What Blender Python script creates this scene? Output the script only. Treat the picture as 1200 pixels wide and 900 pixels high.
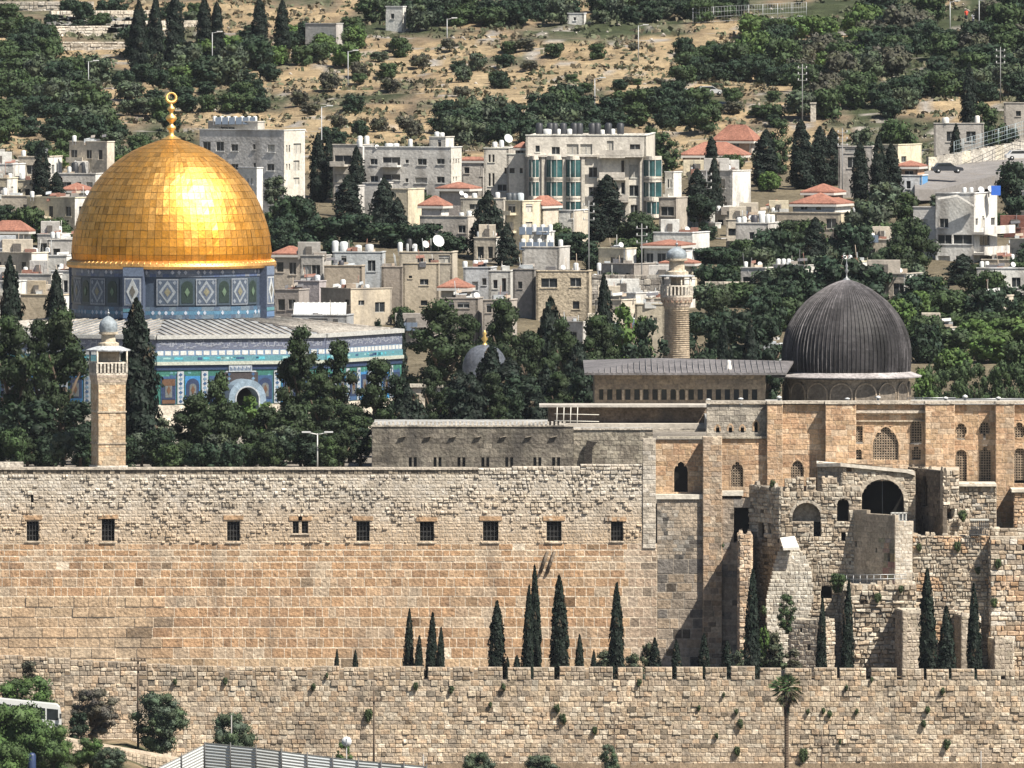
import bpy, math, random
import numpy as np
from mathutils import Vector, noise as mnoise
for o in list(bpy.data.objects): bpy.data.objects.remove(o)
SC = bpy.context.scene
COL = SC.collection
R = math.radians
# ---------------------------------------------------------------- camera, sky, sun, exposure
F, H0, HZ = 18000.0, 100.0, 150.0           # focal length in photo pixels, camera height, horizon above the frame
TH = math.atan((450 + HZ) / F)
cam = bpy.data.cameras.new("camera"); camo = bpy.data.objects.new("camera", cam); COL.objects.link(camo)
cam.sensor_width = 36; cam.lens = F / 1200 * 36; cam.clip_start = 5; cam.clip_end = 20000
camo.location = (0, 0, H0); camo.rotation_euler = (R(90) - TH, 0, 0)
SC.camera = camo
SUN = Vector((.475, -.375, .80)).normalized()
w = bpy.data.worlds.new("World"); SC.world = w; w.use_nodes = True
nt = w.node_tree; bg = nt.nodes['Background']
sky = nt.nodes.new('ShaderNodeTexSky'); sky.sky_type = 'NISHITA'; sky.sun_disc = False
sky.sun_elevation = math.asin(SUN.z); sky.sun_rotation = math.atan2(SUN.x, SUN.y)
nt.links.new(sky.outputs[0], bg.inputs[0]); bg.inputs[1].default_value = .05
sl = bpy.data.lights.new("sun", 'SUN'); sl.energy = 5.0; sl.angle = R(.5); sl.color = (1, .93, .82)
so = bpy.data.objects.new("sun", sl); COL.objects.link(so); so.rotation_euler = SUN.to_track_quat('Z', 'Y').to_euler()
SC.view_settings.view_transform = 'Standard'; SC.view_settings.look = 'None'
SC.view_settings.gamma = 1; SC.view_settings.exposure = .82
HAZE = 1.1e-5
SC.cycles.max_bounces = 5; SC.cycles.diffuse_bounces = 1; SC.cycles.glossy_bounces = 2
SC.cycles.transparent_max_bounces = 4

# ---------------------------------------------------------------- helpers
CT, ST = math.cos(TH), math.sin(TH)
def P(px, py, Y):
    ry = F * CT + (450 - py) * ST; rz = -F * ST + (450 - py) * CT; t = Y / ry
    return Vector(((px - 600) * t, Y, H0 + rz * t))
def PX(px, Y): return P(px, 450, Y).x
def PZ(py, Y): return P(600, py, Y).z
def proj(v):
    d = Vector(v) - Vector((0, 0, H0)); dep = d.y * CT - d.z * ST; up = d.y * ST + d.z * CT
    return 600 + F * d.x / dep, 450 - F * up / dep
def fbm(x, y, z=0, o=3): return mnoise.fractal(Vector((x, y, z)), 1, 2, o)
RG = random.Random(7)

def lin(c):
    return tuple((v / 12.92 if v <= .04045 else ((v + .055) / 1.055) ** 2.4) for v in c)

MATS = {}
def M(name, col=None, rough=.85, n=(1.0, .25), n2=(.15, .2), bump=.0, metal=0, spec=.3, stain=None, tr=0):
    """procedural material: colour (or the per-face colour attribute) varied by two noises"""
    if name in MATS: return MATS[name]
    m = bpy.data.materials.new(name); m.use_nodes = True; t = m.node_tree; N = t.nodes; L = t.links
    b = N['Principled BSDF']; b.inputs['Roughness'].default_value = rough; b.inputs['Metallic'].default_value = metal
    b.inputs['Specular IOR Level'].default_value = spec
    tc = N.new('ShaderNodeTexCoord')
    if col is None:
        a = N.new('ShaderNodeAttribute'); a.attribute_name = 'Col'; cur = a.outputs['Color']
    else:
        a = N.new('ShaderNodeRGB'); a.outputs[0].default_value = (*col, 1); cur = a.outputs[0]
    for sc, am in (n, n2):
        if am <= 0: continue
        nz = N.new('ShaderNodeTexNoise'); nz.inputs['Scale'].default_value = sc; nz.inputs['Detail'].default_value = 4
        nz.inputs['Roughness'].default_value = .65
        L.new(tc.outputs['Object'], nz.inputs['Vector'])
        mr = N.new('ShaderNodeMapRange'); mr.inputs[1].default_value = .3; mr.inputs[2].default_value = .7
        mr.inputs[3].default_value = 1 - am; mr.inputs[4].default_value = 1 + am
        L.new(nz.outputs['Fac'], mr.inputs[0])
        mx = N.new('ShaderNodeVectorMath'); mx.operation = 'SCALE'
        L.new(cur, mx.inputs[0]); L.new(mr.outputs[0], mx.inputs['Scale']); cur = mx.outputs[0]
    if stain:
        sc, am, scol = stain
        mp = N.new('ShaderNodeMapping'); mp.inputs['Scale'].default_value = (sc, sc, sc * .3)
        L.new(tc.outputs['Object'], mp.inputs[0])
        nz = N.new('ShaderNodeTexNoise'); nz.inputs['Scale'].default_value = 1; nz.inputs['Detail'].default_value = 5
        L.new(mp.outputs[0], nz.inputs['Vector'])
        mr = N.new('ShaderNodeMapRange'); mr.inputs[1].default_value = .52; mr.inputs[2].default_value = .68
        mr.inputs[3].default_value = 0; mr.inputs[4].default_value = am
        L.new(nz.outputs['Fac'], mr.inputs[0])
        mx = N.new('ShaderNodeMix'); mx.data_type = 'RGBA'; L.new(mr.outputs[0], mx.inputs[0])
        L.new(cur, mx.inputs[6]); mx.inputs[7].default_value = (*scol, 1); cur = mx.outputs[2]
    L.new(cur, b.inputs['Base Color'])
    if bump:
        nz = N.new('ShaderNodeTexNoise'); nz.inputs['Scale'].default_value = 3; nz.inputs['Detail'].default_value = 5
        L.new(tc.outputs['Object'], nz.inputs['Vector'])
        bp = N.new('ShaderNodeBump'); bp.inputs['Strength'].default_value = 1; bp.inputs['Distance'].default_value = bump
        L.new(nz.outputs['Fac'], bp.inputs['Height']); L.new(bp.outputs[0], b.inputs['Normal'])
    MATS[name] = m
    return m

STONE = M('stone', None, .9, (.8, .2), (3.5, .36), bump=.12, spec=.15, stain=(.5, .35, (.13, .115, .10)))
OLDSTONE = M('old_stone', None, .92, (.5, .3), (3., .4), bump=.14, spec=.1, stain=(.4, .75, (.07, .065, .06)))
PLASTER = M('plaster', None, .85, (.3, .16), (2.5, .2), bump=.05, spec=.2, stain=(.45, .6, (.20, .18, .16)))
PAINT = M('painted_metal', None, .45, (1, .06), (4, .06), spec=.4)
TILE = M('glazed_tile', None, .35, (2, .12), (6, .3), spec=.4)
ROOFTILE = M('roof_tile', (.27, .125, .088), .8, (.6, .3), (4, .35), bump=.05)
GLASS = M('window_glass', (.03, .035, .04), .12, (.7, .4), (.2, 0), spec=.6)
GREENGLASS = M('green_glass', (.035, .095, .10), .12, (.5, .5), (.2, 0), spec=.6)
DARK = M('dark_opening', (.018, .017, .016), .9, (.5, .3), (.2, 0), spec=.1)
LEAD = M('lead_sheet', None, .62, (.5, .35), (3, .4), bump=.05, metal=0, spec=.25)
GOLD = M('gilded_sheet', None, .48, (.6, .2), (5, .2), bump=.03, metal=.9)
LEAF = M('foliage', None, .7, (.5, .25), (.2, 0), spec=.25)
BARK = M('bark', (.10, .075, .055), .9, (1, .3), (5, .3))
METAL = M('grey_metal', (.33, .34, .35), .45, (1, .15), (5, .15), metal=.6)
GROUND = M('ground', None, .95, (.12, .3), (.9, .35), bump=.25, spec=.1)

class MB:
    def __init__(s): s.V = []; s.F = []; s.C = []; s.S = []; s.vc = None
    def poly(s, pts, c=(.5, .5, .5), sm=False):
        k = len(s.V); s.V.extend(tuple(p) for p in pts); s.F.append(tuple(range(k, k + len(pts)))); s.C.append(c); s.S.append(sm)
    def mesh(s, verts, faces, c, sm=False):
        k = len(s.V); s.V.extend(tuple(v) for v in verts)
        for f in faces: s.F.append(tuple(i + k for i in f)); s.C.append(c); s.S.append(sm)
    def box(s, x0, x1, y0, y1, z0, z1, c=(.5, .5, .5)):
        v = [(x, y, z) for z in (z0, z1) for y in (y0, y1) for x in (x0, x1)]
        s.mesh(v, [(0, 2, 3, 1), (4, 5, 7, 6), (0, 1, 5, 4), (2, 6, 7, 3), (0, 4, 6, 2), (1, 3, 7, 5)], c)
    def prism(s, pts, z0, z1, c=(.5, .5, .5)):
        """plan polygon (counter-clockwise) between two heights (z1 may be a list)"""
        n = len(pts); zt = z1 if isinstance(z1, (list, tuple)) else [z1] * n
        v = [(x, y, z0) for x, y in pts] + [(p[0], p[1], zt[i]) for i, p in enumerate(pts)]
        s.mesh(v, [tuple(range(n - 1, -1, -1)), tuple(range(n, 2 * n))] + [(i, (i + 1) % n, n + (i + 1) % n, n + i) for i in range(n)], c)
    def slab(s, pts, d, c=(.5, .5, .5)):
        """closed plate: polygon extruded by the vector d"""
        n = len(pts); d = Vector(d); v = [Vector(p) for p in pts] + [Vector(p) + d for p in pts]
        s.mesh(v, [tuple(range(n)), tuple(range(2 * n - 1, n - 1, -1))] + [(i, n + i, n + (i + 1) % n, (i + 1) % n) for i in range(n)], c)
    def lathe(s, cx, cy, prof, n=24, c=(.5, .5, .5), sm=True, a0=0.):
        v = []; m = len(prof)
        for r, z in prof:
            for k in range(n):
                a = a0 + 2 * math.pi * k / n; v.append((cx + r * math.cos(a), cy + r * math.sin(a), z))
        f = [(i * n + k, i * n + (k + 1) % n, (i + 1) * n + (k + 1) % n, (i + 1) * n + k) for i in range(m - 1) for k in range(n)]
        s.mesh(v, f, c, sm)
        s.poly([v[k] for k in range(n - 1, -1, -1)], c); s.poly(v[-n:], c)
    def tube(s, a, b, r, r2=None, n=6, c=(.5, .5, .5)):
        a = Vector(a); b = Vector(b); d = (b - a).normalized(); r2 = r if r2 is None else r2
        t = d.orthogonal().normalized(); u = d.cross(t); v = []
        for p, q in ((a, r), (b, r2)):
            for k in range(n):
                w_ = 2 * math.pi * k / n; v.append(p + (t * math.cos(w_) + u * math.sin(w_)) * q)
        s.mesh(v, [(k, (k + 1) % n, n + (k + 1) % n, n + k) for k in range(n)] + [tuple(range(n - 1, -1, -1)), tuple(range(n, 2 * n))], c, True)
    def ball(s, c0, r, c=(.5, .5, .5), n=10, m=6, sz=1):
        s.lathe(c0[0], c0[1], [(max(.001, r * math.sin(math.pi * i / m)), c0[2] - r * sz * math.cos(math.pi * i / m)) for i in range(m + 1)], n, c)
    def build(s, name, mat, parent=None, off=None, world=True):
        me = bpy.data.meshes.new(name)
        if parent is not None and world and off is None:
            off = parent.location if parent.parent is None else parent.parent.location
        V = np.array(s.V, dtype=np.float32) if s.V else np.zeros((0, 3), np.float32)
        if off is not None: V = V - np.array(off, dtype=np.float32)
        me.from_pydata(V.tolist(), [], s.F)
        lc = np.repeat(np.array([(*c[:3], 1) for c in s.C], np.float32), [len(f) for f in s.F], axis=0)
        if s.vc is not None: lc = np.concatenate([np.array(s.vc, np.float32), np.ones((len(s.vc), 1), np.float32)], 1)[np.concatenate([np.array(f) for f in s.F])]
        a = me.color_attributes.new('Col', 'FLOAT_COLOR', 'CORNER'); a.data.foreach_set('color', lc.ravel())
        me.polygons.foreach_set('use_smooth', np.array(s.S, bool)); me.materials.append(mat); me.update()
        o = bpy.data.objects.new(name, me); COL.objects.link(o)
        if parent is not None: o.parent = parent
        return o

USED = {}
def tag(o, label, cat, group=None, kind=None):
    o['label'] = label; o['category'] = cat
    if group: o['group'] = group
    if kind: o['kind'] = kind
    return o
def thing(name, label, cat, loc, group=None, rz=0):
    o = bpy.data.objects.new(name, None); COL.objects.link(o); o.location = loc; o.rotation_euler = (0, 0, rz)
    o.empty_display_size = .5
    return tag(o, label, cat, group)
def struct(o, label=None, cat=None):
    o['kind'] = 'structure'
    o['label'] = label or o.name.replace('_', ' ') + ' of the scene'; o['category'] = cat or o.name.replace('_', ' ')
    return o

# ---------------------------------------------------------------- masonry: real stones on a wall plane
def hash01(a, b=0, c=0):
    x = math.sin(a * 12.9898 + b * 78.233 + c * 37.719) * 43758.5453
    return x - math.floor(x)
def hole_at(h, z):
    """h = (u0,u1,z0,z1,kind); half width of the opening at height z"""
    u0, u1, z0, z1, k = h
    if z <= z0 or z >= z1: return None
    if k == 'rect': return u0, u1
    if k == 'circ':
        c = (u0 + u1) / 2; t = abs(z - (z0 + z1) / 2) / ((z1 - z0) / 2); q = (u1 - u0) / 2 * math.sqrt(max(0, 1 - t * t)); return (c - q, c + q) if q > .03 else None
    c = (u0 + u1) / 2; hw = (u1 - u0) / 2; rise = min(hw * (1.25 if k == 'point' else 1.), z1 - z0)
    sp = z1 - rise
    if z < sp: return u0, u1
    t = (z - sp) / rise
    q = math.sqrt(max(0, 1 - t * t)) if k == 'round' else (1 - t ** 1.6) ** .75
    return (c - hw * q, c + hw * q) if hw * q > .03 else None
def masonry(mb, O, du, n, u0, u1, z0, z1, rowh=.45, sw=.7, gap=.03, dmin=.02, dmax=.05, ragged=0, pal=((.45, .38, .3),),
            mortar=(.42, .38, .32), thick=.45, holes=(), dfun=None, cfun=None, bev=.03, seed=0, rows=None, top=None, swf=None, tone=.18, jit=.0, gu=None):
    O = Vector(O); du = Vector(du).normalized(); n = Vector(n).normalized(); rg = random.Random(seed + 11)
    def Q(u, z, d): p = O + du * u + n * d; return (p.x, p.y, z)
    zs = [z0]
    if rows: zs = list(rows)
    else:
        while zs[-1] < z1 - rowh * .6: zs.append(zs[-1] + rowh * rg.uniform(.8, 1.2))
        zs[-1] = z1
    for h in holes:
        if h[4] == 'rect':
            for zz in (h[2], h[3]):
                k = min(range(len(zs)), key=lambda i: abs(zs[i] - zz))
                if 0 < k < len(zs) - 1 and abs(zs[k] - zz) < rowh * .8: zs[k] = zz
    zs = sorted(set(zs))
    for a, b in zip(zs, zs[1:]):
        if b - a < .02: continue
        zm = (a + b) / 2; iv = [(u0, u1)]
        for h in holes:
            g = hole_at(h, zm)
            if not g: continue
            nv = []
            for s_, e_ in iv:
                if g[1] <= s_ or g[0] >= e_: nv.append((s_, e_)); continue
                if g[0] > s_: nv.append((s_, g[0]))
                if g[1] < e_: nv.append((g[1], e_))
            iv = nv
        for s_, e_ in iv:
            if e_ - s_ < .02: continue
            bb = b
            mb.mesh([Q(s_, a, -thick), Q(e_, a, -thick), Q(s_, a, 0), Q(e_, a, 0), Q(s_, bb, -thick), Q(e_, bb, -thick), Q(s_, bb, 0), Q(e_, bb, 0)],
                    [(2, 3, 7, 6), (4, 6, 7, 5), (0, 1, 3, 2), (0, 2, 6, 4), (1, 5, 7, 3), (0, 4, 5, 1)], mortar)
            u = s_
            while u < e_ - 1e-4:
                wd = (swf(u, zm) if swf else sw) * (rg.uniform(.6, 1.5) if jit < .04 else rg.choice((.5, .7, .9, 1.1, 1.3, 1.9)) * rg.uniform(.8, 1.2)); e = min(e_, u + wd)
                if e_ - e < sw * .35: e = e_
                d = dfun(u, zm, rg) if dfun else rg.uniform(dmin, dmax)
                if d > 0 and e - u > gap * 3:
                    c = pal[rg.randrange(len(pal))]
                    k = 1 + rg.uniform(-tone, tone); c = (c[0] * k, c[1] * k, c[2] * k)
                    if cfun: c = cfun((u + e) / 2, zm, c, rg)
                    g = gap; bv = min(bev, (e - u) * .25, (b - a) * .25)
                    j = lambda: rg.uniform(-jit, jit)
                    gu_ = g if gu is None else gu
                    if jit >= .04: rj = lambda: rg.uniform(-.045, .03); A = [(u + g + rj(), a + g + rj()), (e - g - rj(), a + g + rj()), (e - g - rj(), b - g - rj()), (u + g + rj(), b - g - rj())]
                    else: A = [(u + gu_, a + g), (e - gu_, a + g), (e - gu_, b - g), (u + gu_, b - g)]
                    B = [(A[0][0] + bv, A[0][1] + bv), (A[1][0] - bv, A[1][1] + bv), (A[2][0] - bv, A[2][1] - bv), (A[3][0] + bv, A[3][1] - bv)]
                    if jit: B = [(x + j(), z + j()) for x, z in B]
                    vs = [Q(x, z, 0.001) for x, z in A] + [Q(x, z, max(.005, d + j() * .5)) for x, z in B]
                    mb.mesh(vs, [(4, 5, 6, 7), (0, 1, 5, 4), (1, 2, 6, 5), (2, 3, 7, 6), (3, 0, 4, 7)], c)
                u = e
def ragtop(mb, O, du, n, L, z, s, pal):
    rg = random.Random(int(s)); u = 0.
    while u < L - .3:
        w_ = rg.uniform(.2, .7)
        if rg.random() < .55:
            h_ = rg.uniform(.08, .42); d_ = rg.uniform(-.1, .06); c = rg.choice(pal); k = rg.uniform(.75, 1.1)
            P_ = lambda u_, d, z_: (O.x + du.x * u_ + n.x * d, O.y + du.y * u_ + n.y * d, z_); u1 = min(L, u + w_)
            v = [P_(u, -.4, z - .02), P_(u1, -.4, z - .02), P_(u1, d_, z - .02), P_(u, d_, z - .02), P_(u + .06, -.36, z + h_), P_(u1 - .06, -.34, z + h_ * rg.uniform(.6, 1)), P_(u1 - .07, d_ - .06, z + h_ * .8), P_(u + .05, d_ - .05, z + h_ * rg.uniform(.7, 1))]
            mb.mesh(v, [(3, 2, 1, 0), (4, 5, 6, 7), (0, 1, 5, 4), (1, 2, 6, 5), (2, 3, 7, 6), (3, 0, 4, 7)], tuple(x * k for x in c))
        u += w_ + rg.uniform(0, .25)
def arch_pts(u0, u1, z0, z1, kind, n=12):
    if kind == 'circ': return [((u0 + u1) / 2 - (u1 - u0) / 2 * math.cos(math.pi * 2 * (i / (n + 4) ) - math.pi / 2), (z0 + z1) / 2 + (z1 - z0) / 2 * math.sin(math.pi * 2 * i / (n + 4) - math.pi / 2)) for i in range(n + 5)][:-1 if False else None]
    c = (u0 + u1) / 2; hw = (u1 - u0) / 2
    rise = min(hw * (1.25 if kind == 'point' else 1.), z1 - z0); sp = z1 - rise
    pts = [(u0, z0)]
    for i in range(n + 1):
        if kind == 'round':
            a = math.pi * (1 - i / n); pts.append((c + hw * math.cos(a), sp + rise * math.sin(a)))
        else:
            x = -1 + 2 * i / n; q = (1 - min(1, abs(x)) ** (1 / .75)) ** (1 / 1.6); pts.append((c + hw * x, sp + rise * q))
    pts.append((u1, z0))
    return pts
def arch_ring(mb, O, du, n, h, wd=.3, d0=-.3, d1=.06, c=(.5, .43, .34), jamb=True):
    O = Vector(O); du = Vector(du).normalized(); n = Vector(n).normalized()
    def Q(u, z, d): p = O + du * u + n * d; return Vector((p.x, p.y, z))
    u0, u1, z0, z1, k = h
    if k == 'rect': inn = [(u0, z0), (u0, z1), (u1, z1), (u1, z0)]; out = [(u0 - wd, z0), (u0 - wd, z1 + wd), (u1 + wd, z1 + wd), (u1 + wd, z0)]
    else:
        inn = arch_pts(u0, u1, z0, z1, k); ou = arch_pts(u0 - wd, u1 + wd, z0, z1 + wd, k); out = ou
    for i in range(len(inn) - 1):
        if not jamb and (i == 0 or i == len(inn) - 2): continue
        a, b, c_, d_ = inn[i], inn[i + 1], out[i + 1], out[i]; kk = 1 + .25 * (hash01(i, z0, u0) - .5)
        cc = tuple(v * kk for v in c)
        vs = [Q(*a, d0), Q(*b, d0), Q(*c_, d0), Q(*d_, d0), Q(*a, d1), Q(*b, d1), Q(*c_, d1), Q(*d_, d1)]
        mb.mesh(vs, [(0, 1, 2, 3), (7, 6, 5, 4), (0, 4, 5, 1), (1, 5, 6, 2), (2, 6, 7, 3), (3, 7, 4, 0)], cc)
def arch_pane(mb, O, du, n, h, d, c=(.03, .03, .03), th=.06):
    O = Vector(O); du = Vector(du).normalized(); n = Vector(n).normalized()
    u0, u1, z0, z1, k = h
    pts = [(u0, z0), (u0, z1), (u1, z1), (u1, z0)] if k == 'rect' else arch_pts(u0, u1, z0, z1, k)
    mb.slab([Vector((*(O + du * u + n * d).xy, z)) for u, z in pts], n * -th, c)
def lattice(mb, O, du, n, h, d, step=.28, r=.035, c=(.3, .24, .18)):
    """pierced stone grille: bars in both directions, clipped to the opening"""
    O = Vector(O); du = Vector(du).normalized(); n = Vector(n).normalized(); u0, u1, z0, z1, k = h
    def bar(ua, ub, za, zb):
        p = [Vector((*(O + du * u + n * d).xy, z)) for u, z in ((ua, za), (ub, za), (ub, zb), (ua, zb))]; mb.slab(p, n * -.06, c)
    z = z0 + step / 2
    while z < z1:
        g = hole_at(h, z)
        if g: bar(g[0], g[1], z - r, z + r)
        z += step
    u = u0 + step / 2; c0 = (u0 + u1) / 2
    while u < u1:
        zt = z1
        while zt > z0 and not (hole_at(h, zt - .01) and hole_at(h, zt - .01)[0] <= u <= hole_at(h, zt - .01)[1]): zt -= .05
        if zt > z0 + .1: bar(u - r, u + r, z0, zt)
        u += step
# ---------------------------------------------------------------- terrain
PROF = [(-800, 92), (0, 92), (60, 90), (300, 62), (900, 8), (1350, 6), (1440, 9.0), (1475, 10.2), (1499, 11), (1503, 19), (1540, 19.6), (1549.8, 19.8), (1550.3, 38.9), (1700, 39), (1720, 39.4)]
for py_, Y_ in ((470, 1745), (425, 1790), (380, 1850), (345, 1910), (310, 1965), (270, 2030), (235, 2090), (200, 2150), (160, 2225), (120, 2300), (70, 2390), (20, 2475), (-40, 2570), (-110, 2690)):
    PROF.append((Y_, PZ(py_, Y_)))
PROF += [(3200, 128), (5000, 140)]
PY = np.array([p[0] for p in PROF], float); PZZ = np.array([p[1] for p in PROF], float)
def ground(x, y):
    z = float(np.interp(y, PY, PZZ))
    if y > 1740:
        k = min(1, (y - 1740) / 120)
        z += k * (1.3 * fbm(x / 60, y / 90, 3) + .35 * fbm(x / 9, y / 14, 5))
        if y > 2180:
            t = (y + x * .22 + 14 * fbm(x / 50, y / 50, 9)) / 19.; fr = t - math.floor(t)
            z += .9 * (min(1, max(0, (fr - .82) / .12)) - fr) * min(1, (y - 2180) / 60)
    elif y < 1499:
        z += 4.6 * min(1, max(0, (-28 - x) / 9)) * min(1, max(0, (y - 1440) / 30)) + .25 * fbm(x / 8, y / 8)
    return z
def pick(px, py, Y0=1750, Y1=2650):
    """the point of the hillside seen at a photo position"""
    Y = Y0
    while Y < Y1:
        p = P(px, py, Y)
        if p.z <= ground(p.x, Y): break
        Y += 2
    x = P(px, py, Y).x
    return Vector((x, Y, ground(x, Y)))
STRAW = (.28, .21, .125); SCRUB = (.11, .105, .07); EARTH = (.15, .115, .08); PAVE = (.20, .18, .155); GREENG = (.045, .055, .028)
def gcol(x, y):
    if y < 1499: return tuple(a * .6 + b * .4 for a, b in zip(EARTH, STRAW)) if fbm(x / 6, y / 6, 1) > 0 else GREENG
    if y < 1546.5: return EARTH
    if y < 1715: return PAVE
    px, py = proj((x, y, ground(x, y)))
    if y < 2140: return tuple(.5 * a + .5 * b for a, b in zip(SCRUB, EARTH))
    t = fbm(px / 130, py / 26, 2) + .35 * fbm(x / 6, y / 22, 4, 4)
    dry = t + (.24 if 340 < px < 1000 else -.02)
    if py < 40 and px > 380: dry -= .5
    if px > 960: dry -= .35
    st = [(-.5, GREENG), (-.3, SCRUB), (-.1, EARTH), (.12, STRAW), (.5, (.27, .21, .13))]
    c = st[0][1] if dry < -.5 else st[-1][1]
    for (d0, c0), (d1, c1) in zip(st, st[1:]):
        if d0 <= dry < d1: k = (dry - d0) / (d1 - d0); c = tuple(p * (1 - k) + q * k for p, q in zip(c0, c1))
    r = fbm(x / 5, y / 10, 8, 4)
    if r > .42 and py > 30: c = (.26, .24, .215)
    k = 1 + .25 * fbm(x / 3, y / 6, 6)
    return tuple(v * k for v in c)
xs = np.unique(np.concatenate([np.array([-1500, -800, -400, -250, -170]), np.arange(-120, 121, 1.5), np.array([170, 250, 400, 800, 1500])]))
ys = np.unique(np.concatenate([np.array([-800, -200, 0, 60, 150, 300, 500, 700, 900, 1150, 1350, 1410]), np.arange(1430, 1500, 3), np.array([1499, 1503, 1520, 1540, 1549.8, 1550.3, 1560, 1600, 1650, 1700, 1720]), np.arange(1730, 2700, 3.), np.array([2750, 2850, 3000, 3200, 4000, 5000])]))
g = MB()
gv = [(x, y, ground(x, y)) for y in ys for x in xs]; nx = len(xs)
g.V = gv
for j in range(len(ys) - 1):
    for i in range(nx - 1):
        k = j * nx + i; g.F.append((k, k + 1, k + 1 + nx, k + nx)); g.S.append(True)
        g.C.append(gcol((xs[i] + xs[i + 1]) / 2, (ys[j] + ys[j + 1]) / 2))
g.vc = [gcol(x, y) for x, y, z in gv]
gr = g.build('ground', GROUND); struct(gr, 'ground rising from the walls to the dry terraced hillside', 'ground')

# ---------------------------------------------------------------- palettes (linear base colours)
PAL_PALE = ((.52, .475, .405), (.50, .445, .37), (.56, .515, .45), (.46, .41, .34))
PAL_ORANGE = ((.47, .30, .175), (.42, .27, .16), (.49, .34, .215), (.45, .31, .195), (.38, .245, .15))
PAL_TAN = ((.46, .35, .25), (.43, .31, .21), (.50, .41, .31), (.38, .30, .23))
PAL_GREY = ((.34, .32, .29), (.28, .26, .235), (.22, .20, .18), (.42, .39, .34))
PAL_BLACK = ((.30, .28, .25), (.08, .075, .07), (.15, .14, .125), (.42, .39, .34), (.36, .31, .25))
PAL_FRONT = ((.51, .405, .29), (.48, .36, .25), (.54, .45, .34), (.43, .35, .265), (.56, .485, .385), (.46, .37, .275), (.38, .315, .245))
LIME = (.56, .50, .42)

# ---------------------------------------------------------------- front city wall
YF = 1500.
def ftop(px): return 768 + 13.5 * min(1, max(0, px / 250)) + 4 * max(0, (px - 850) / 350)
fw = thing('city_wall', 'low rubble city wall with narrow gaps between its battlements', 'wall', (0, YF, 12))
m = MB(); xL, xR = PX(-120, YF), PX(1320, YF); zt = PZ(797, YF)
def fd(u, z, rg):
    return (.02 + .05 * rg.random()) if fbm(u / 9, z / 5, 3) < .05 or rg.random() < .5 else (.05 + .11 * rg.random())
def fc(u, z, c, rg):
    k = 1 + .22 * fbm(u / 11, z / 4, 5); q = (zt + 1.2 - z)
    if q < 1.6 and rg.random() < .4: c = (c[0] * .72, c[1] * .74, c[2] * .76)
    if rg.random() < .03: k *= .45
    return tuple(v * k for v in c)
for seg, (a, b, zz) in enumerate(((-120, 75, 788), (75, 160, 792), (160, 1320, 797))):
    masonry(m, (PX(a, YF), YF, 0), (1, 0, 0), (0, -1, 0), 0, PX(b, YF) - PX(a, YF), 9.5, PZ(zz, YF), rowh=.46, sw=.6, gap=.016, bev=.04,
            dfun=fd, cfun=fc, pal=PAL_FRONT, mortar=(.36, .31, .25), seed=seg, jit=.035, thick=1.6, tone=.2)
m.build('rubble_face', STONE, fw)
def mcf(u, z, c, r):
    k = .70 if r.random() < .4 else 1.0
    return (c[0] * k, c[1] * k, c[2] * k)
px_ = -118; rg = random.Random(4); kk = 0
while px_ < 1318:
    wd = rg.uniform(24, 33); e = px_ + wd
    b = MB(); T = PZ(ftop((px_ + e) / 2) + rg.uniform(-.8, .8), YF); zb = PZ(788 if e < 75 else 792 if e < 160 else 797, YF)
    if px_ < 160 and e > 75 and e < 160: zb = PZ(792, YF)
    zb = PZ(788 if px_ < 75 else 792 if px_ < 160 else 797, YF) + .002
    masonry(b, (PX(px_, YF), YF, 0), (1, 0, 0), (0, -1, 0), 0, PX(e, YF) - PX(px_, YF), zb, T, rowh=.42, sw=.6, gap=.025, bev=.05,
            dmin=.02, dmax=.12, pal=PAL_FRONT, mortar=(.36, .31, .25), seed=kk + 50, jit=.03, thick=.7, cfun=mcf)
    b.build('merlon', STONE, fw); kk += 1
    px_ = e + (rg.choice((3, 5, 6)) if px_ > 230 else .6)

# ---------------------------------------------------------------- tall south wall
YS = 1545.
sw_ = thing('terrace_wall', 'tall wall of orange blocks and pale pitted masonry with a row of dark windows', 'wall', (PX(380, YS), YS, 19))
x0, x1 = PX(-110, YS), PX(770, YS)
ztop = PZ(556, YS); zmid = PZ(637, YS)
WINS = [(31, 45, 609, 634), (119, 134, 608, 635), (266, 281, 609, 635), (343, 350, 610, 625), (353.5, 361, 610, 625), (417.5, 433, 610, 635), (492, 508.5, 611, 635), (566, 584, 610, 635), (640.5, 658, 610, 635), (716, 730, 611, 634)]
U = lambda px: PX(px, YS) - x0
holes = [(U(a), U(b), PZ(d, YS), PZ(c, YS), 'rect') for a, b, c, d in WINS]
holes.append((U(36), U(39), PZ(589, YS), PZ(580, YS), 'rect'))
m = MB()
def ud(u, z, rg):
    t = fbm(u / 6, z / 2.2, 7) + .55 * fbm(u / 1.7, z / .6, 2)
    hi = (z - zmid) / (ztop - zmid)
    if t + .5 * (hi - .45) > -.05 and rg.random() < .5: return .05 + .13 * rg.random()
    return .012 + .02 * rg.random()
def uc(u, z, c, rg):
    hi = (z - zmid) / (ztop - zmid); k = min(1, max(0, 1.15 - hi * 1.5 + .35 * fbm(u / 5, z / 2, 1)))
    o = (.50, .36, .225)
    return tuple((a * (1 - .65 * k) + b * .65 * k) * (1 + .1 * fbm(u / 3, z, 4)) for a, b in zip(c, o))
masonry(m, (x0, YS, 0), (1, 0, 0), (0, -1, 0), 0, U(753), zmid, ztop, rowh=.33, sw=.42, gap=.02, bev=.07, dfun=ud, cfun=uc, pal=PAL_PALE,
        mortar=(.47, .41, .33), holes=holes, seed=3, jit=.03, thick=.9, tone=.08)
m.build('pitted_masonry', STONE, sw_)
m = MB()
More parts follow.
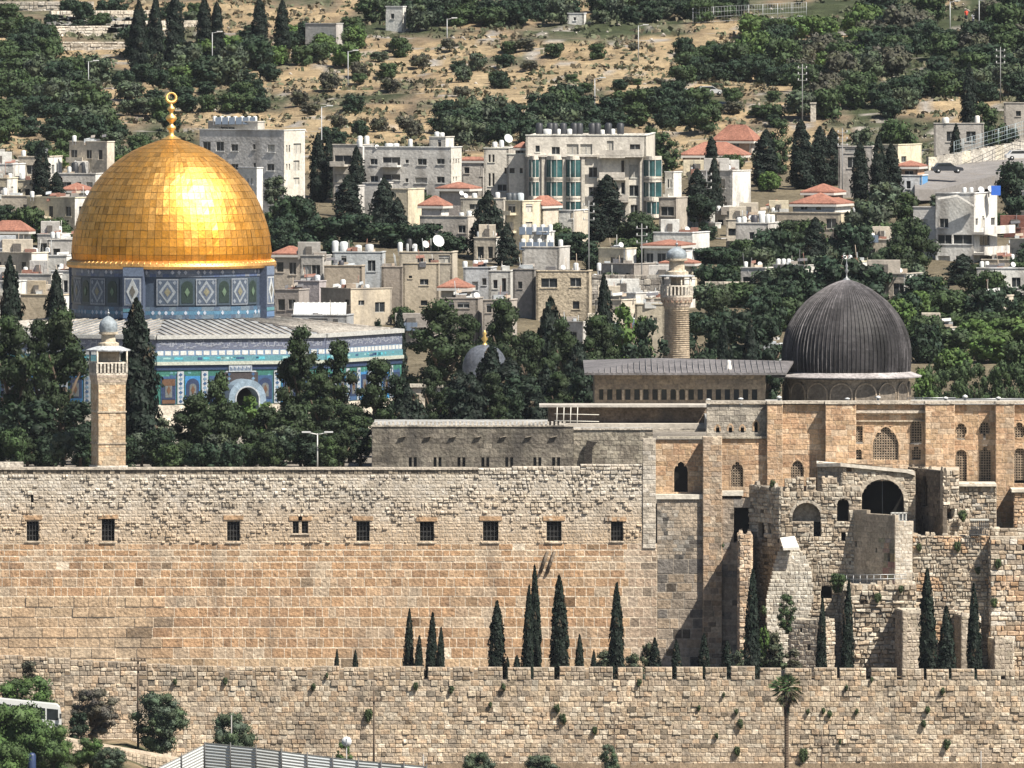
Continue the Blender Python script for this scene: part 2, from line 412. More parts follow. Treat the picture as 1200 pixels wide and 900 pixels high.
rows = [PZ(p, YS) for p in (792, 783, 771.5, 759, 747.5, 735, 723.5, 711.5, 699, 688, 677, 667.5, 658.5, 652, 644.5)] + [zmid]
def lc(u, z, c, rg):
    k = 1 + .12 * fbm(u / 8, z / 3, 5); r = fbm(u / 4, z / 2, 11)
    q = min(.85, max(0, (r - .05) * 2.2)) * rg.uniform(.3, 1); c = tuple(a * (1 - q) + b * q for a, b in zip(c, (.50, .42, .32)))
    if rg.random() < .03: k *= .55
    px = u / (YS / F) - 110
    if px < 180 and z < PZ(705, YS): c = tuple(.45 * a + .55 * b for a, b in zip(c, (.50, .40, .28)))
    if px > 735: c = tuple(.5 * a + .5 * b for a, b in zip(c, (.40, .36, .31)))
    if z < PZ(771, YS): c = tuple(.4 * a + .6 * b for a, b in zip(c, (.50, .39, .26)))
    return tuple(v * k for v in c)
def lw(u, z):
    px = u / (YS / F) - 110
    return 2.2 if px < 225 and z < PZ(711, YS) else 1.05
masonry(m, (x0, YS, 0), (1, 0, 0), (0, -1, 0), 0, x1 - x0, rows[0], zmid - .001, rowh=1, sw=1.0, swf=lw, gap=.062, gu=.035, bev=.012, dfun=lambda u, z, r: (0 if r.random() < .006 else .006 + .018 * r.random() + (.1 * r.random() if z < PZ(700, YS) and u < 26 else 0)),
        cfun=lc, pal=PAL_ORANGE, mortar=(.70, .60, .47), rows=rows, seed=5, thick=.9, tone=.13, jit=.01)
m.build('block_courses', STONE, sw_)
# coping rows along the top
m = MB()
masonry(m, (x0, YS + .05, 0), (1, 0, 0), (0, -1, 0), 0, U(560), ztop + .002, PZ(550.5, YS), rowh=.45, sw=.4, gap=.03, dmin=.0, dmax=.1, pal=((.40, .34, .26), (.28, .24, .19), (.18, .155, .125)), mortar=(.16, .14, .12), seed=8, thick=.6, bev=.02)
m.box(x0, x0 + U(560), YS - .13, YS + .7, PZ(550.5, YS) + .002, PZ(547.6, YS), (.55, .49, .41))
m.box(x0, x0 + U(27), YS - .10, YS + .7, PZ(547.6, YS), PZ(541.5, YS), (.55, .50, .43))
pts = [(560, 549.5), (600, 547.5), (680, 545.5), (753, 542.5)]
for (a, pa), (b, pb) in zip(pts, pts[1:]):
    masonry(m, (PX(a, YS), YS, 0), (1, 0, 0), (0, -1, 0), 0, PX(b, YS) - PX(a, YS), ztop + .002, PZ((pa + pb) / 2, YS), rowh=.4, sw=.55, gap=.02, dmin=.02, dmax=.2, pal=PAL_PALE, mortar=(.4, .35, .29), seed=a, thick=.8, bev=.06, jit=.03)
masonry(m, (PX(753.2, YS), YS - .1, 0), (1, 0, 0), (0, -1, 0), 0, PX(768.5, YS) - PX(753.2, YS), zmid - .5, PZ(514, YS), rowh=.5, sw=.8, gap=.02, dmin=.01, dmax=.05, pal=PAL_PALE, mortar=(.45, .40, .33), seed=77, thick=1.2, bev=.02)
m.build('coping', STONE, sw_)
for i, h in enumerate(holes[:-1]):
    m = MB(); arch_pane(m, (x0, YS, 0), (1, 0, 0), (0, -1, 0), h, -.35, (.02, .02, .02)); wn = m.build('window', DARK, sw_)
    m = MB(); u0_, u1_, a_, b_, _ = h; nb = 3 if u1_ - u0_ > .9 else 1
    for k in range(nb):
        u = u0_ + (u1_ - u0_) * (k + 1) / (nb + 1); m.box(x0 + u - .02, x0 + u + .02, YS + .18, YS + .22, a_, b_, (.08, .08, .08))
    for k in range(1, 4): z = a_ + (b_ - a_) * k / 4; m.box(x0 + u0_, x0 + u1_, YS + .21, YS + .24, z - .02, z + .02, (.08, .08, .08))
    m.build('window_bars', PAINT, wn)
    m = MB(); m.box(x0 + u0_ - .35, x0 + u1_ + .35, YS - .1, YS + .1, b_ + .01, b_ + .42, (.46, .31, .19)); m.box(x0 + u0_ - .15, x0 + u1_ + .15, YS - .14, YS + .1, a_ - .14, a_ - .01, (.55, .47, .37)); m.build('lintel', STONE, sw_)
m = MB(); arch_pane(m, (x0, YS, 0), (1, 0, 0), (0, -1, 0), holes[-1], -.3, (.02, .02, .02)); m.build('slit_opening', DARK, sw_)
for pxa in (633, 641):      # two stone drain channels that lean on the courses
    m = MB(); a = P(pxa + 9, 646, YS - .15); b = P(pxa, 672, YS - .15); m.tube(a, b, .16, .16, 5, (.16, .13, .10)); m.build('drain_channel', STONE, sw_)

# ---------------------------------------------------------------- long annexe behind the wall top
YA = 1561.
an = thing('annexe_building', 'long low stained grey-brown stone annexe with paired slit windows behind the tall wall', 'building', (PX(560, YA), YA, 39))
xa = PX(436, YA); UA = lambda px: PX(px, YA) - xa
ah = []
for c in (484, 513, 541, 569, 597, 630, 652):
    for d in (-3.4, 2.4): ah.append((UA(c + d - 1.6), UA(c + d + 1.8), PZ(548, YA), PZ(533, YA), 'point'))
m = MB()
dirt = lambda u, z, c, rg: tuple(v * (1 + .35 * fbm(u / 2.5, z / 3, 3)) for v in c)
masonry(m, (xa, YA, 0), (1, 0, 0), (0, -1, 0), 0, UA(672), 39, PZ(500, YA), rowh=.45, sw=.7, gap=.01, dmin=.01, dmax=.03, pal=((.16, .145, .12), (.19, .17, .14), (.14, .125, .105)), mortar=(.155, .14, .115), holes=ah, cfun=dirt, seed=9, bev=.01, tone=.08)
masonry(m, (PX(672, YA), YA + .6, 0), (1, 0, 0), (0, -1, 0), 0, UA(765) - UA(672), 39, PZ(504, YA), rowh=.45, sw=.7, gap=.01, dmin=.01, dmax=.05, pal=((.27, .245, .20), (.31, .28, .225), (.22, .195, .16)), mortar=(.24, .21, .17), cfun=dirt, seed=10, bev=.01, tone=.1)
masonry(m, (xa, YA + 12, 0), (0, -1, 0), (-1, 0, 0), 0, 12, 39, PZ(500, YA), rowh=.45, sw=.7, gap=.01, dmin=.01, dmax=.05, pal=PAL_GREY, mortar=(.27, .25, .21), seed=12, bev=.01)
m.build('wall', OLDSTONE, an)
m = MB(); m.box(xa + .05, PX(765, YA), YA + .8, YA + 24, PZ(501.5, YA) - .4, PZ(501.5, YA), (.33, .33, .32)); m.box(xa - .1, PX(672, YA), YA - .12, YA + .5, PZ(500, YA) + .002, PZ(498.4, YA), (.42, .38, .32)); m.box(PX(672.2, YA), PX(830, YA), YA + .45, YA + 1.2, PZ(504, YA) + .002, PZ(502.3, YA), (.48, .43, .36)); m.build('roof', OLDSTONE, an)
rg = random.Random(3)
for i in range(46):
    m = MB(); x = PX(440 + i * 4.9, YA); m.prism([(x, YA), (x + .22, YA), (x + .22, YA + .3), (x, YA + .3)], PZ(498.4, YA), PZ(494.5 - rg.random(), YA), (.52, .48, .42)); m.build('parapet_spike', STONE, an)
for h in ah:
    m = MB(); arch_pane(m, (xa, YA, 0), (1, 0, 0), (0, -1, 0), h, -.25, (.05, .06, .05)); m.build('window', GLASS, an)
for i in range(8):
    m = MB(); a = P(468 + i * 29.5, 513, YA - .05); m.slab([a, a + Vector((.7, 0, .16)), a + Vector((.7, 0, .25)), a + Vector((0, 0, .09))], (0, -.26, 0), (.24, .21, .17)); m.build('rain_spout', STONE, an)
m = MB(); z = PZ(504, YA); m.slab([P(686, 548, YA + .3), P(694, 548, YA + .3), P(694, 525, YA + .3), P(700, 518, YA + .3), P(688, 516, YA + .3), P(684, 530, YA + .3)], (0, -.3, 0), (.05, .045, .04)); m.build('broken_patch', OLDSTONE, an)
# ---------------------------------------------------------------- wall segments traced on the photo at their own distance
class WL:
    def __init__(s, pa, Ya, pb, Yb):
        s.A = Vector((PX(pa, Ya), Ya, 0)); s.B = Vector((PX(pb, Yb), Yb, 0)); s.L = (s.B - s.A).length
        s.du = (s.B - s.A).normalized(); s.n = Vector((s.du.y, -s.du.x, 0)); s.pa, s.pb = pa, pb
    def u(s, px):
        k = (px - 600) / F / CT * 1.0
        k = PX(px, 1000.) / 1000.
        return (s.A.x - k * s.A.y) / (k * s.du.y - s.du.x)
    def z(s, py, px=None):
        u = s.u(px) if px is not None else s.L / 2
        return PZ(py, (s.A + s.du * u).y)
    def h(s, pa, pb, pyt, pyb, k='rect'): return (s.u(pa), s.u(pb), s.z(pyb, pa), s.z(pyt, pa), k)
    def wall(s, m, pyt, pyb, holes=(), u0=0, u1=None, **kw):
        masonry(m, s.A, s.du, s.n, u0, s.L if u1 is None else u1, s.z(pyb), s.z(pyt), holes=holes, **kw)
        if kw.get('jit', 0) >= .04 and u1 is None: ragtop(m, s.A, s.du, s.n, s.L, s.z(pyt), s.pa * 7 + pyt, kw['pal'])
    def pane(s, m, h, d=-.4, c=(.02, .02, .02)): arch_pane(m, s.A, s.du, s.n, h, d, c)
    def ring(s, m, h, **k): arch_ring(m, s.A, s.du, s.n, h, **k)
def toned(pal, amt=.2, s=3., pit=.0):
    def f(u, z, c, rg):
        k = 1 + amt * 1.3 * fbm(u / s, z / s, 3)
        if amt > .2 and rg.random() < .05: k *= .3  # random stones darkened to pass for shaded pits, without any recess
        return tuple(v * k for v in c)
    return dict(pal=pal, cfun=f)
ASH = dict(rowh=.55, sw=.9, gap=.02, bev=.02, dmin=.01, dmax=.04, mortar=(.52, .43, .33), tone=.1)
RUB = dict(rowh=.38, sw=.48, gap=.03, bev=.06, dmin=.02, dmax=.17, mortar=(.34, .29, .23), tone=.2, jit=.04)
PAL_AQ = ((.52, .36, .235), (.48, .33, .21), (.54, .41, .29), (.50, .35, .22), (.46, .30, .19))
PAL_RUIN = ((.46, .40, .32), (.40, .34, .265), (.50, .45, .37), (.34, .28, .215), (.43, .35, .26))

YM = 1547.2
mq = thing('mosque', 'lead domed mosque with a long buttressed wall of golden stone above the ruins', 'mosque', (PX(990, YM), YM, 30))
m = MB()
W = WL(768, YM - .6, 826, YM - .6); hA = W.h(790, 806, 541, 576, 'point'); W.wall(m, 515, 583, [hA], **ASH, **toned(PAL_AQ), seed=1)
W2 = WL(845, YM - .6, 900, YM - .6); hB = W2.h(857, 871, 541, 573, 'point'); W2.wall(m, 514, 583, [hB], **ASH, **toned(PAL_AQ), seed=2)
W3 = WL(828, YM - .3, 900, YM - .3); hs = [W3.h(c - 2, c + 2, t, 505, 'point') for c, t in ((841, 499), (856, 498), (870, 499), (886, 494))]
W3.wall(m, 474, 513.5, hs, **{**ASH, 'mortar': (.34, .31, .27)}, **toned(((.36, .33, .28), (.31, .28, .24), (.42, .38, .32))), seed=3)
W4 = WL(916, YM, 968, YM); hC = W4.h(927, 942, 539, 567, 'point'); W4.wall(m, 474, 600, [hC], **ASH, **toned(PAL_AQ), seed=4)
W5 = WL(1002, YM, 1085, YM)
hE = [W5.h(1023, 1053, 500, 541, 'point'), W5.h(1003.5, 1011, 497, 518, 'round'), W5.h(1067, 1080, 493, 519, 'round')]
hEr = [W5.h(1001 + .8, 1010, 526, 537, 'round'), W5.h(1069, 1079, 523, 537, 'round')]
W5.wall(m, 474, 600, hE + hEr, **ASH, **toned(PAL_AQ), seed=5)
W6 = WL(1118, YM, 1167, YM); hG = [W6.h(1120, 1133, 527, 564, 'round'), W6.h(1148, 1161, 524, 567, 'round')]; hGr = [W6.h(1119.5, 1133, 496, 514, 'circ'), W6.h(1147.5, 1160, 494, 512, 'circ')]
W6.wall(m, 474, 605, hG + hGr, **ASH, **toned(PAL_AQ), seed=6)
W7 = WL(1188, YM, 1300, YM); hI = [W7.h(1188.6, 1202, 525, 563, 'round'), W7.h(1216, 1230, 525, 563, 'round')]; hIr = [W7.h(1188, 1201, 495, 515, 'circ')]
W7.wall(m, 474, 640, hI + hIr, **ASH, **toned(PAL_AQ), seed=7)
m.build('bay_wall', STONE, mq)
for a, b, yt, yb, d, sd in ((824, 846, 512, 784, 2.6, 1), (899, 917, 474, 640, 1.3, 2), (967.5, 1003, 474, 600, 1.3, 3), (1084.5, 1118.5, 474, 600, 1.3, 4), (1167, 1188.5, 474, 640, 1.4, 5), (1241, 1262, 474, 640, 1.4, 6)):
    m = MB(); Y = YM - d; X0, X1 = PX(a, Y), PX(b, Y)
    wv = WL(a, Y, b, Y); wv.wall(m, yt, yb, **{**ASH, 'sw': .8}, **(toned(PAL_AQ) if yb < 700 else dict(pal=PAL_TAN, cfun=lambda u, z, c, rg: tuple(v * (1 - .55 * max(0, min(1, .3 + 1.5 * fbm(u, z / 3, 5))) * (z < 36)) for v in c))), seed=sd * 7)
    masonry(m, (X0, YM, 0), (0, -1, 0), (-1, 0, 0), 0, YM - Y - .01, PZ(yb, Y), PZ(yt, Y), **{**ASH, 'sw': .8}, **toned(PAL_AQ), seed=sd)
    masonry(m, (X1, Y + .01, 0), (0, 1, 0), (1, 0, 0), 0, YM - Y, PZ(yb, Y), PZ(yt, Y), **{**ASH, 'sw': .8}, **toned(PAL_AQ), seed=sd)
    m.build('buttress', STONE, mq)
m = MB()   # blackened lower wall under the two left bays
L1 = WL(770, 1545.1, 824, 1545.1)
def bk(u, z, c, rg):
    q = min(1, max(0, .45 + 1.3 * fbm(u / 1.6, z / 2.6, 3))); return tuple(v * (1 - q) + w_ * q for v, w_ in zip(c, (.45, .365, .275)))
blk = dict(pal=PAL_BLACK, cfun=bk)
L1.wall(m, 585, 655, **{**ASH, 'rowh': .4, 'sw': .55, 'mortar': (.3, .27, .23)}, **blk, seed=31)
L1.wall(m, 655.01, 790, **{**ASH, 'rowh': .95, 'sw': 1.3, 'gap': .05, 'mortar': (.34, .30, .25)}, **toned(((.34, .27, .20), (.26, .22, .18), (.17, .155, .14), (.30, .25, .2)), .3), seed=32)
L2 = WL(846, 1545.1, 902, 1545.1); hD = L2.h(860, 879, 591, 634, 'round')
L2.wall(m, 584, 790, [hD], **{**ASH, 'rowh': .6, 'sw': .8, 'mortar': (.32, .27, .22)}, **toned(((.34, .28, .22), (.30, .25, .2), (.20, .18, .16), (.38, .32, .26)), .3), seed=33)
m.build('lower_wall', STONE, mq)
m = MB(); L2.pane(m, hD, -.9); m.build('dark_archway', DARK, mq)
m = MB()
for a, b, t in ((768, 824, 581), (846, 871, 577)):
    for k in (0,): m.slab([P(a, t + 4, 1544.9), P(b, t + 4, 1544.9), P(b, t - 1.5, 1544.9), P(a, t - 1.5, 1544.9)], (0, 1.6, 0), (.62, .58, .5))
m.build('sill_ledge', PLASTER, mq)
m = MB(); z0, z1 = PZ(473.8, 1545), PZ(470.5, 1545)
m.box(PX(827, 1547), PX(1300, 1547), YM - .5, YM + .7, z0, z1, (.50, .45, .38)); [m.box(PX(a_ - .5, YM - d_), PX(b_ + .5, YM - d_), YM - d_ - .12, YM - .51, z0, z1, (.50, .45, .38)) for a_, b_, d_ in ((899, 917, 1.3), (967.5, 1003, 1.3), (1084.5, 1118.5, 1.3), (1167, 1188.5, 1.4), (1241, 1262, 1.4))]; m.box(PX(770, YM), PX(900, YM), YM - .85, YM - .2, PZ(514, YM - .6) + .02, PZ(511.5, YM - .6), (.42, .38, .31))
m.box(PX(1003.2, YM), PX(1084.3, YM), YM - .4, YM - .01, PZ(484, YM), PZ(481, YM), (.55, .48, .4)); m.box(PX(1003.2, YM), PX(1084.3, YM), YM - .2, YM - .008, PZ(494, YM), PZ(492.6, YM), (.50, .42, .32))
m.build('cornice', STONE, mq)
for Wx, hh, kind in ((W, [hA], 0), (W2, [hB], 1), (W3, hs, 0), (W4, [hC], 1), (W5, hE, 1), (W5, hEr, 1), (W6, hG + hGr, 1), (W7, hI + hIr, 1)):
    for h in hh:
        m = MB(); Wx.pane(m, h, -.42); wn = m.build('window', DARK, mq)
        if kind:
            m = MB(); lattice(m, Wx.A, Wx.du, Wx.n, h, -.2, .26, .045, (.40, .32, .24)); m.build('stone_grille', STONE, wn)
        m = MB(); Wx.ring(m, h, wd=.18, d0=-.3, d1=.05, c=(.46, .33, .22), jamb=True); m.build('window_arch', STONE, mq)
# roof flat behind the cornice, with small vents
m = MB(); m.box(PX(828, YM), PX(1300, YM), YM + .71, YM + 60, PZ(472, 1548) - 3, PZ(472, 1548) - 1.7, (.30, .30, .29)); m.build('flat_roof', PLASTER, mq)
for c, h in ((868, 4), (830, 3), (913, 6), (1029, 6), (1108, 5), (1131, 7), (1170, 5), (993, 4)):
    m = MB(); p = P(c, 470.5, 1549); m.lathe(p.x, p.y, [(.16, p.z - .3), (.16, p.z + h * .05), (.3, p.z + h * .06), (.22, p.z + h * .085), (.02, p.z + h * .1)], 8, (.6, .6, .58)); m.build('roof_vent', PAINT, mq)
m = MB()
for a, b, y_ in ((1063, 1120, 466.5), (1100, 1200, 467.5)): m.tube(P(a, y_, 1552), P(b, y_ - .3, 1552), .06, n=4, c=(.5, .5, .5)); [m.tube(P(q, y_, 1552), P(q, y_ + 5, 1552), .03, n=4, c=(.5, .5, .5)) for q in range(a, b, 9)]
m.build('roof_rail', METAL, mq)
# nave
YN = 1570.
N1 = WL(697, YN, 897, YN); nh = [N1.h(704 + i * 10.6 - 3.1, 704 + i * 10.6 + 3.1, 454.5, 469.5, 'point') for i in range(18)]
m = MB(); N1.wall(m, 437.5, 480, nh, rowh=.5, sw=.8, gap=.01, bev=.01, dmin=.01, dmax=.02, mortar=(.25, .2, .145), pal=((.26, .205, .15), (.29, .23, .165), (.23, .185, .14)), tone=.08)
masonry(m, (PX(697, YN), YN + 30, 0), (0, -1, 0), (-1, 0, 0), 0, 30, PZ(480, YN), PZ(437.5, YN), rowh=.5, sw=.8, gap=.01, pal=((.26, .205, .15),), mortar=(.25, .2, .145))
for i in range(18):
    if i in (2, 4, 6, 8, 9): m.box(PX(704 + i * 10.6 + 3.8, YN), PX(704 + i * 10.6 + 6.4, YN), YN - .15, YN, PZ(469, YN), PZ(457, YN), (.5, .4, .29))
m.build('nave_wall', STONE, mq)
for h in nh:
    m = MB(); N1.pane(m, h, -.25, (.05, .07, .08)); wn = m.build('window', GLASS, mq)
e0, e1 = P(685, 434.5, YN - 1.4), P(921, 440, YN - 1.4); r0, r1 = P(768, 419.5, YN + 16), P(930, 423, YN + 16)
b0 = Vector((e0.x, YN + 33, e0.z)); b1 = Vector((e1.x, YN + 33, e1.z)); e1.z = e0.z = PZ(437, YN - 1.4)
m = MB(); c = (.15, .14, .14)
for q in ([e0, e1, r1, r0], [b0, e0, r0], [b1, b0, r0, r1]): m.slab(q, (0, 0, -.22), c)
ns = 34
for i in range(ns):
    t = (i + .5) / ns; a = e0.lerp(e1, t); b = r0.lerp(r1, t) if a.x > r0.x else None
    if b is None:
        tt = (a.x - e0.x) / (r0.x - e0.x); b = e0.lerp(r0, tt); b.x = a.x
    else: b = Vector((a.x, r0.y, r0.z + (r1.z - r0.z) * t))
    m.tube(a + Vector((0, 0, .04)), b + Vector((0, 0, .04)), .045, n=4, c=(.20, .19, .185))
m.build('nave_roof', LEAD, mq)
m = MB(); p = P(854, 431, YN + 4); m.lathe(p.x, p.y, [(.35, p.z - .3), (.3, p.z + .2), (.2, p.z + .4), (.25, p.z + .7), (.05, p.z + .8)], 8, (.6, .58, .55)); m.build('roof_finial', PAINT, mq)
# aisle ledges in front of the nave
m = MB(); A1 = WL(642, 1566, 828, 1566); A1.wall(m, 476, 500, rowh=.5, sw=1, gap=.01, bev=.01, dmin=.005, dmax=.02, mortar=(.17, .13, .10), pal=((.17, .13, .10), (.19, .145, .11)), tone=.06)
m.build('aisle_wall', OLDSTONE, mq)
m = MB(); z = PZ(474.5, 1565); m.box(PX(632, 1565), PX(829, 1565), 1564.4, 1569.9, z - .22, z, (.42, .39, .35)); z = PZ(496.5, 1563.5); m.box(PX(655, 1563), PX(827, 1563), 1562.6, 1565.9, z - .8, z, (.46, .42, .36)); m.build('aisle_roof', PLASTER, mq)
m = MB(); z = PZ(477, 1564.6)
for q in (652, 660, 668, 676): m.tube((PX(q, 1564), 1564, PZ(503, 1564)), (PX(q + 1, 1564), 1564, z), .06, n=4, c=(.6, .58, .52))
for y_ in (485, 493): m.tube(P(650, y_, 1564), P(702, y_ + 1, 1564), .05, n=4, c=(.6, .58, .52))
sc_ = m.build('scaffold_poles', PAINT); tag(sc_, 'small light scaffold of poles on the roof beside the mosque aisle', 'scaffold')
# dome
YD = 1590.; s = YD / F; cx = PX(992, YD)
m = MB(); zt_, zb_ = PZ(443, YD), PZ(480, YD); rr = 73 * s
m.lathe(cx, YD, [(rr, zb_), (rr, zt_)], 48, (.27, .225, .18), False); m.build('drum', OLDSTONE, mq)
for k in range(16):
    a = R(-90 - 6 + 22.5 * (k - 3)); q = Vector((math.cos(a), math.sin(a), 0)); t = Vector((-q.y, q.x, 0)); m = MB(); c0 = Vector((cx, YD, 0)) + q * (rr - .12)
    h = (-1.05, 1.05, PZ(474, YD), PZ(448, YD), 'round'); arch_pane(m, c0, t, q, h, .2, (.17, .145, .12)); fr = m.build('blind_arch', OLDSTONE, mq)
    m = MB(); arch_ring(m, c0, t, q, h, .14, .02, .27, (.33, .27, .21)); m.build('arch_moulding', STONE, fr)
prof = [(73.5, 440), (74.5, 430), (75, 418), (74.6, 408), (73, 398), (71, 390), (67.5, 381), (64, 375), (59, 367), (53.5, 360), (47, 353), (41, 348), (34, 343), (27, 338), (20, 334), (12, 330.5), (5, 328.3), (.6, 327.2)]
NR = 92; m = MB(); nv = NR * 4; V = []; Fc = []
for r, py in prof:
    z = PZ(py, YD)
    for k in range(nv):
        q = k % 4; rr_ = r * s + (.11 if q == 0 else .0) * min(1, r / 30); a = 2 * math.pi * (k + (.0, -.62, 0, .62)[q]) / nv
        V.append((cx + rr_ * math.cos(a), YD + rr_ * math.sin(a), z))
m.V = V; rg = random.Random(5)
for i in range(len(prof) - 1):
    for k in range(nv):
        m.F.append((i * nv + k, i * nv + (k + 1) % nv, (i + 1) * nv + (k + 1) % nv, (i + 1) * nv + k)); m.S.append(False)
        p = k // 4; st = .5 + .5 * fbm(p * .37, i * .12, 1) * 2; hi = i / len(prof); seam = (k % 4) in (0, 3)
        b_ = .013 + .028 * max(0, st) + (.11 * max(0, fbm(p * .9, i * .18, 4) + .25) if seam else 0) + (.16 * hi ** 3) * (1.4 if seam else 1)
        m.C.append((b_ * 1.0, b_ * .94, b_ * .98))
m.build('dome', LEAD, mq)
m = MB(); m.lathe(cx, YD, [(74 * s, PZ(441, YD)), (88 * s, PZ(441.5, YD)), (88.5 * s, PZ(440, YD)), (82 * s, PZ(437.8, YD)), (74.5 * s, PZ(435, YD))], 96, (.33, .31, .31), False); m.build('dome_eave', LEAD, mq)
m = MB(); zt_ = PZ(328, YD); m.lathe(cx, YD, [(.5, zt_ - .1), (.25, zt_ + .15), (.07, zt_ + .3), (.07, zt_ + .7), (.22, zt_ + .95), (.07, zt_ + 1.2), (.16, zt_ + 1.45), (.05, zt_ + 1.7), (.04, zt_ + 2.1)], 8, (.45, .42, .36))
for i in range(14):
    a0 = R(-235 + i * 19); a1 = R(-235 + (i + 1) * 19); c_ = Vector((cx, YD, zt_ + 2.5))
    m.tube(c_ + Vector((math.cos(a0), 0, math.sin(a0))) * .36, c_ + Vector((math.cos(a1), 0, math.sin(a1))) * .36, .05, n=4, c=(.45, .42, .36))
m.build('crescent_finial', METAL, mq)

# ---------------------------------------------------------------- ruined towers and terraces below the mosque
rt = thing('crenellated_tower', 'crumbling tower with four battered battlements and a round blind arch, projecting below the mosque', 'tower', (PX(940, 1540), 1540, 19))
m = MB(); T1 = WL(915, 1539.5, 1010, 1539.5)
h1 = [T1.h(928.5, 962, 589, 612, 'round'), T1.h(953.5, 962, 611, 629, 'rect'), T1.h(981, 995, 584, 612, 'round'), T1.h(986, 991, 624, 634, 'rect'), T1.h(933, 936, 618, 621, 'rect'), T1.h(962, 975, 686, 700, 'round')]
rt1 = toned(PAL_RUIN, .3, 2.5)
T1.wall(m, 576, 792, h1, **RUB, **rt1, seed=41)
T1b = WL(878, 1545.4, 915, 1539.5); h2 = [T1b.h(889, 896, 611, 627), T1b.h(900, 904, 613, 625)]
T1b.wall(m, 569, 640, h2, **RUB, **toned(((.46, .42, .35), (.40, .36, .30), (.50, .46, .38), (.34, .30, .25)), .3, 2), seed=42)
T1b.wall(m, 640.01, 792, (), **RUB, **toned(((.35, .30, .24), (.28, .24, .19)), .3, 2), seed=43)
zt_ = PZ(577, 1542); m.prism([(PX(917, 1540), 1540), (PX(1008, 1540), 1540), (PX(1008, 1545), 1545), (PX(884, 1545), 1545)], zt_ - .6, zt_ - .1, (.42, .37, .3))
m.build('tower_walls', STONE, rt)
for a, b, t, bt in ((919.5, 933, 561, 576.5), (933, 942, 559, 576.5), (945, 956, 560, 576.5), (963, 981, 560, 576.5), (981, 1009, 570, 576.5)):
    m = MB(); q = WL(a, 1539.6, b, 1539.6); q.wall(m, t, bt - .05, **{**RUB, 'thick': 1.0}, **rt1, seed=int(a))
    m.build('merlon', STONE, rt)
m = MB(); T1.pane(m, h1[0], -1.1, (.30, .27, .23)); m.box(PX(953.5, 1541), PX(962, 1541), 1540.7, 1540.9, T1.z(629), T1.z(611), (.05, .05, .05)); m.build('blind_arch_back', OLDSTONE, rt)
for h in h1[2:]:
    m = MB(); T1.pane(m, h, -.9); m.build('dark_opening', DARK, rt)
for h in h2:
    m = MB(); T1b.pane(m, h, -.6); m.build('dark_opening', DARK, rt)
for h in (h1[0], h1[2]):
    m = MB(); T1.ring(m, h, wd=.28, d0=-.4, d1=.1, c=(.46, .41, .34), jamb=False); m.build('arch_stones', STONE, rt)

bh = thing('arched_hall', 'roofed stone hall with a wide dark arch beside the battered tower', 'ruin', (PX(1010, 1542), 1542, 30))
m = MB(); B1 = WL(1001, 1541.2, 1073, 1541.2); hb = B1.h(1009, 1059.5, 561.5, 640, 'round')
def bc(u, z, c, rg): return tuple(v * (1 + .3 * fbm(u / 2, z / 2, 3)) for v in c)
B1.wall(m, 553, 640, [hb, B1.h(994, 1001, 546, 555)], **{**RUB, 'dmax': .1}, **rt1, seed=51)
zr = PZ(552, 1541)
B2 = WL(958, 1543, 987, 1541.2); B2.wall(m, 546, 590, **{**RUB, 'dmax': .06}, **toned(((.34, .31, .26), (.30, .27, .23))), seed=52)
B3 = WL(987, 1541.2, 1001, 1541.2); B3.wall(m, 547, 590, [B3.h(992, 998, 547, 555, 'round')], **{**RUB, 'dmax': .06}, **rt1, seed=53)
B4 = WL(1001, 1541.3, 1062, 1541.3); 
m.slab([P(1001, 546, 1541.15), P(1045, 549.5, 1541.15), P(1070, 553.2, 1541.15), P(1001, 553.2, 1541.15)], (0, 1.5, 0), (.44, .39, .31))
m.build('hall_walls', STONE, bh)
m = MB(); m.slab([P(957, 543, 1542.6), P(985, 542.5, 1540.9), P(1004, 543.5, 1540.9), P(1062, 550, 1540.9), P(1072, 553, 1540.9), Vector((PX(1072, 1546), 1546, PZ(551, 1546))), Vector((PX(957, 1546), 1546, PZ(540, 1546)))], (0, 0, -.35), (.62, .57, .49)); m.build('hall_roof', PLASTER, bh)
m = MB(); B1.pane(m, hb, -3.2); m.build('dark_interior', DARK, bh)
m = MB(); B1.ring(m, hb, wd=.45, d0=-.5, d1=.14, c=(.47, .41, .33), jamb=False); m.build('arch_stones', STONE, bh)
m = MB(); m.tube(P(1034, 563, 1542.5), P(1034, 612, 1542.5), .035, n=4, c=(.2, .22, .25)); m.build('hanging_wire', PAINT, bh)

bl = thing('shaded_block', 'ruined block with a dark shaded side just right of the wide arch', 'ruin', (PX(1110, 1540), 1540, 30))
m = MB(); K1 = WL(1064, 1546.5, 1105, 1536.4); K1.wall(m, 550, 640, [K1.h(1080, 1087, 558, 593, 'round')], **{**RUB, 'dmax': .05, 'mortar': (.12, .10, .08)}, **toned(((.13, .105, .085), (.10, .085, .07), (.16, .13, .10)), .3, 3), seed=61)  # very dark stone and mortar paint the shade of the left-facing side
K2 = WL(1105, 1536.4, 1124, 1537.5); K2.wall(m, 551, 596, **RUB, **rt1, seed=62)
K3 = WL(1124, 1540.5, 1168, 1540.5); K3.wall(m, 570, 634, **RUB, **toned(PAL_BLACK[2:] + PAL_RUIN, .2), seed=63)
K4 = WL(1105, 1537.6, 1136, 1538.6); K4.wall(m, 596.01, 634, [K4.h(1110, 1115, 597, 607, 'round')], **RUB, **rt1, seed=64)
K5 = WL(1188, 1541, 1290, 1541); K5.wall(m, 577, 640, **RUB, **toned(PAL_AQ, .2), seed=65)
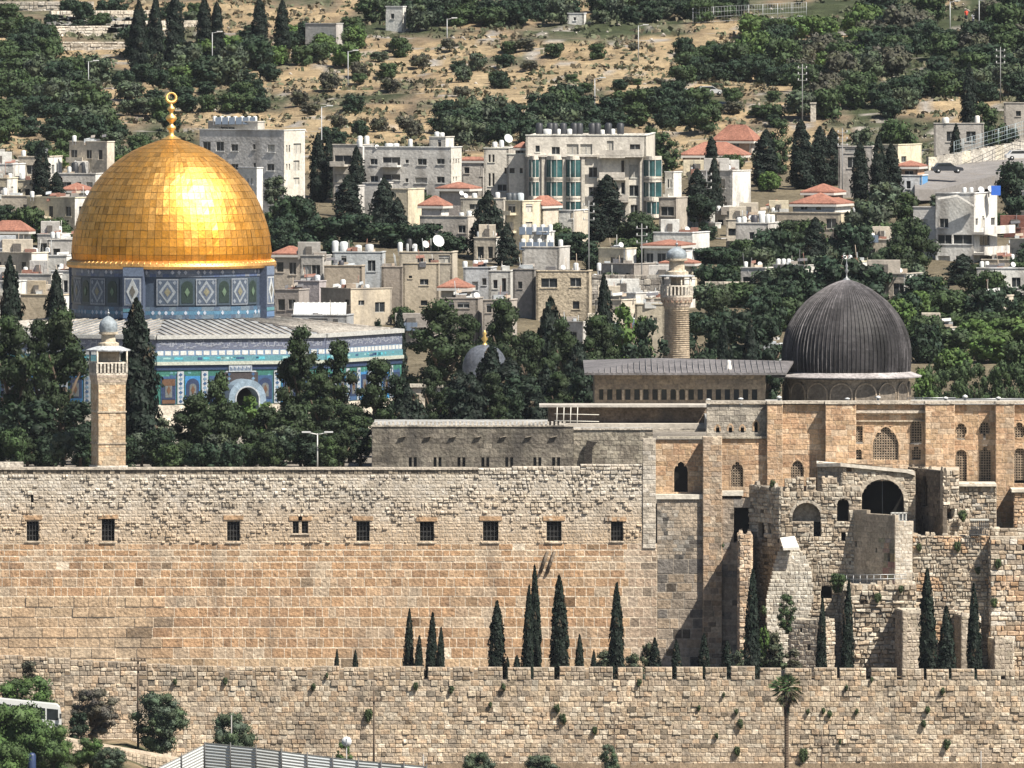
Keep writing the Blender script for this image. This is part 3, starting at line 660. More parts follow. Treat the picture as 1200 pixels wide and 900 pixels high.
zz = PZ(551, 1537); m.prism([(PX(1064, 1546.5), 1546.5), (PX(1105, 1536.5), 1536.5), (PX(1124, 1537.6), 1537.6), (PX(1124, 1546.5), 1546.5)], zz - .5, zz - .02, (.45, .39, .31))
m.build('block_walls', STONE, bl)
m = MB(); K1.pane(m, K1.h(1080, 1087, 558, 593, 'round'), -.5); m.build('dark_opening', DARK, bl)
m = MB(); m.box(PX(1123, 1540), PX(1168, 1540), 1540.1, 1546, PZ(570, 1540.3) + .01, PZ(567, 1540.3), (.6, .55, .46)); m.box(PX(1186, 1540), PX(1290, 1540), 1540.7, 1546, PZ(577, 1540.8) + .01, PZ(573.5, 1540.8), (.6, .55, .46)); m.build('ledge', PLASTER, bl)

bs = thing('angled_bastion', 'angled bastion with a shaded smooth side and a tiny white cabinet on top', 'bastion', (PX(1040, 1537), 1537, 25))
m = MB(); S1 = WL(994, 1540.2, 1049, 1533.9)
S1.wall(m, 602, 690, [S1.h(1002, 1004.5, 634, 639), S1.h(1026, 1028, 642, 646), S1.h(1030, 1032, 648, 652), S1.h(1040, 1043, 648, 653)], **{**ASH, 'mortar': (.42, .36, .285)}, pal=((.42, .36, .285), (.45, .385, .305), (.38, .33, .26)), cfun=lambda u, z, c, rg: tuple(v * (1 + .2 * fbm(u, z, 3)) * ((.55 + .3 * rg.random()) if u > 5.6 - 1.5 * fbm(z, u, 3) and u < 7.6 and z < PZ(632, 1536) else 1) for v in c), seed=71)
S2 = WL(1049, 1533.9, 1069, 1534.4); S2.wall(m, 611, 690, **{**ASH, 'rowh': .4, 'sw': .6}, **toned(PAL_PALE, .15), seed=72)
S1.wall(m, 598, 602.01, u1=S1.L * .4, **{**ASH, 'mortar': (.30, .255, .2)}, **toned(((.42, .37, .30),), .15), seed=71)
S3 = WL(1069, 1534.4, 1071, 1541); S3.wall(m, 611, 690, **ASH, **toned(PAL_PALE), seed=73)
zz = PZ(613, 1535); m.prism([(PX(994, 1540.3), 1540.3), (PX(1049, 1534), 1534), (PX(1069, 1534.5), 1534.5), (PX(1071, 1541), 1541)], zz - .5, zz - .01, (.42, .37, .3))
m.build('bastion_walls', STONE, bs)
m = MB(); a, b = PX(1044, 1535), PX(1063, 1535); z0, z1 = PZ(611, 1535) , PZ(600.5, 1535)
m.box(a, b, 1534.6, 1535.4, z0 - .1, z0 + .1, (.6, .6, .57)); m.box(a, b, 1534.6, 1535.4, z1 - .1, z1, (.6, .6, .57))
for q in (1044.5, 1049, 1053.5, 1058, 1062): m.box(PX(q, 1535) - .05, PX(q, 1535) + .05, 1534.6, 1534.7, z0, z1, (.62, .62, .6))
m.box(a + .1, b - .1, 1534.8, 1535.3, z0, z1 - .1, (.4, .42, .42)); m.build('white_cabinet', PAINT, bs)

sb = MB()  # sloping buttress with a pale cap
for q, Y0, c in () and (([(900, 796), (897, 706), (906, 664), (914, 642), (936, 641), (949, 660), (953, 700), (944, 740), (930, 796)], 1536.2, (.40, .365, .31)),):
    sb.slab([P(a, b, Y0 + (720 - b) * .022) for a, b in q], (0, 3.5, 0), c)
sbb = thing('sloping_buttress', 'pale sloping stone buttress with a white cap leaning on the battered tower', 'buttress', (PX(925, 1537), 1537, 19))
EDG = [(642, 914, 936), (655, 909, 946), (668, 905, 951), (700, 898, 953), (712, 897, 951), (740, 899, 944), (792, 901, 930)]
py_ = 642
while py_ < 790:
    h_ = 4.6; lf = np.interp(py_ + 2, [q[0] for q in EDG], [q[1] for q in EDG]) + fbm(py_, 1) * 1.5; rt_ = np.interp(py_ + 2, [q[0] for q in EDG], [q[2] for q in EDG]) + fbm(py_, 5) * 2.5; Y0 = 1538.9 - (py_ - 642) * .018
    q = WL(float(lf), Y0, float(rt_), Y0); q.wall(sb, py_, py_ + h_, rowh=.4, sw=.42, gap=.02, bev=.05, dmin=.01, dmax=.09, mortar=(.42, .38, .32), jit=.035, thick=1.6, rows=[q.z(py_ + h_), q.z(py_)], **toned(((.50, .465, .40), (.46, .425, .36), (.52, .49, .43), (.42, .38, .32)), .2), seed=int(py_)); py_ += h_
sb.build('buttress_body', STONE, sbb)
m = MB(); m.slab([P(914, 630, 1538.9), P(931, 628, 1538.9), P(936.5, 641, 1537.4), P(918, 642, 1537.4)], (0, 0, -.25), (.75, .72, .65)); m.build('white_cap', PLASTER, sbb)
m = MB(); q = WL(866.5, 1534.8, 880, 1534.8); q.wall(m, 626, 792, **{**RUB, 'dmax': .1}, **toned(PAL_TAN, .2), seed=81); q = WL(880, 1534.8, 881, 1545); q.wall(m, 626, 792, **RUB, **toned(PAL_TAN, .2), seed=82)
q = WL(865.5, 1545, 866.5, 1534.8); q.wall(m, 626, 792, **RUB, **toned(PAL_TAN, .2), seed=83)
sp_ = m.build('stone_pier', STONE); tag(sp_, 'narrow tall rubble pier standing under the dark round archway', 'pier')

tw = thing('ruin_terrace', 'rough rubble terrace wall with a railing on top, standing below the angled bastion', 'wall', (PX(1030, 1532), 1532, 19))
m = MB(); G1 = WL(994, 1532.5, 1074, 1532.5); rr1 = {**RUB, 'dmax': .34, 'jit': .08, 'rowh': .45, 'sw': .55}
G1.wall(m, 685, 792, **rr1, **toned(PAL_RUIN, .25), seed=91)
G2 = WL(988, 1540.5, 994, 1532.5); G2.wall(m, 685, 792, **rr1, **toned(PAL_RUIN, .25), seed=92)
m.box(PX(988.5, 1533), PX(1074, 1533), 1532.7, 1541, PZ(686, 1533) - .5, PZ(686, 1533), (.5, .45, .37))
m.build('terrace_face', STONE, tw)
m = MB()
for y_ in (674, 679): m.tube(P(990, y_, 1533), P(1062, y_ - 1, 1533), .04, n=4, c=(.45, .47, .5))
for q in range(992, 1063, 8): m.tube(P(q, 674, 1533), P(q, 686, 1533), .035, n=4, c=(.5, .5, .5))
m.build('railing', METAL, tw)
wl = thing('rubble_wall', 'high weathered rubble wall with tufts and holes under the small metal gate', 'wall', (PX(1130, 1534), 1534, 19))
m = MB(); r2 = {**RUB, 'dmax': .2}
def rcf(u, z, c, rg):
    k = 1 + .3 * fbm(u / 2.5, z / 2.5, 3); t = fbm(u / 4, z / 4, 9)
    if t > .15: c = tuple(.5 * a + .5 * b for a, b in zip(c, (.52, .30, .15)))
    return tuple(v * k for v in c)
Q1 = WL(1069.5, 1535, 1161, 1535); Q1.wall(m, 628, 792, [Q1.h(1102, 1105, 699, 705)], **r2, pal=PAL_RUIN, cfun=rcf, seed=101)
Q2 = WL(1161, 1533.4, 1300, 1533.4); Q2.wall(m, 632, 792, [Q2.h(1198, 1203, 638, 645)], **{**r2, 'rowh': .5, 'sw': .7}, pal=PAL_FRONT + PAL_PALE, cfun=rcf, seed=102)
Q3 = WL(1160.8, 1535.0, 1161, 1533.4); Q3.wall(m, 632, 792, **r2, pal=PAL_RUIN, cfun=rcf, seed=103)
m.box(PX(1069, 1535), PX(1161, 1535), 1535.3, 1541.5, PZ(629, 1535) - .5, PZ(629, 1535), (.45, .39, .31)); m.box(PX(1161, 1533), PX(1300, 1533), 1533.6, 1546, PZ(628, 1535) - .6, PZ(628, 1535) - .01, (.45, .39, .31))
m.build('wall_face', STONE, wl)
for a, b, t in ((1070, 1136, 627), (1136, 1160, 621), (1160, 1210, 619)):
    m = MB(); q = WL(a, 1535.3, b, 1535.3); q.wall(m, t, 628, **{**RUB, 'thick': .6}, **toned(PAL_RUIN), seed=a); m.build('parapet', STONE, wl)
# lower piers that throw the diagonal shadows
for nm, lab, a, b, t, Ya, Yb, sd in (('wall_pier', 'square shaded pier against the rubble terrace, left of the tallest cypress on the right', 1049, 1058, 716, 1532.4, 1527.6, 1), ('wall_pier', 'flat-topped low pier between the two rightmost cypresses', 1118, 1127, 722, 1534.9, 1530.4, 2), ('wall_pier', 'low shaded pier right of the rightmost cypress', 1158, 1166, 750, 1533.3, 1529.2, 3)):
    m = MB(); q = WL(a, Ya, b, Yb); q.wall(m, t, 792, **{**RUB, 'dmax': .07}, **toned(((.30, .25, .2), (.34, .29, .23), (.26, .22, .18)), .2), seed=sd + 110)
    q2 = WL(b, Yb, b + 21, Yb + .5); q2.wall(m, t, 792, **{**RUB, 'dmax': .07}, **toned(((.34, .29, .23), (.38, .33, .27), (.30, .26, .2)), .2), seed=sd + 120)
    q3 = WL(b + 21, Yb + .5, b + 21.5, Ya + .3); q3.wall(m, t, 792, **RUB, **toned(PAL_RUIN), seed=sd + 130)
    z = PZ(t - 1, Yb); m.prism([(PX(a, Ya), Ya), (PX(b, Yb), Yb), (PX(b + 21, Yb), Yb + .4), (PX(b + 21, Ya), Ya)], z - .35, z, (.47, .42, .34))
    o = m.build(nm, STONE); tag(o, lab, 'pier', 'piers at the foot of the ruins')
m = MB(); q = WL(927, 1530.5, 961, 1528.8); q.wall(m, 727, 792, [q.h(946, 950, 755, 762), q.h(938, 941, 736, 741)], **{**RUB, 'dmax': .06}, **toned(PAL_RUIN[:3], .2), seed=141)
q = WL(925, 1534.5, 927, 1530.5); q.wall(m, 727, 792, **RUB, **toned(PAL_RUIN), seed=142)
q = WL(961, 1528.8, 978, 1532); q.wall(m, 727, 792, **RUB, **toned(PAL_RUIN), seed=143)
z = PZ(726, 1530); m.prism([(PX(925, 1534.5), 1534.5), (PX(927, 1530.5), 1530.5), (PX(961, 1528.8), 1528.8), (PX(978, 1532), 1532)], z - .6, z, (.45, .40, .32))
o = m.build('stone_block', STONE); tag(o, 'squat broken stone block behind the cypress trunks, below the pale sloping buttress', 'ruin')
gt = thing('metal_gate', 'small dark metal gate under a pale canopy on the ledge above the rubble wall', 'gate', P(1148, 626, 1534.4))
m = MB(); a, b = PX(1138, 1534.4), PX(1158, 1534.4); z0, z1 = PZ(627, 1534.4), PZ(610, 1534.4)
for i in range(9): x = a + (b - a) * i / 8; m.box(x - .035, x + .035, 1534.35, 1534.42, z0, z1, (.06, .06, .065))
m.box(a, b, 1534.34, 1534.43, z0, z0 + .1, (.1, .1, .1)); m.box(a, b, 1534.34, 1534.43, z0 + .7, z0 + .78, (.1, .1, .1)); m.build('gate_bars', PAINT, gt)
m = MB(); m.box(a - .1, b + .1, 1534.2, 1535.6, z1, z1 + .12, (.55, .55, .5)); m.build('gate_canopy', PAINT, gt)
# ---------------------------------------------------------------- golden domed shrine
YR = 1660.; s = YR / F; cx = PX(201, YR); zg = 39.0
dr = thing('golden_domed_shrine', 'octagonal blue-tiled shrine under a big golden dome', 'shrine', (cx, YR, zg))
zz = lambda py, k=-1: PZ(py, YR + k * 23)           # heights read on the front faces
RO = 270 * s; PHI = 20
cor = [Vector((cx + RO * math.sin(R(PHI - 22.5 + 45 * k)), YR - RO * math.cos(R(PHI - 22.5 + 45 * k)), 0)) for k in range(8)]
BLUE = (.045, .09, .18); DBLUE = (.035, .055, .11); TURQ = (.11, .25, .29); GREEN = (.045, .15, .125); WHITE = (.38, .41, .44); LBLUE = (.14, .22, .31); BRN = (.12, .07, .045)
def band(m, a, du, n, L, py0, py1, d, c):
    p = a + n * d; q = p + du * L
    z1, z0 = zz(py0), zz(py1); m.slab([Vector((p.x, p.y, z0)), Vector((q.x, q.y, z0)), Vector((q.x, q.y, z1)), Vector((p.x, p.y, z1))], n * -.6, c)
def rect(m, a, du, n, u0, u1, z0, z1, d, c, th=.06):
    P_ = lambda u, z: Vector((*(a + du * u + n * d).xy, z)); m.slab([P_(u0, z0), P_(u1, z0), P_(u1, z1), P_(u0, z1)], n * -th, c)
def diamond(m, a, du, n, u, z, hw, hh, d, c, th=.05):
    P_ = lambda u_, z_: Vector((*(a + du * u_ + n * d).xy, z_)); m.slab([P_(u - hw, z), P_(u, z - hh), P_(u + hw, z), P_(u, z + hh)], n * -th, c)
zb = 40.2
for k in range(8):
    a = cor[k]; b = cor[(k + 1) % 8]; du = (b - a).normalized(); n = Vector((du.y, -du.x, 0)); L = (b - a).length
    vis = k in (0, 1, 7)
    m = MB(); band(m, a, du, n, L, 474, 700 if False else 512, 0.05, (.55, .50, .42)); wallb = m.build('marble_base', STONE, dr)
    m = MB(); band(m, a, du, n, L, 433.5, 474, 0, GREEN)
    rg = random.Random(k)
    for i in range(int(L / .5)):       # mosaic flecks in the green field
        for z in np.arange(zz(441), zz(434), .3): 
            if rg.random() < .35: rect(m, a, du, n, i * .5 + .08, i * .5 + .4, z, z + .2, .015, rg.choice((TURQ, BLUE, GREEN, (.09, .27, .2))), .05)
    m.build('tiled_wall', TILE, dr)
    m = MB(); band(m, a, du, n, L, 392.5, 397, .35, (.44, .44, .42)); band(m, a, du, n, L, 423.5, 427.5, .3, (.42, .44, .38)); band(m, a, du, n, L, 427.5, 433.5, .1, DBLUE)
    m.build('cornice', TILE, dr)
    m = MB(); band(m, a, du, n, L, 397, 410, .08, (.13, .145, .20))
    u = .2
    while u < L - .5:                   # script band: white strokes on blue
        w_ = rg.uniform(.15, .5); z = zz(rg.uniform(401.5, 408.5)); rect(m, a, du, n, u, u + w_, z, z + .10, .10, (.30, .32, .37))
        if rg.random() < .7: h_ = rg.uniform(.2, .65); rect(m, a, du, n, u + w_ * .5, u + w_ * .5 + .09, z, min(z + h_, zz(398.5)), .10, (.30, .32, .37))
        if rg.random() < .4: z = zz(rg.uniform(399.5, 403)); rect(m, a, du, n, u, u + .2, z, z + .08, .10, (.30, .32, .37))
        u += w_ * rg.uniform(.5, 1.0)
    m.build('script_band', TILE, dr)
    m = MB(); band(m, a, du, n, L, 410, 417, .06, (.16, .24, .36)); N_ = 22
    for i in range(N_): u = L * (i + .14) / N_; rect(m, a, du, n, u, u + L / N_ * .76, zz(416), zz(411), .09, (.55, .56, .54))
    m.build('white_panel_band', TILE, dr)
    m = MB(); band(m, a, du, n, L, 417, 423.5, .16, TURQ)
    for i in range(30):
        if rg.random() < .6: u = rg.uniform(.1, L - 1.1); rect(m, a, du, n, u, u + rg.uniform(.3, 1), zz(rg.uniform(420, 422)), zz(418.6), .18, rg.choice((BLUE, (.3, .5, .5), (.10, .42, .5))))
    m.build('turquoise_band', TILE, dr)
    if not vis: continue
    bw = L / 7
    for i in range(7):
        c = bw * (i + .5)
        if i != 3 or k != 0:
            m = MB(); z0, z1 = zz(473), zz(440.5); rect(m, a, du, n, c - bw * .31, c + bw * .31, z0, z1, .07, BLUE if i % 2 == 0 else (.05, .2, .42), .06)
            h = (c - bw * .27, c + bw * .27, z0 + .5, z1 - .25, 'round' if i in (1, 2, 4, 5) else 'rect'); wv = m.build('window', TILE, dr)
            m = MB(); arch_pane(m, a, du, n, h, .12, (.035, .05, .10)); m.build('window_recess', TILE, wv)
            m = MB(); g2 = (c - bw * .14, c + bw * .14, z0 + .7, z1 - .8, h[4]); arch_pane(m, a, du, n, g2, .16, (.13, .14, .14)); diamond(m, a, du, n, c, (z0 + z1) / 2, bw * .09, .5, .19, BRN); m.build('grille', TILE, wv)
            if i == 0: m = MB(); rect(m, a, du, n, c - bw * .27, c + bw * .27, z1 - 1.0, z1 - .3, .17, BRN); rect(m, a, du, n, c - bw * .27, c + bw * .27, z0 + .05, z0 + .45, .17, BRN); m.build('brown_panel', TILE, wv)
        if i < 6:
            m = MB(); u = bw * (i + 1); rect(m, a, du, n, u - .36, u + .36, zz(473), zz(435), .12, WHITE, .08)
            for q in range(7): diamond(m, a, du, n, u, zz(470 - q * 5.2), .22, .2, .15, LBLUE if q % 2 else BLUE)
            m.build('tiled_pillar', TILE, dr)
    if k == 0:
        c = bw * 3.5
        m = MB(); rect(m, a, du, n, c - 1.4, c + 1.2, zz(436), zz(428), .22, WHITE, .1)
        for q in range(16): rect(m, a, du, n, c - 1.3 + q * .155, c - 1.3 + q * .155 + .08, zz(434.5), zz(430 + (q * 7) % 3), .24, BLUE)
        m.build('white_sign_panel', TILE, dr)
        m = MB(); p0 = a + n * 2.2; h = (c - 1.25, c + 1.25, zz(512), zz(453.5), 'round')
        m2 = MB(); arch_ring(m2, p0, du, n, h, .85, -2.1, 0, (.22, .29, .36)); arch_ring(m2, p0, du, n, h, .15, -.2, .08, WHITE); gt_ = m2.build('gate_arch', TILE, dr)
        m = MB(); arch_pane(m, p0, du, n, h, -2.0, (.03, .03, .05)); m.build('gate_opening', DARK, gt_)
        m = MB(); arch_pane(m, a, du, n, (c - 1.9, c + 1.9, zz(455), zz(436.5), 'rect'), .14, (.06, .05, .05)); m.build('dark_lintel', TILE, dr)
# roof of the octagon
zr0, zr1 = zz(394), PZ(374.5, YR - 11); rI = 120 * s
m = MB(); nr = 21
for k in range(8):
    a = cor[k]; b = cor[(k + 1) % 8]; ctr = Vector((cx, YR, 0))
    ai = ctr + (a - ctr) * (rI / RO); bi = ctr + (b - ctr) * (rI / RO)
    A = Vector((a.x, a.y, zr0)); B = Vector((b.x, b.y, zr0)); Ai = Vector((ai.x, ai.y, zr1)); Bi = Vector((bi.x, bi.y, zr1))
    m.slab([A, B, Bi, Ai], (0, 0, -.3), (.235, .25, .265))
    for i in range(nr):
        t = (i + .5) / nr; p = A.lerp(B, t); inward = (ctr - (a + b) / 2).normalized(); q = Vector((p.x, p.y, 0)); dmax = (Vector((Ai.x, Ai.y, 0)) - q).dot(inward)
        # seam runs straight up the slope until it meets the hip
        half = (B - A).length / 2; off = abs((p - (A + B) / 2).length); ap = (ctr - Vector(((a + b) / 2).xy.to_3d())).length; run = min(ap - rI * math.cos(R(22.5)), (half - off) / math.tan(R(22.5)))
        run = min(ap * (1 - rI / RO), (half - off) / math.tan(R(22.5)))
        e = p + inward * run; e.z = zr0 + (zr1 - zr0) * run / (ap * (1 - rI / RO)); m.tube(p + Vector((0, 0, .05)), e + Vector((0, 0, .05)), .10, n=4, c=(.34, .315, .28))
m.build('octagon_roof', LEAD, dr)
# drum
rD = 116 * s; zD0 = zr1 - .6; zt_ = PZ(312, YR - 11)
zd = lambda py: PZ(py, YR - 11)
m = MB(); m.lathe(cx, YR, [(rD, zD0), (rD, zt_)], 96, (.055, .075, .11), False)
m.build('drum', TILE, dr)
def onr(a, rad): q = Vector((math.sin(a), -math.cos(a), 0)); return Vector((cx, YR, 0)) + q * rad, Vector((math.cos(a), math.sin(a), 0)), q
for nm, p0, p1, cols, d in (('upper_drum_band', 314, 325, ((.10, .13, .19), (.16, .18, .22), (.08, .11, .2)), .06), ('lower_drum_band', 360, 374, ((.08, .11, .16), (.07, .13, .20), (.13, .17, .21)), .08)):
    m = MB(); rg = random.Random(nm)
    for i in range(96):
        c0, t, q = onr(2 * math.pi * (i + .5) / 96, rD); hw = math.pi * rD / 96
        zs_ = [zd(p1), zd(p1 - (p1 - p0) * .35), zd(p1 - (p1 - p0) * .65), zd(p0)]
        for j in range(3): rect(m, c0, t, q, -hw, hw, zs_[j] + .01, zs_[j + 1], d, rg.choice(cols) if j != 1 else ((.08, .18, .27) if p0 > 340 else (.13, .16, .22)))
        if rg.random() < .6: diamond(m, c0, t, q, 0, (zs_[0] + zs_[3]) / 2, .2, .25, d + .04, (.4, .43, .5))
    m.build(nm, TILE, dr)
for k in range(16):
    c0, t, q = onr(R(-1 + 22.5 * k), rD)
    if abs(((-1 + 22.5 * k + 20 + 45) % 90) - 45) < 6: continue
    m = MB(); z0, z1 = zd(358), zd(327); W_ = 1.18; rect(m, c0, t, q, -W_, W_, z0, z1, .12, (.20, .22, .25)); rect(m, c0, t, q, -W_ + .14, W_ - .14, z0 + .14, z1 - .14, .14, (.07, .09, .125))
    zc = (z0 + z1) / 2; diamond(m, c0, t, q, 0, zc, .92, 1.25, .17, (.235, .26, .285)); diamond(m, c0, t, q, 0, zc, .60, .88, .2, (.09, .11, .15)); diamond(m, c0, t, q, 0, zc, .36, .5, .23, (.18, .17, .12))
    for sx in (-1, 1):
        for sz in (-1, 1): diamond(m, c0, t, q, sx * .78, zc + sz * 1.0, .2, .25, .17, (.21, .235, .27))
    m.build('tile_panel', TILE, dr)
    c0, t, q = onr(R(-1 + 22.5 * k + 11.25), rD); m = MB(); rect(m, c0, t, q, -.85, .85, z0, z1, .10, (.05, .07, .09)); h = (-.62, .62, z0 + .25, z1 - .25, 'round'); arch_pane(m, c0, t, q, h, .14, (.025, .04, .035)); wv = m.build('drum_window', TILE, dr)
    m = MB(); diamond(m, c0, t, q, 0, zc, .28, .5, .2, (.10, .15, .10)); m.build('grille', TILE, wv)
for k in range(4):
    a0 = R(-20 + 90 * k); c0, t, q = onr(a0, rD)
    m = MB(); rect(m, c0, t, q, -1.15, 1.15, zD0, zd(313.5), .75, (.08, .10, .15), .9)
    for j, (y0, y1, c) in enumerate(((314, 324, (.16, .2, .28)), (362, 366, TURQ), (367, 373, (.12, .2, .34)))): rect(m, c0, t, q, -1.12, 1.12, zd(y1), zd(y0), .79, c)
    zc = zd(342); rect(m, c0, t, q, -.95, .95, zd(358), zd(326), .80, (.42, .44, .46)); rect(m, c0, t, q, -.8, .8, zd(356.5), zd(327.5), .83, (.14, .17, .23)); diamond(m, c0, t, q, 0, zc, .7, 1.4, .87, (.48, .5, .5)); diamond(m, c0, t, q, 0, zc, .35, .7, .9, (.16, .15, .13))
    m.build('drum_pier', TILE, dr)
# golden dome made of single sheets
prof = [(3, 161), (12, 163.5), (25, 168), (38, 173), (50, 179), (62, 187), (72, 195), (80, 203), (88, 212), (95, 222), (101, 233), (106, 244), (110, 255), (113.5, 267), (116, 279), (117.5, 291), (117.6, 300), (116.5, 305.5)]
pr = [(r * s, PZ(py, YR)) for r, py in prof]
m = MB(); m.lathe(cx, YR, [(r * .995 - .03, z - .02) for r, z in pr[::-1]], 64, (.5, .27, .08), True)
m.build('dome_shell', GOLD, dr)
m = MB(); NS = 84; rg = random.Random(2)
# resample the profile into rows of near equal height
arc = [0]
for a, b in zip(pr, pr[1:]): arc.append(arc[-1] + math.hypot(b[0] - a[0], b[1] - a[1]))
NRW = 21; rws = [(float(np.interp(arc[-1] * t / NRW, arc, [p[0] for p in pr])), float(np.interp(arc[-1] * t / NRW, arc, [p[1] for p in pr]))) for t in range(NRW + 1)]
for j in range(NRW):
    (r0, z0), (r1, z1) = rws[j], rws[j + 1]
    n_ = NS if j > 5 else NS // 2
    for i in range(n_):
        if rg.random() < .004: continue
        a0 = 2 * math.pi * i / n_; a1 = 2 * math.pi * (i + 1) / n_; g_ = .0025 * (84 / n_) ** 0
        ja = [rg.uniform(-.035, .035) for _ in range(4)]; gz = .03
        def pt(r, z, a, d): r += d; return (cx + r * math.cos(a), YR + r * math.sin(a), z)
        va = (z0 - z1) * .022; ga = g_ * .8
        q = [pt(r1, z1 + va, a0 + ga, ja[0]), pt(r1, z1 + va, a1 - ga, ja[1]), pt(r0, z0 - va, a1 - ga, ja[2]), pt(r0, z0 - va, a0 + ga, ja[3])]
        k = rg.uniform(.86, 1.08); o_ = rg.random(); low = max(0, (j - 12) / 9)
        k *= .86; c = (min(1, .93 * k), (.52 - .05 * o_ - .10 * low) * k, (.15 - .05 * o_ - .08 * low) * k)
        if rg.random() < .035: c = tuple(v * .72 for v in c)
        if j == 0: c = (.6, .33, .12)
        m.poly(q, c)
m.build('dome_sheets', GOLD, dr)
m = MB(); m.lathe(cx, YR, [(117 * s, PZ(313, YR)), (122 * s, PZ(312.5, YR)), (123.5 * s, PZ(309.5, YR)), (122 * s, PZ(306, YR)), (118 * s, PZ(304, YR)), (116 * s, PZ(303, YR))], 128, (.80, .44, .14), False)
for i in range(104):
    a = 2 * math.pi * i / 104; q = Vector((math.cos(a), math.sin(a), 0)); c0 = Vector((cx, YR, 0)); m.tube(c0 + q * 117.5 * s + Vector((0, 0, PZ(303.6, YR))), c0 + q * 123 * s + Vector((0, 0, PZ(307, YR))), .06, n=4, c=(.85, .55, .22))
m.build('dome_ring', GOLD, dr)
zt_ = PZ(161.5, YR); py2 = lambda p: PZ(p, YR)
m = MB(); m.lathe(cx, YR, [(1.1, py2(163)), (.6, py2(160.5)), (.28, py2(158)), (.3, py2(153)), (.5, py2(151)), (.5, py2(148.5)), (.22, py2(146)), (.2, py2(144)), (.5, py2(141)), (.62, py2(138.5)), (.5, py2(136)), (.2, py2(133.5)), (.2, py2(131)), (.42, py2(128.5)), (.42, py2(126.5)), (.18, py2(124)), (.14, py2(120.5))], 16, (.9, .6, .22)); fn = m.build('finial', GOLD, dr)
m = MB(); c_ = Vector((cx, YR, py2(114.5)))
for i in range(24):
    a0 = 2 * math.pi * i / 24; a1 = 2 * math.pi * (i + 1) / 24; rr_ = .52; m.tube(c_ + Vector((math.cos(a0), 0, math.sin(a0))) * rr_, c_ + Vector((math.cos(a1), 0, math.sin(a1))) * rr_, .15 + .05 * math.sin(-a0), n=8, c=(.9, .6, .22))
m.build('crescent_ring', GOLD, fn)
# raised platform and its steps
m = MB(); m.prism([(PX(-200, YR), YR - 30), (PX(520, YR), YR - 30), (PX(560, YR), YR + 30), (PX(-200, YR), YR + 30)], 38.5, zz(508), (.46, .43, .38)); pl = m.build('raised_platform', STONE); struct(pl, 'pale stone platform under the golden domed shrine', 'platform')
m = MB(); W9 = WL(466, YR - 31, 516, YR - 31); ah_ = [W9.h(484, 491, 462, 476, 'round'), W9.h(498, 505, 462, 476, 'round')]
W9.wall(m, 454, 560, ah_, **ASH, **toned(PAL_PALE), seed=7); m.box(W9.A.x - .3, W9.B.x + .3, YR - 31.3, YR - 30, W9.z(454) + .01, W9.z(450), (.5, .46, .39)); o = m.build('stone_arcade', STONE); tag(o, 'pale stone arcade wall peeping out among trees right of the tiled shrine', 'arcade')

# ---------------------------------------------------------------- small lead dome in the trees
Y = 1655.; s2 = Y / F; c0x = PX(568, Y)
sd = thing('small_domed_shrine', 'little grey lead dome with a gilt finial half hidden by a dark cypress', 'shrine', (c0x, Y, 39))
m = MB(); m.lathe(c0x, Y, [(26 * s2, 39), (26 * s2, PZ(441, Y))], 8, (.42, .37, .30), False); m.build('drum', STONE, sd)
m = MB(); m.lathe(c0x, Y, [(27 * s2, PZ(441, Y)), (27.5 * s2, PZ(438, Y)), (26 * s2, PZ(436, Y)), (26 * s2, PZ(428, Y)), (24.5 * s2, PZ(421, Y)), (21 * s2, PZ(414, Y)), (16 * s2, PZ(408.5, Y)), (9 * s2, PZ(405, Y)), (.1, PZ(403.5, Y))], 32, (.09, .10, .12)); m.build('dome', LEAD, sd)
m = MB(); m.lathe(c0x, Y, [(.3, PZ(404, Y)), (.12, PZ(401, Y)), (.38, PZ(397, Y)), (.12, PZ(393.5, Y)), (.25, PZ(391, Y)), (.03, PZ(387, Y))], 8, (.8, .55, .2)); m.build('finial', GOLD, sd)

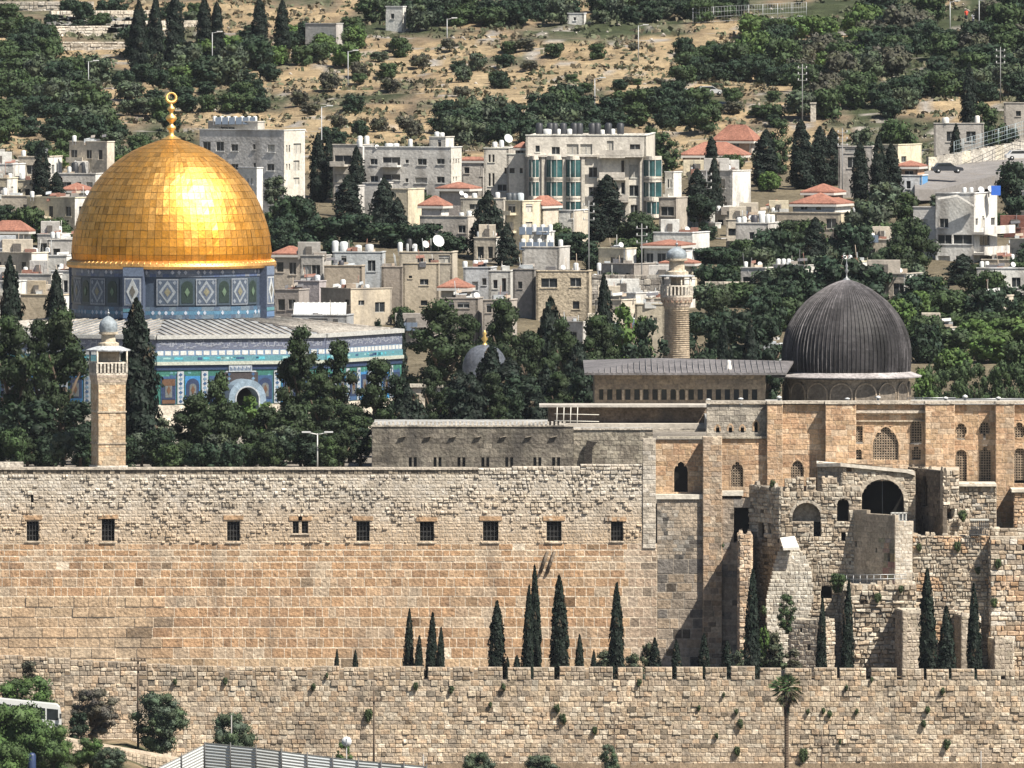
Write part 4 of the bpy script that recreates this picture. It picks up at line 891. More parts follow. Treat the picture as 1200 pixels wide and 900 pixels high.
# ---------------------------------------------------------------- minarets
def minaret(cxp, Y, pys, hws, label, round_, base_py):
    s = Y / F; c = PX(cxp, Y); t = thing('minaret', label, 'minaret', (c, Y, PZ(base_py, Y)))
    n = 24 if round_ else 4; a0 = 0 if round_ else R(45 - 19); K = 1 if round_ else 1 / math.cos(R(45)) * .80
    z = lambda p: PZ(p, Y); hw, gal, cane, capd = hws
    pal = [PAL_TAN[0], PAL_TAN[2], (.50, .40, .29)]
    if round_:
        m = MB(); m.lathe(c, Y, [(hw * s * 1.12, z(base_py)), (hw * s, z(pys[0]))], 24, (.44, .36, .27), False)
        for i in range(36):
            zz_ = z(base_py) + (z(pys[0]) - z(base_py)) * i / 36; m.lathe(c, Y, [(hw * s * 1.12 + .01 - .002 * i, zz_), (hw * s * 1.12 + .03 - .002 * i, zz_ + .04)], 24, (.36, .3, .22), False)
        m.build('shaft', STONE, t)
    else:
        m = MB(); hwm = hw * s; an = R(16)
        for k in range(4):
            q = Vector((math.sin(an + k * math.pi / 2), -math.cos(an + k * math.pi / 2), 0)); tt = Vector((-q.y, q.x, 0)); r_ = hwm * .8
            masonry(m, Vector((c, Y, 0)) + q * r_ - tt * r_, tt, q, 0, 2 * r_, z(base_py), z(pys[0]), rowh=.42, sw=.6, gap=.012, bev=.01, dmin=.01, dmax=.03, pal=((.52, .40, .27), (.50, .36, .23), (.55, .44, .31)), mortar=(.48, .38, .27), seed=k, thick=.5, tone=.08)
            rect(m, Vector((c, Y, 0)) + q * r_, tt, q, -r_ - .08, r_ + .08, z(482) - .08, z(482) + .08, .1, (.5, .42, .32)); rect(m, Vector((c, Y, 0)) + q * r_, tt, q, -r_ - .08, r_ + .08, z(519) - .08, z(519) + .08, .1, (.4, .33, .25))
            rect(m, Vector((c, Y, 0)) + q * r_, tt, q, -r_ - .15, r_ + .15, z(base_py), z(base_py - 4), .2, (.6, .55, .48))
        m.build('shaft', STONE, t)
    m = MB(); N2 = 24 if round_ else 4; aa = 0 if round_ else R(-90 + 16 + 45); kk = 1 if round_ else 1.14
    for i in range(4):
        f0 = i / 4; m.lathe(c, Y, [(s * (hw + (gal - hw) * (f0 + .12)) * kk, z(pys[0] + (pys[1] - pys[0]) * f0) - .02), (s * (hw + (gal - hw) * (f0 + .3)) * kk, z(pys[0] + (pys[1] - pys[0]) * (f0 + .25)))], N2, (.48 - .03 * (i % 2), .40 - .03 * (i % 2), .30), False, aa)
    nt_ = 20
    for i in range(nt_):
        a = 2 * math.pi * i / nt_; 
        if round_: p = Vector((c + math.cos(a) * s * (gal - 2), Y + math.sin(a) * s * (gal - 2), 0)); m.box(p.x - .12, p.x + .12, p.y - .12, p.y + .12, z(pys[1] + 6), z(pys[1] + 1), (.36, .24, .18))
    m.build('corbels', STONE, t)
    m = MB(); m.lathe(c, Y, [(s * gal * kk, z(pys[1])), (s * gal * kk, z(pys[1]) + .2)], N2, (.56, .5, .42), False, aa); pz0, pz1 = z(pys[1]) + .2, z(pys[2])
    m.lathe(c, Y, [(s * gal * kk * .985, pz1 - .14), (s * gal * kk * .985, pz1)], N2, (.6, .55, .47), False, aa)
    if round_: pts = [(c + math.cos(2 * math.pi * i / 26) * s * gal * .96, Y + math.sin(2 * math.pi * i / 26) * s * gal * .96) for i in range(26)]
    else:
        cs = [(c + math.cos(aa + k * math.pi / 2) * s * gal * kk * .96, Y + math.sin(aa + k * math.pi / 2) * s * gal * kk * .96) for k in range(4)]; pts = []
        for k in range(4):
            for i in range(8): f_ = i / 8; pts.append((cs[k][0] * (1 - f_) + cs[(k + 1) % 4][0] * f_, cs[k][1] * (1 - f_) + cs[(k + 1) % 4][1] * f_))
    for x, y in pts: m.box(x - .1, x + .1, y - .1, y + .1, pz0, pz1 - .1, (.62, .57, .49))
    m.build('balustrade', STONE, t)
    m = MB(); m.lathe(c, Y, [(s * hw * .62, z(pys[1])), (s * hw * .62, z(pys[3]))], 8, (.40, .33, .25), False)
    m.build('gallery_core', STONE, t)
    for sx in (-1, 1):
        q = pts[0 if not round_ else (3 if sx > 0 else 20)]
    for k in range(4 if not round_ else 8):
        x, y = (cs[k] if not round_ else (c + math.cos(k * math.pi / 4 + .3) * s * gal * .93, Y + math.sin(k * math.pi / 4 + .3) * s * gal * .93)); m = MB(); m.tube((x, y, pz0), (x, y, z(pys[3])), .09, n=6, c=(.55, .5, .42)); m.build('gallery_post', STONE, t)
    m = MB(); m.lathe(c, Y, [(s * cane * 1.0, z(pys[3])), (s * cane * 1.0, z(pys[3]) + .12), (s * hw * .6, z(pys[4]))], 20 if round_ else 12, (.40, .42, .44), False); m.build('gallery_canopy', LEAD, t)
    m = MB(); m.lathe(c, Y, [(s * capd * 1.25, z(pys[4]) - .1), (s * capd * 1.25, z(pys[4]) + .25), (s * capd * .85, z(pys[4]) + .4), (s * capd * .8, z(pys[5]) - .3), (s * capd * 1.15, z(pys[5]) - .2), (s * capd * 1.15, z(pys[5]))], 20, (.50, .43, .33), False); m.build('lantern', STONE, t)
    m = MB(); h_ = z(pys[6]) - z(pys[5]); r_ = s * capd
    m.lathe(c, Y, [(r_ * 1.0, z(pys[5])), (r_ * 1.09, z(pys[5]) + h_ * .2), (r_ * 1.08, z(pys[5]) + h_ * .4), (r_ * .95, z(pys[5]) + h_ * .6), (r_ * .62, z(pys[5]) + h_ * .82), (r_ * .25, z(pys[5]) + h_ * .95), (.03, z(pys[5]) + h_)], 20, (.27, .31, .34)); m.build('dome_cap', LEAD, t)
    m = MB(); m.tube((c, Y, z(pys[6]) - .1), (c, Y, z(pys[7])), .05, .02, 5, (.4, .4, .38)); m.ball((c, Y, z(pys[6] - 3)), .16, (.4, .4, .38)); m.build('finial', METAL, t)
minaret(127, 1563, (450, 439, 424, 411, 405, 389, 370, 362), (20.5, 23, 26, 10), 'square pale stone minaret with a lead cap behind the tall wall', False, 549)
minaret(793, 1705, (362, 348, 334, 324, 321, 303, 289, 280), (14, 19, 21, 11), 'round pale stone minaret rising from trees behind the mosque roof', True, 452)
# ---------------------------------------------------------------- houses on the far slope
def tank(t, px, Yr, z, w=3.2, h=8, c=(.58, .59, .58), name='water_tank', legs=True):
    s = Yr / F; x = PX(px, Yr); m = MB(); r = w * s
    z0 = z + (.5 if legs else .02)
    if legs:
        for dx in (-1, 1):
            for dy in (-1, 1): m.box(x + dx * r * .6 - .04, x + dx * r * .6 + .04, Yr + dy * r * .6 - .04, Yr + dy * r * .6 + .04, z, z0, (.25, .25, .26))
    m.lathe(x, Yr, [(r, z0), (r, z0 + h * s * .88), (r * .6, z0 + h * s), (.05, z0 + h * s * 1.02)], 10, c); m.build(name, PAINT, t)
def solar(t, px, Yr, z, w=7, c=(.07, .09, .12)):
    s = Yr / F; x = PX(px, Yr); m = MB(); hw = w * s / 2
    m.slab([Vector((x - hw, Yr - .9, z + .1)), Vector((x + hw, Yr - .9, z + .1)), Vector((x + hw, Yr + .3, z + 1.0)), Vector((x - hw, Yr + .3, z + 1.0))], (0, 0, .07), c); m.build('solar_panel', PAINT, t)
def dish(t, px, py, Y, r=5, c=(.62, .63, .63)):
    p = P(px, py, Y); m = MB(); r *= Y / F; q = Vector((.45, -.8, .4)).normalized(); a = q.orthogonal().normalized(); b = q.cross(a)
    rings = [[p + (a * math.cos(i * math.pi / 6) + b * math.sin(i * math.pi / 6)) * r * f - q * r * .25 * (1 - f * f) for i in range(12)] for f in (1, .6, .2)]
    for R1, R2 in zip(rings, rings[1:]):
        for i in range(12): m.poly([R1[i], R1[(i + 1) % 12], R2[(i + 1) % 12], R2[i]], c, True)
    m.poly(rings[-1], c); m.tube(p - q * r * .2, p - Vector((0, -.1, r * 1.5)), .05, n=4, c=(.3, .3, .3)); m.build('satellite_dish', PAINT, t)
def thinwall(m, wl, z0, z1, holes, c, d=.28, jog=None):
    rows = sorted({round(z0, 4), round(z1, 4)} | {round(v, 4) for h in holes for v in h[2:4] if z0 < v < z1})
    masonry(m, wl.A, wl.du, wl.n, 0, wl.L, z0, z1, rows=rows, holes=holes, dfun=lambda u, z, r: 0, mortar=c, thick=d)
HC = [(.50, .46, .39), (.55, .52, .46), (.44, .39, .32), (.48, .45, .41), (.58, .56, .52), (.42, .38, .33)]
HS = []
def house(label, px0, sp, px1, pyt, pyb, ang=25, Y=None, c=HC[0], cs=None, wins=(), swins=(), auto=None, name='house', cat='house', roof=None, tanks=(), black=(), dishes=(), solars=(), bal=(), glass=None, group=None, mat=None, depth=9, trim=True, below=2.5, sill=True):
    if Y is None: Y = pick((px0 + px1) / 2, pyb, 1740).y
    s = Y / F; sn, cn = math.sin(R(ang)), math.cos(R(ang)); w = (sp - px0) * s / max(cn, .3)
    wl = WL(px0, Y + w * sn, sp, Y)
    if px1 > sp + .5: d = (px1 - sp) * s / max(.12, sn)
    else: d = depth
    d = min(d, 22); C = wl.B + Vector((sn, cn, 0)) * d
    if px1 <= sp + .5: C = wl.B + Vector((sn * .2, cn, 0)).normalized() * d
    s2 = WL(0, 1, 1, 2); s2.A = wl.B.copy(); s2.B = C; s2.L = (C - s2.A).length; s2.du = (C - s2.A).normalized(); s2.n = Vector((s2.du.y, -s2.du.x, 0))
    mid = (wl.A + C) / 2; zg_ = min(ground(wl.A.x, wl.A.y), ground(wl.B.x, wl.B.y), ground(C.x, C.y)) - below; z1 = PZ(pyt, Y); zg_ = min(zg_, z1 - 3)
    HS.append((mid.x, mid.y, (C - wl.A).length / 2)); t = thing(name, label, cat, (mid.x, mid.y, zg_), group); mat = mat or PLASTER
    D = wl.A + (C - wl.B)
    if auto:
        n_, rows_, sd = auto; rg = random.Random(sd); fh = 3.1; wins = list(wins)
        for r_ in range(rows_):
            zt_ = z1 - 1.1 - r_ * fh
            for i in range(n_):
                if rg.random() < .12: continue
                u = wl.L * (i + .5 + rg.uniform(-.12, .12)) / n_; hw = rg.choice((.45, .55, .75, .35)); wins.append(('u', u - hw, u + hw, zt_ - rg.choice((1.2, 1.3, 1.5)), zt_))
        swins = list(swins)
        if s2.L * sn > 1.2:
            for r_ in range(rows_):
                for i in range(max(1, int(s2.L / 4))):
                    if rg.random() < .25: continue
                    u = s2.L * (i + .5) / max(1, int(s2.L / 4)); zt_ = z1 - 1.1 - r_ * fh; swins.append(('u', u - .45, u + .45, zt_ - 1.3, zt_))
    def hol(w_, L_, W_):
        o = []
        for q in w_:
            if q[0] == 'u': h = (max(.1, q[1]), min(L_ - .1, q[2]), q[3], q[4], 'rect')
            else:
                u0, u1 = W_.u(q[0]), W_.u(q[1]); yy = (W_.A + W_.du * (u0 + u1) / 2).y; h = (max(.05, u0), min(L_ - .05, u1), PZ(q[3], yy), PZ(q[2], yy), q[4] if len(q) > 4 else 'rect')
            if h[1] - h[0] > .15 and h[3] > h[2] and h[2] > zg_ + .1 and h[3] < z1 - .1: o.append(h)
        return o
    fh_, sh_ = hol(wins, wl.L, wl), hol(swins, s2.L, s2)
    m = MB(); thinwall(m, wl, zg_, z1, fh_, c); thinwall(m, s2, zg_, z1, sh_, cs or c)  # cs: side colour, often paler than c to paint a sunlit face
    for A_, B_ in ((C, D), (D, wl.A)):
        q = WL(0, 1, 1, 2); q.A, q.B = A_, B_; q.L = (B_ - A_).length; q.du = (B_ - A_).normalized(); q.n = Vector((q.du.y, -q.du.x, 0)); thinwall(m, q, zg_, z1 - .004, (), c)
    m.build('wall', mat, t)
    for W_, hh in ((wl, fh_), (s2, sh_)):
        for h in hh:
            m = MB(); W_.pane(m, h, -.16, (.05, .055, .06)); bl_ = hash01(h[0], h[2], px0) < .2; m.C = [(.46, .44, .39)] * len(m.C); wn = m.build('window', PLASTER if bl_ else (glass or GLASS), t)
            if (h[1] - h[0]) > .9:
                m = MB(); uc_ = (h[0] + h[1]) / 2; cfr = (.35, .35, .34)
                rect2(m, W_, uc_ - .04, uc_ + .04, h[2], h[3], -.12, cfr); rect2(m, W_, h[0], h[1], h[3] - .07, h[3], -.11, cfr); rect2(m, W_, h[0], h[1], h[2], h[2] + .07, -.11, cfr); m.build('frame', PAINT, wn)
    sc0 = (mid - wl.A).length
    if sill and (fh_):
        m = MB()
        for h in fh_: rect2(m, wl, h[0] - .1, h[1] + .1, h[2] - .12, h[2] - .01, .08, tuple(min(.7, v * 1.15) for v in c), .2)
        m.build('sills', mat, t)
    for b_ in bal:        # balcony: px a, b, top of slab py, rail height px
        u0, u1 = wl.u(b_[0]), wl.u(b_[1]); z = PZ(b_[2], Y); m = MB(); rect2(m, wl, u0, u1, z - .25, z, 1.3, c, 1.3); rect2(m, wl, u0, u1, z - .25, z + b_[3] * s, 1.42, tuple(min(.75, v * 1.1) for v in c), .12); m.build('balcony', mat, t)
    inn = [wl.A.lerp(mid, .04), wl.B.lerp(mid, .04), C.lerp(mid, .04), D.lerp(mid, .04)]
    if roof is None:
        zr = z1 - .45; m = MB(); m.prism([(p.x, p.y) for p in inn], zr - .2, zr, (.46, .45, .43)); 
        m.build('roof', PLASTER, t)
        if trim:
            m = MB()
            for q in (wl, s2): rect2(m, q, -.06, q.L + .06, z1 + .003, z1 + .12, .08, tuple(min(.72, v * 1.2) for v in c), .42)
            m.build('parapet_cap', mat, t)
    else:                 # hipped roof: apex py, overhang
        zap = PZ(roof, (mid.y)); zr = z1; ov = [mid + (p - mid) * (1 + .6 / max(2, (p - mid).length)) for p in (wl.A, wl.B, C, D)]
        a_, b_ = (wl.A + D) / 2, (wl.B + C) / 2; k = min(.45, d * .5 / max(wl.L, .1)); r0_, r1_ = a_.lerp(b_, k), b_.lerp(a_, k); r0_.z = r1_.z = zap
        if d > w: a_, b_ = (wl.A + wl.B) / 2, (C + D) / 2; k = min(.45, w * .5 / d); r0_, r1_ = a_.lerp(b_, k), b_.lerp(a_, k); r0_.z = r1_.z = zap
        E = [Vector((p.x, p.y, zr)) for p in ov]; m = MB(); dn = (0, 0, -.18)
        if d > w: fs = ([E[0], E[1], r0_], [E[1], E[2], r1_, r0_], [E[2], E[3], r1_], [E[3], E[0], r0_, r1_])
        else: fs = ([E[0], E[1], r1_, r0_], [E[1], E[2], r1_], [E[2], E[3], r0_, r1_], [E[3], E[0], r0_])
        for f in fs: m.slab(f, dn)
        m.build('roof', ROOFTILE, t)
        m = MB()
        for i in range(2): a_, b_ = E[i], E[i + 1]; m.slab([a_ + Vector((0, 0, -.19)), b_ + Vector((0, 0, -.19)), b_ + Vector((0, 0, -.48)), a_ + Vector((0, 0, -.48))], (0, .1, 0), (.6, .58, .54))
        m.build('fascia', PAINT, t); zr = zap - .6
    yr = mid.y
    if roof is None and (auto or Y < 1910) and not below == 0:
        rc = random.Random(px0 * 3 + pyt); m = MB()
        for _ in range(rc.randint(5, 11)):
            p_ = inn[0].lerp(inn[1], rc.uniform(.08, .92)).lerp(inn[3].lerp(inn[2], rc.uniform(.1, .9)), rc.uniform(.1, .8)); w1, w2, h_ = rc.uniform(.15, .8), rc.uniform(.15, .6), rc.uniform(.3, 1.1); cc = rc.choice(((.5, .5, .48), (.3, .27, .24), (.12, .12, .13), (.4, .33, .26), (.25, .13, .10), (.42, .45, .47)))
            if rc.random() < .3: m.tube((p_.x, p_.y, zr), (p_.x + rc.uniform(-.3, .3), p_.y, zr + rc.uniform(1.2, 2.6)), .045, n=4, c=cc)
            elif rc.random() < .3: m.slab([Vector((p_.x - w1, p_.y, zr + h_)), Vector((p_.x + w1, p_.y, zr + h_ + .1)), Vector((p_.x + w1, p_.y + 1, zr + h_ + .4)), Vector((p_.x - w1, p_.y + 1, zr + h_ + .3))], (0, 0, .05), cc)
            else: m.box(p_.x - w1, p_.x + w1, p_.y - w2, p_.y + w2, zr + .01, zr + h_, cc)
        o_ = m.build('roof_clutter', PLASTER, t); o_['kind'] = 'stuff'
    if auto and roof is None and hash01(px0, pyt) < .55:
        cc = wl.A.lerp(mid, .5 + .5 * hash01(pyt, px0)); q = .9 + 1.2 * hash01(px0, 3); m = MB(); m.prism([(cc.x - q, cc.y), (cc.x + q, cc.y - .3), (cc.x + q, cc.y + 2.2), (cc.x - q, cc.y + 2.4)], zr, zr + 2.1, tuple(v * .95 for v in c)); m.box(cc.x - q * .3, cc.x + q * .25, cc.y - .35, cc.y - .1, zr, zr + 1.6, (.12, .11, .10)); m.build('stair_room', mat, t)
    for q in tanks: tank(t, q if not isinstance(q, tuple) else q[0], yr, zr, *(q[1:] if isinstance(q, tuple) else ()))
    for q in black: tank(t, q, yr, zr, 4.2, 13, (.035, .037, .042), 'black_tank')
    for q in solars: solar(t, q, yr - 1.2, zr)
    for q in dishes: dish(t, q[0], q[1], yr, *(q[2:]))
    return t
def rect2(m, W_, u0, u1, z0, z1, d, c, th=.05):
    P_ = lambda u, z: Vector((*(W_.A + W_.du * u + W_.n * d).xy, z)); m.slab([P_(u0, z0), P_(u1, z0), P_(u1, z1), P_(u0, z1)], W_.n * -th, c)

GREY = (.52, .50, .47); WHT = (.68, .67, .63); BEI = (.56, .50, .41); YEL = (.62, .55, .41)
# left: grey block behind the dome
house('grey apartment block beside the golden dome, its roof lined with solar water heaters', 234, 333, 357, 153, 240, 32, Y=2062, c=(.62, .60, .57), cs=(.60, .57, .50), name='apartment_block', cat='building',
      wins=[(238, 247, 166, 177), (253.5, 262.5, 166, 177), (271, 279, 169, 177), (296.5, 299.5, 169, 175), (313.5, 322, 169.5, 178), (271, 279.5, 192, 199), (297, 300, 191, 197), (313, 321.5, 192, 200)],
      swins=[(335.5, 337, 170, 178), (338.5, 340, 170, 178), (344, 353, 168, 180), (335.5, 337, 192, 199), (338.5, 340, 192, 199), (344, 351, 188, 200), (344, 351, 208, 216)])
house('penthouse storey with a row of solar heaters on top of the grey apartment block', 244, 302, 310, 143, 154, 32, Y=2068, c=(.48, .45, .40), name='penthouse', cat='building', wins=[(259, 275, 148.5, 154), ], tanks=[(252, 2.6, 6), (260, 2.6, 6), (268, 2.6, 6), (276, 2.6, 6), (284, 2.6, 6), (292, 2.6, 6), (299, 2.6, 6)], solars=(256, 264, 272, 280, 288, 296), below=.0, depth=5)
house('small white house between the golden dome and the grey apartment block', 279, 301, 308, 197, 245, 40, Y=2045, c=WHT, wins=[(290, 291.5, 209, 216), (294, 296, 209, 216), (304, 306, 209, 216)], cs=WHT)
# long block
house('long three-storey grey apartment block with white penthouse and tank on its roof', 427, 528.5, 541, 173, 232, 22, Y=2075, c=(.64, .62, .58), cs=(.64, .61, .54), name='apartment_block', cat='building',
      wins=[(434, 442.5, 186, 193), (448.5, 469, 184, 194), (475, 479, 187, 191), (489.5, 500, 186, 193.5), (512, 521, 186, 192.5), (434, 443, 206, 213), (448.5, 469, 204, 211), (475, 478.5, 209, 213.5), (486.5, 500.5, 208, 214.5), (512, 521, 207, 214.5), (434, 443, 222, 228), (486, 500, 222, 229)],
      swins=[(531, 532.2, 186, 191), (534, 535.4, 186, 191), (537, 538.2, 186, 191), (531, 532.2, 207, 212), (534, 535.4, 207, 212)], bal=[(448, 470, 194, 3)], tanks=[(481, 2.6, 9), (456, 5, 4), (464, 4, 4), (422, 3, 9)], dishes=[(442, 172, 3)])
house('white penthouse box on the long grey apartment block', 503, 522, 532, 161, 176, 22, Y=2081, c=(.55, .52, .46), cs=WHT, name='penthouse', cat='building', wins=[(513, 517, 164, 172)], tanks=[(512, 3, 6), (518, 3, 5)], below=0, depth=4)
house('grey balcony block half hidden by cypresses, joined left of the long grey apartment block', 390, 425, 438, 170, 220, 22, Y=2086, c=(.52, .48, .42), cs=WHT, name='apartment_block', cat='building', wins=[(392, 412, 182, 193), (392, 412, 204, 213)], tanks=[(422, 3, 10), (430, 3, 10), (421, 3, 5)], bal=[(391, 408, 193, 4)])
house('low house with a red awning roof right of the long grey block', 541, 566, 568, 187, 225, 15, Y=2090, c=(.46, .43, .39), wins=[(544, 550, 196, 203), (563, 566, 195, 206)], roof=183.5, cat='house')
# green glazed block
gw = (.66, .62, .55)
t = house('large pale apartment block with tall green glass bays and black tanks on its roof', 616, 757, 778, 159, 262, 4, Y=2050, c=gw, cs=(.62, .58, .5), name='apartment_block', cat='building', depth=14,
      wins=[(627.5, 632.5, 170.5, 178), (646.5, 656, 172, 181), (690, 699.5, 196, 208), (690, 699.5, 219, 230), (737.5, 748, 193, 208), (737.5, 748, 217, 230), (728, 731.5, 188, 204), (728, 731.5, 214, 227), (728.5, 737, 237, 250), (739, 747, 240, 250), (711, 719, 165, 177), (738, 750, 169, 180), (664, 678, 169, 181), (680, 694, 169, 181)],
      black=[632, 645, 650, 660, 673, 679, 694, 700, 713, 727], tanks=[(631, 3, 5), (642, 6, 6), (655, 3.5, 6), (668, 4, 6), (718, 3, 6), (706, 3, 5)], dishes=[(751, 160, 3)])
W_ = WL(616, 2050 + 1.14, 757, 2050)
for a, b, y0, y1, bulge in ((620, 632, 187, 207, 1), (640, 659.5, 187, 207, 1), (663, 680.5, 187, 207, 1), (620, 632, 213, 229, 1), (640, 659.5, 213, 229, 1), (663, 680.5, 213, 229, 1), (640, 659.5, 236, 252, 1), (663, 680.5, 236, 252, 1), (754, 775.5, 187, 206, 1), (754, 775.5, 213, 230, 1), (758, 775.5, 236, 250, 1)):
    u0, u1 = (W_.u(a), W_.u(b)) ; z0, z1 = PZ(y1, 2052), PZ(y0, 2052); n_ = 6; pts = []
    for i in range(n_ + 1):
        f_ = i / n_; pts.append(W_.A + W_.du * (u0 + (u1 - u0) * f_) + W_.n * (.15 + .9 * math.sin(math.pi * f_)))
    m = MB(); m.prism([(p.x, p.y) for p in pts][::1], z0, z1, (.05, .2, .2)); by_ = m.build('glass_bay', GREENGLASS, t)
    m = MB()
    for zz_ in (z0 - .55, z1 + .02): m.prism([(p.x + W_.n.x * .12, p.y + W_.n.y * .12) for p in pts], zz_, zz_ + .5, (.60, .56, .49))
    for i in (0, 2, 4, 6): m.box(pts[i].x - .05, pts[i].x + .05, pts[i].y - .08, pts[i].y, z0 - .05, z1 + .02, (.5, .52, .5))
    zz_ = z0 + (z1 - z0) * .35; 
    m.build('bay_frame', PLASTER, by_)
for a, b, y_ in ((703, 733, 208), (703, 733, 182), (703, 737, 234), (733, 754, 181)):
    m = MB(); u0, u1 = W_.u(a), W_.u(b); z = PZ(y_, 2052); rect2(m, W_, u0, u1, z - .3, z, 1.5, (.6, .56, .49), 1.5); rect2(m, W_, u0, u1, z, z + .75, 1.52, (.58, .54, .48), .12); m.build('balcony', PLASTER, t)
m = MB()
for a in (637, 661.5, 683.5, 702, 735, 752): rect2(m, W_, W_.u(a - 2), W_.u(a + 2), PZ(262, 2052), PZ(181, 2052), .35, (.56, .52, .45), .34)
rect2(m, W_, W_.u(618), W_.u(700), PZ(183.5, 2052), PZ(181.3, 2052), .5, (.6, .56, .5), .49)
m.build('pilaster', PLASTER, t)
house('stepped pale wing with slit windows joined left of the green-glazed block', 567, 596, 617, 174, 258, 8, Y=2062, c=(.64, .60, .53), cs=(.56, .52, .46), name='apartment_block', cat='building', wins=[(572.5, 575, 181, 190), (577, 579.5, 181, 190), (572.5, 575, 203, 218), (577, 579.5, 203, 218), (591, 600, 196.5, 203.5), (583, 594, 216, 224), (597, 600, 218, 224), (604, 611, 215, 225)], tanks=[(580, 3, 6), (588, 3, 8)], dishes=[(596, 162, 5.5)], depth=10)
house('beige step with square windows joined between the slit-window wing and the green glass bays', 594, 616, 620, 181, 258, 12, Y=2054, c=(.64, .60, .53), name='apartment_block', cat='building', wins=[(597, 603, 197, 203), (609, 612.5, 197, 203)], depth=9)
house('rooftop room with a small red roof on the left of the green-glazed block', 604, 616, 622, 172, 181, 20, Y=2058, c=BEI, roof=166, wins=[(606, 614, 174, 180)], name='rooftop_room', cat='building', below=0, depth=5)
house('white stepped house with slit windows right of the green-glazed block', 779, 789, 799, 202, 262, 30, Y=2058, c=WHT, wins=[(782, 784, 210, 220), (785.5, 787.5, 210, 220)], cs=WHT, bal=[(783, 789, 230, 3)])
house('dark-windowed beige house below the white stepped house', 772, 792, 806, 232, 285, 20, Y=2035, c=(.4, .36, .31), wins=[(774, 790, 242, 253)])
# red-roofed cluster in the middle
house('low house with a hipped red roof and one dark window, left of the middle cluster', 494, 517, 526, 240, 270, 22, Y=2015, c=(.55, .52, .50), roof=229, wins=[(506.5, 512.5, 240.5, 249.5)], cs=WHT)
house('grey gabled house with a red roof behind the low red-roofed house', 515, 548, 560, 220, 262, 22, Y=2035, c=(.42, .38, .35), roof=213, wins=[(553, 558, 216, 222)])
house('long plain grey-beige house under the two red roofs', 492, 548, 560, 254, 296, 20, Y=1988, c=(.48, .44, .39), wins=[(537, 546, 264, 273), (511, 517, 262, 269), (550, 558, 264, 272)], tanks=[(550, 3, 6), (541, 3, 4)])
house('beige flat-roofed house with a long brown balcony right of the low red-roofed house', 540, 590, 594, 233, 292, 12, Y=1998, c=(.50, .46, .39), wins=[(550, 563, 239, 247), (569, 577, 250, 258)], bal=[(549, 565, 248, 3)], dishes=[(546, 229, 3), (541, 226, 3)], tanks=[(556, 3, 6), (575, 3.4, 5, (.05, .05, .055)), (583, 3, 7)])
house('cream apartment house with two stacks of small balconies', 592, 612, 634, 236, 300, 35, Y=1988, c=YEL, cs=YEL, wins=[(595, 604, 239, 249), (595, 602, 260, 270), (595, 602, 279, 288)], swins=[(616, 624, 239, 249), (616, 624, 260, 270)], black=[], tanks=[(597, 4, 9, (.06, .07, .08)), (602, 4, 9, (.06, .07, .08)), (610, 4, 9, (.45, .5, .52))], bal=[(594, 605, 250, 3), (594, 605, 271, 3)])
house('cream apartment house with a red roof cap beside the two stacks of small balconies', 620, 636, 655, 240, 300, 30, Y=1994, c=YEL, cs=BEI, wins=[(623, 629, 248, 254), (622, 629, 262, 274)], roof=229, bal=[(621, 632, 256, 3)])
house('stepped pale retaining house descending right of the cream apartment house', 650, 672, 690, 247, 300, 20, Y=1998, c=WHT, cs=BEI, wins=[(668, 671, 250, 256)])
house('pale low house with solar heaters and three white tanks, above the old town roofs', 612, 655, 668, 290, 330, 15, Y=1938, c=GREY, tanks=[(613, 2.8, 9), (622, 2.8, 9), (632, 2.8, 9), (646, 2.8, 8), (657, 2.8, 8)], solars=(612, 620, 628, 636, 645))
house('white low house between dark conifers in the middle slope', 620, 640, 650, 272, 312, 20, Y=1965, c=WHT, tanks=[(614, 2.8, 8), (626, 2.8, 8), (636, 2.8, 8), (645, 2.8, 8)], solars=(612, 620, 632, 640))
house('white low shed roof left of the cypress group, under the grey balcony block', 393, 420, 427, 218, 262, 20, Y=2045, c=GREY, wins=[(397, 404, 228, 237)])
house('cream house front with pointed gables behind the thin conifer', 458, 478, 497, 222, 262, 25, Y=2042, c=(.56, .50, .38), wins=[(461, 464, 226, 233), (482, 486, 222, 230)], cs=YEL)
house('grey house with a white roof edge, right of the cypress group', 425, 446, 460, 215, 262, 20, Y=2048, c=GREY, wins=[(440, 446, 226, 233)], tanks=[(448, 3, 5)])
# upper right
t = house('brown house with a broad hipped red roof and white fascia on the upper slope', 838, 880, 890, 164, 190, 25, Y=2180, c=(.34, .24, .18), cs=GREY, roof=146, wins=[(858, 866, 167, 172)])
house('long low house under a wide hipped red roof, in front of the white-fascia house', 800, 868, 877, 181, 205, 12, Y=2160, c=(.36, .28, .22), roof=166)
house('blocky grey house with an arched attic behind the tall cypress row', 982, 1022, 1030, 172, 240, 10, Y=2090, c=(.44, .41, .38), wins=[(993, 1004, 184, 197), (990, 1006, 174, 179), (1010, 1016, 200, 207)])
house('cream flat-roofed box house behind the twin cypresses', 1034, 1052, 1081, 170, 212, 30, Y=2105, c=YEL, cs=YEL, swins=[(1056, 1062, 183, 190)])
house('shed with an orange and white striped slanted roof beside the blue awning', 1050, 1075, 1084, 194, 228, 15, Y=2090, c=(.55, .36, .24), roof=188, wins=[(1060, 1070, 200, 205)])
house('low white and blue shop front under the striped shed', 1053, 1080, 1088, 206, 230, 12, Y=2084, c=(.62, .64, .66), cs=(.12, .3, .55), wins=[(1062, 1067, 212, 221)])
house('square grey stone house with two arched windows high on the right', 1094, 1152, 1153, 145, 190, 6, Y=2155, c=(.42, .39, .36), wins=[(1109, 1119, 154, 166, 'round'), (1132, 1143, 154, 166, 'round')], tanks=[(1108, 4, 7, (.6, .58, .54)), (1145, 3, 9, (.6, .58, .54))])
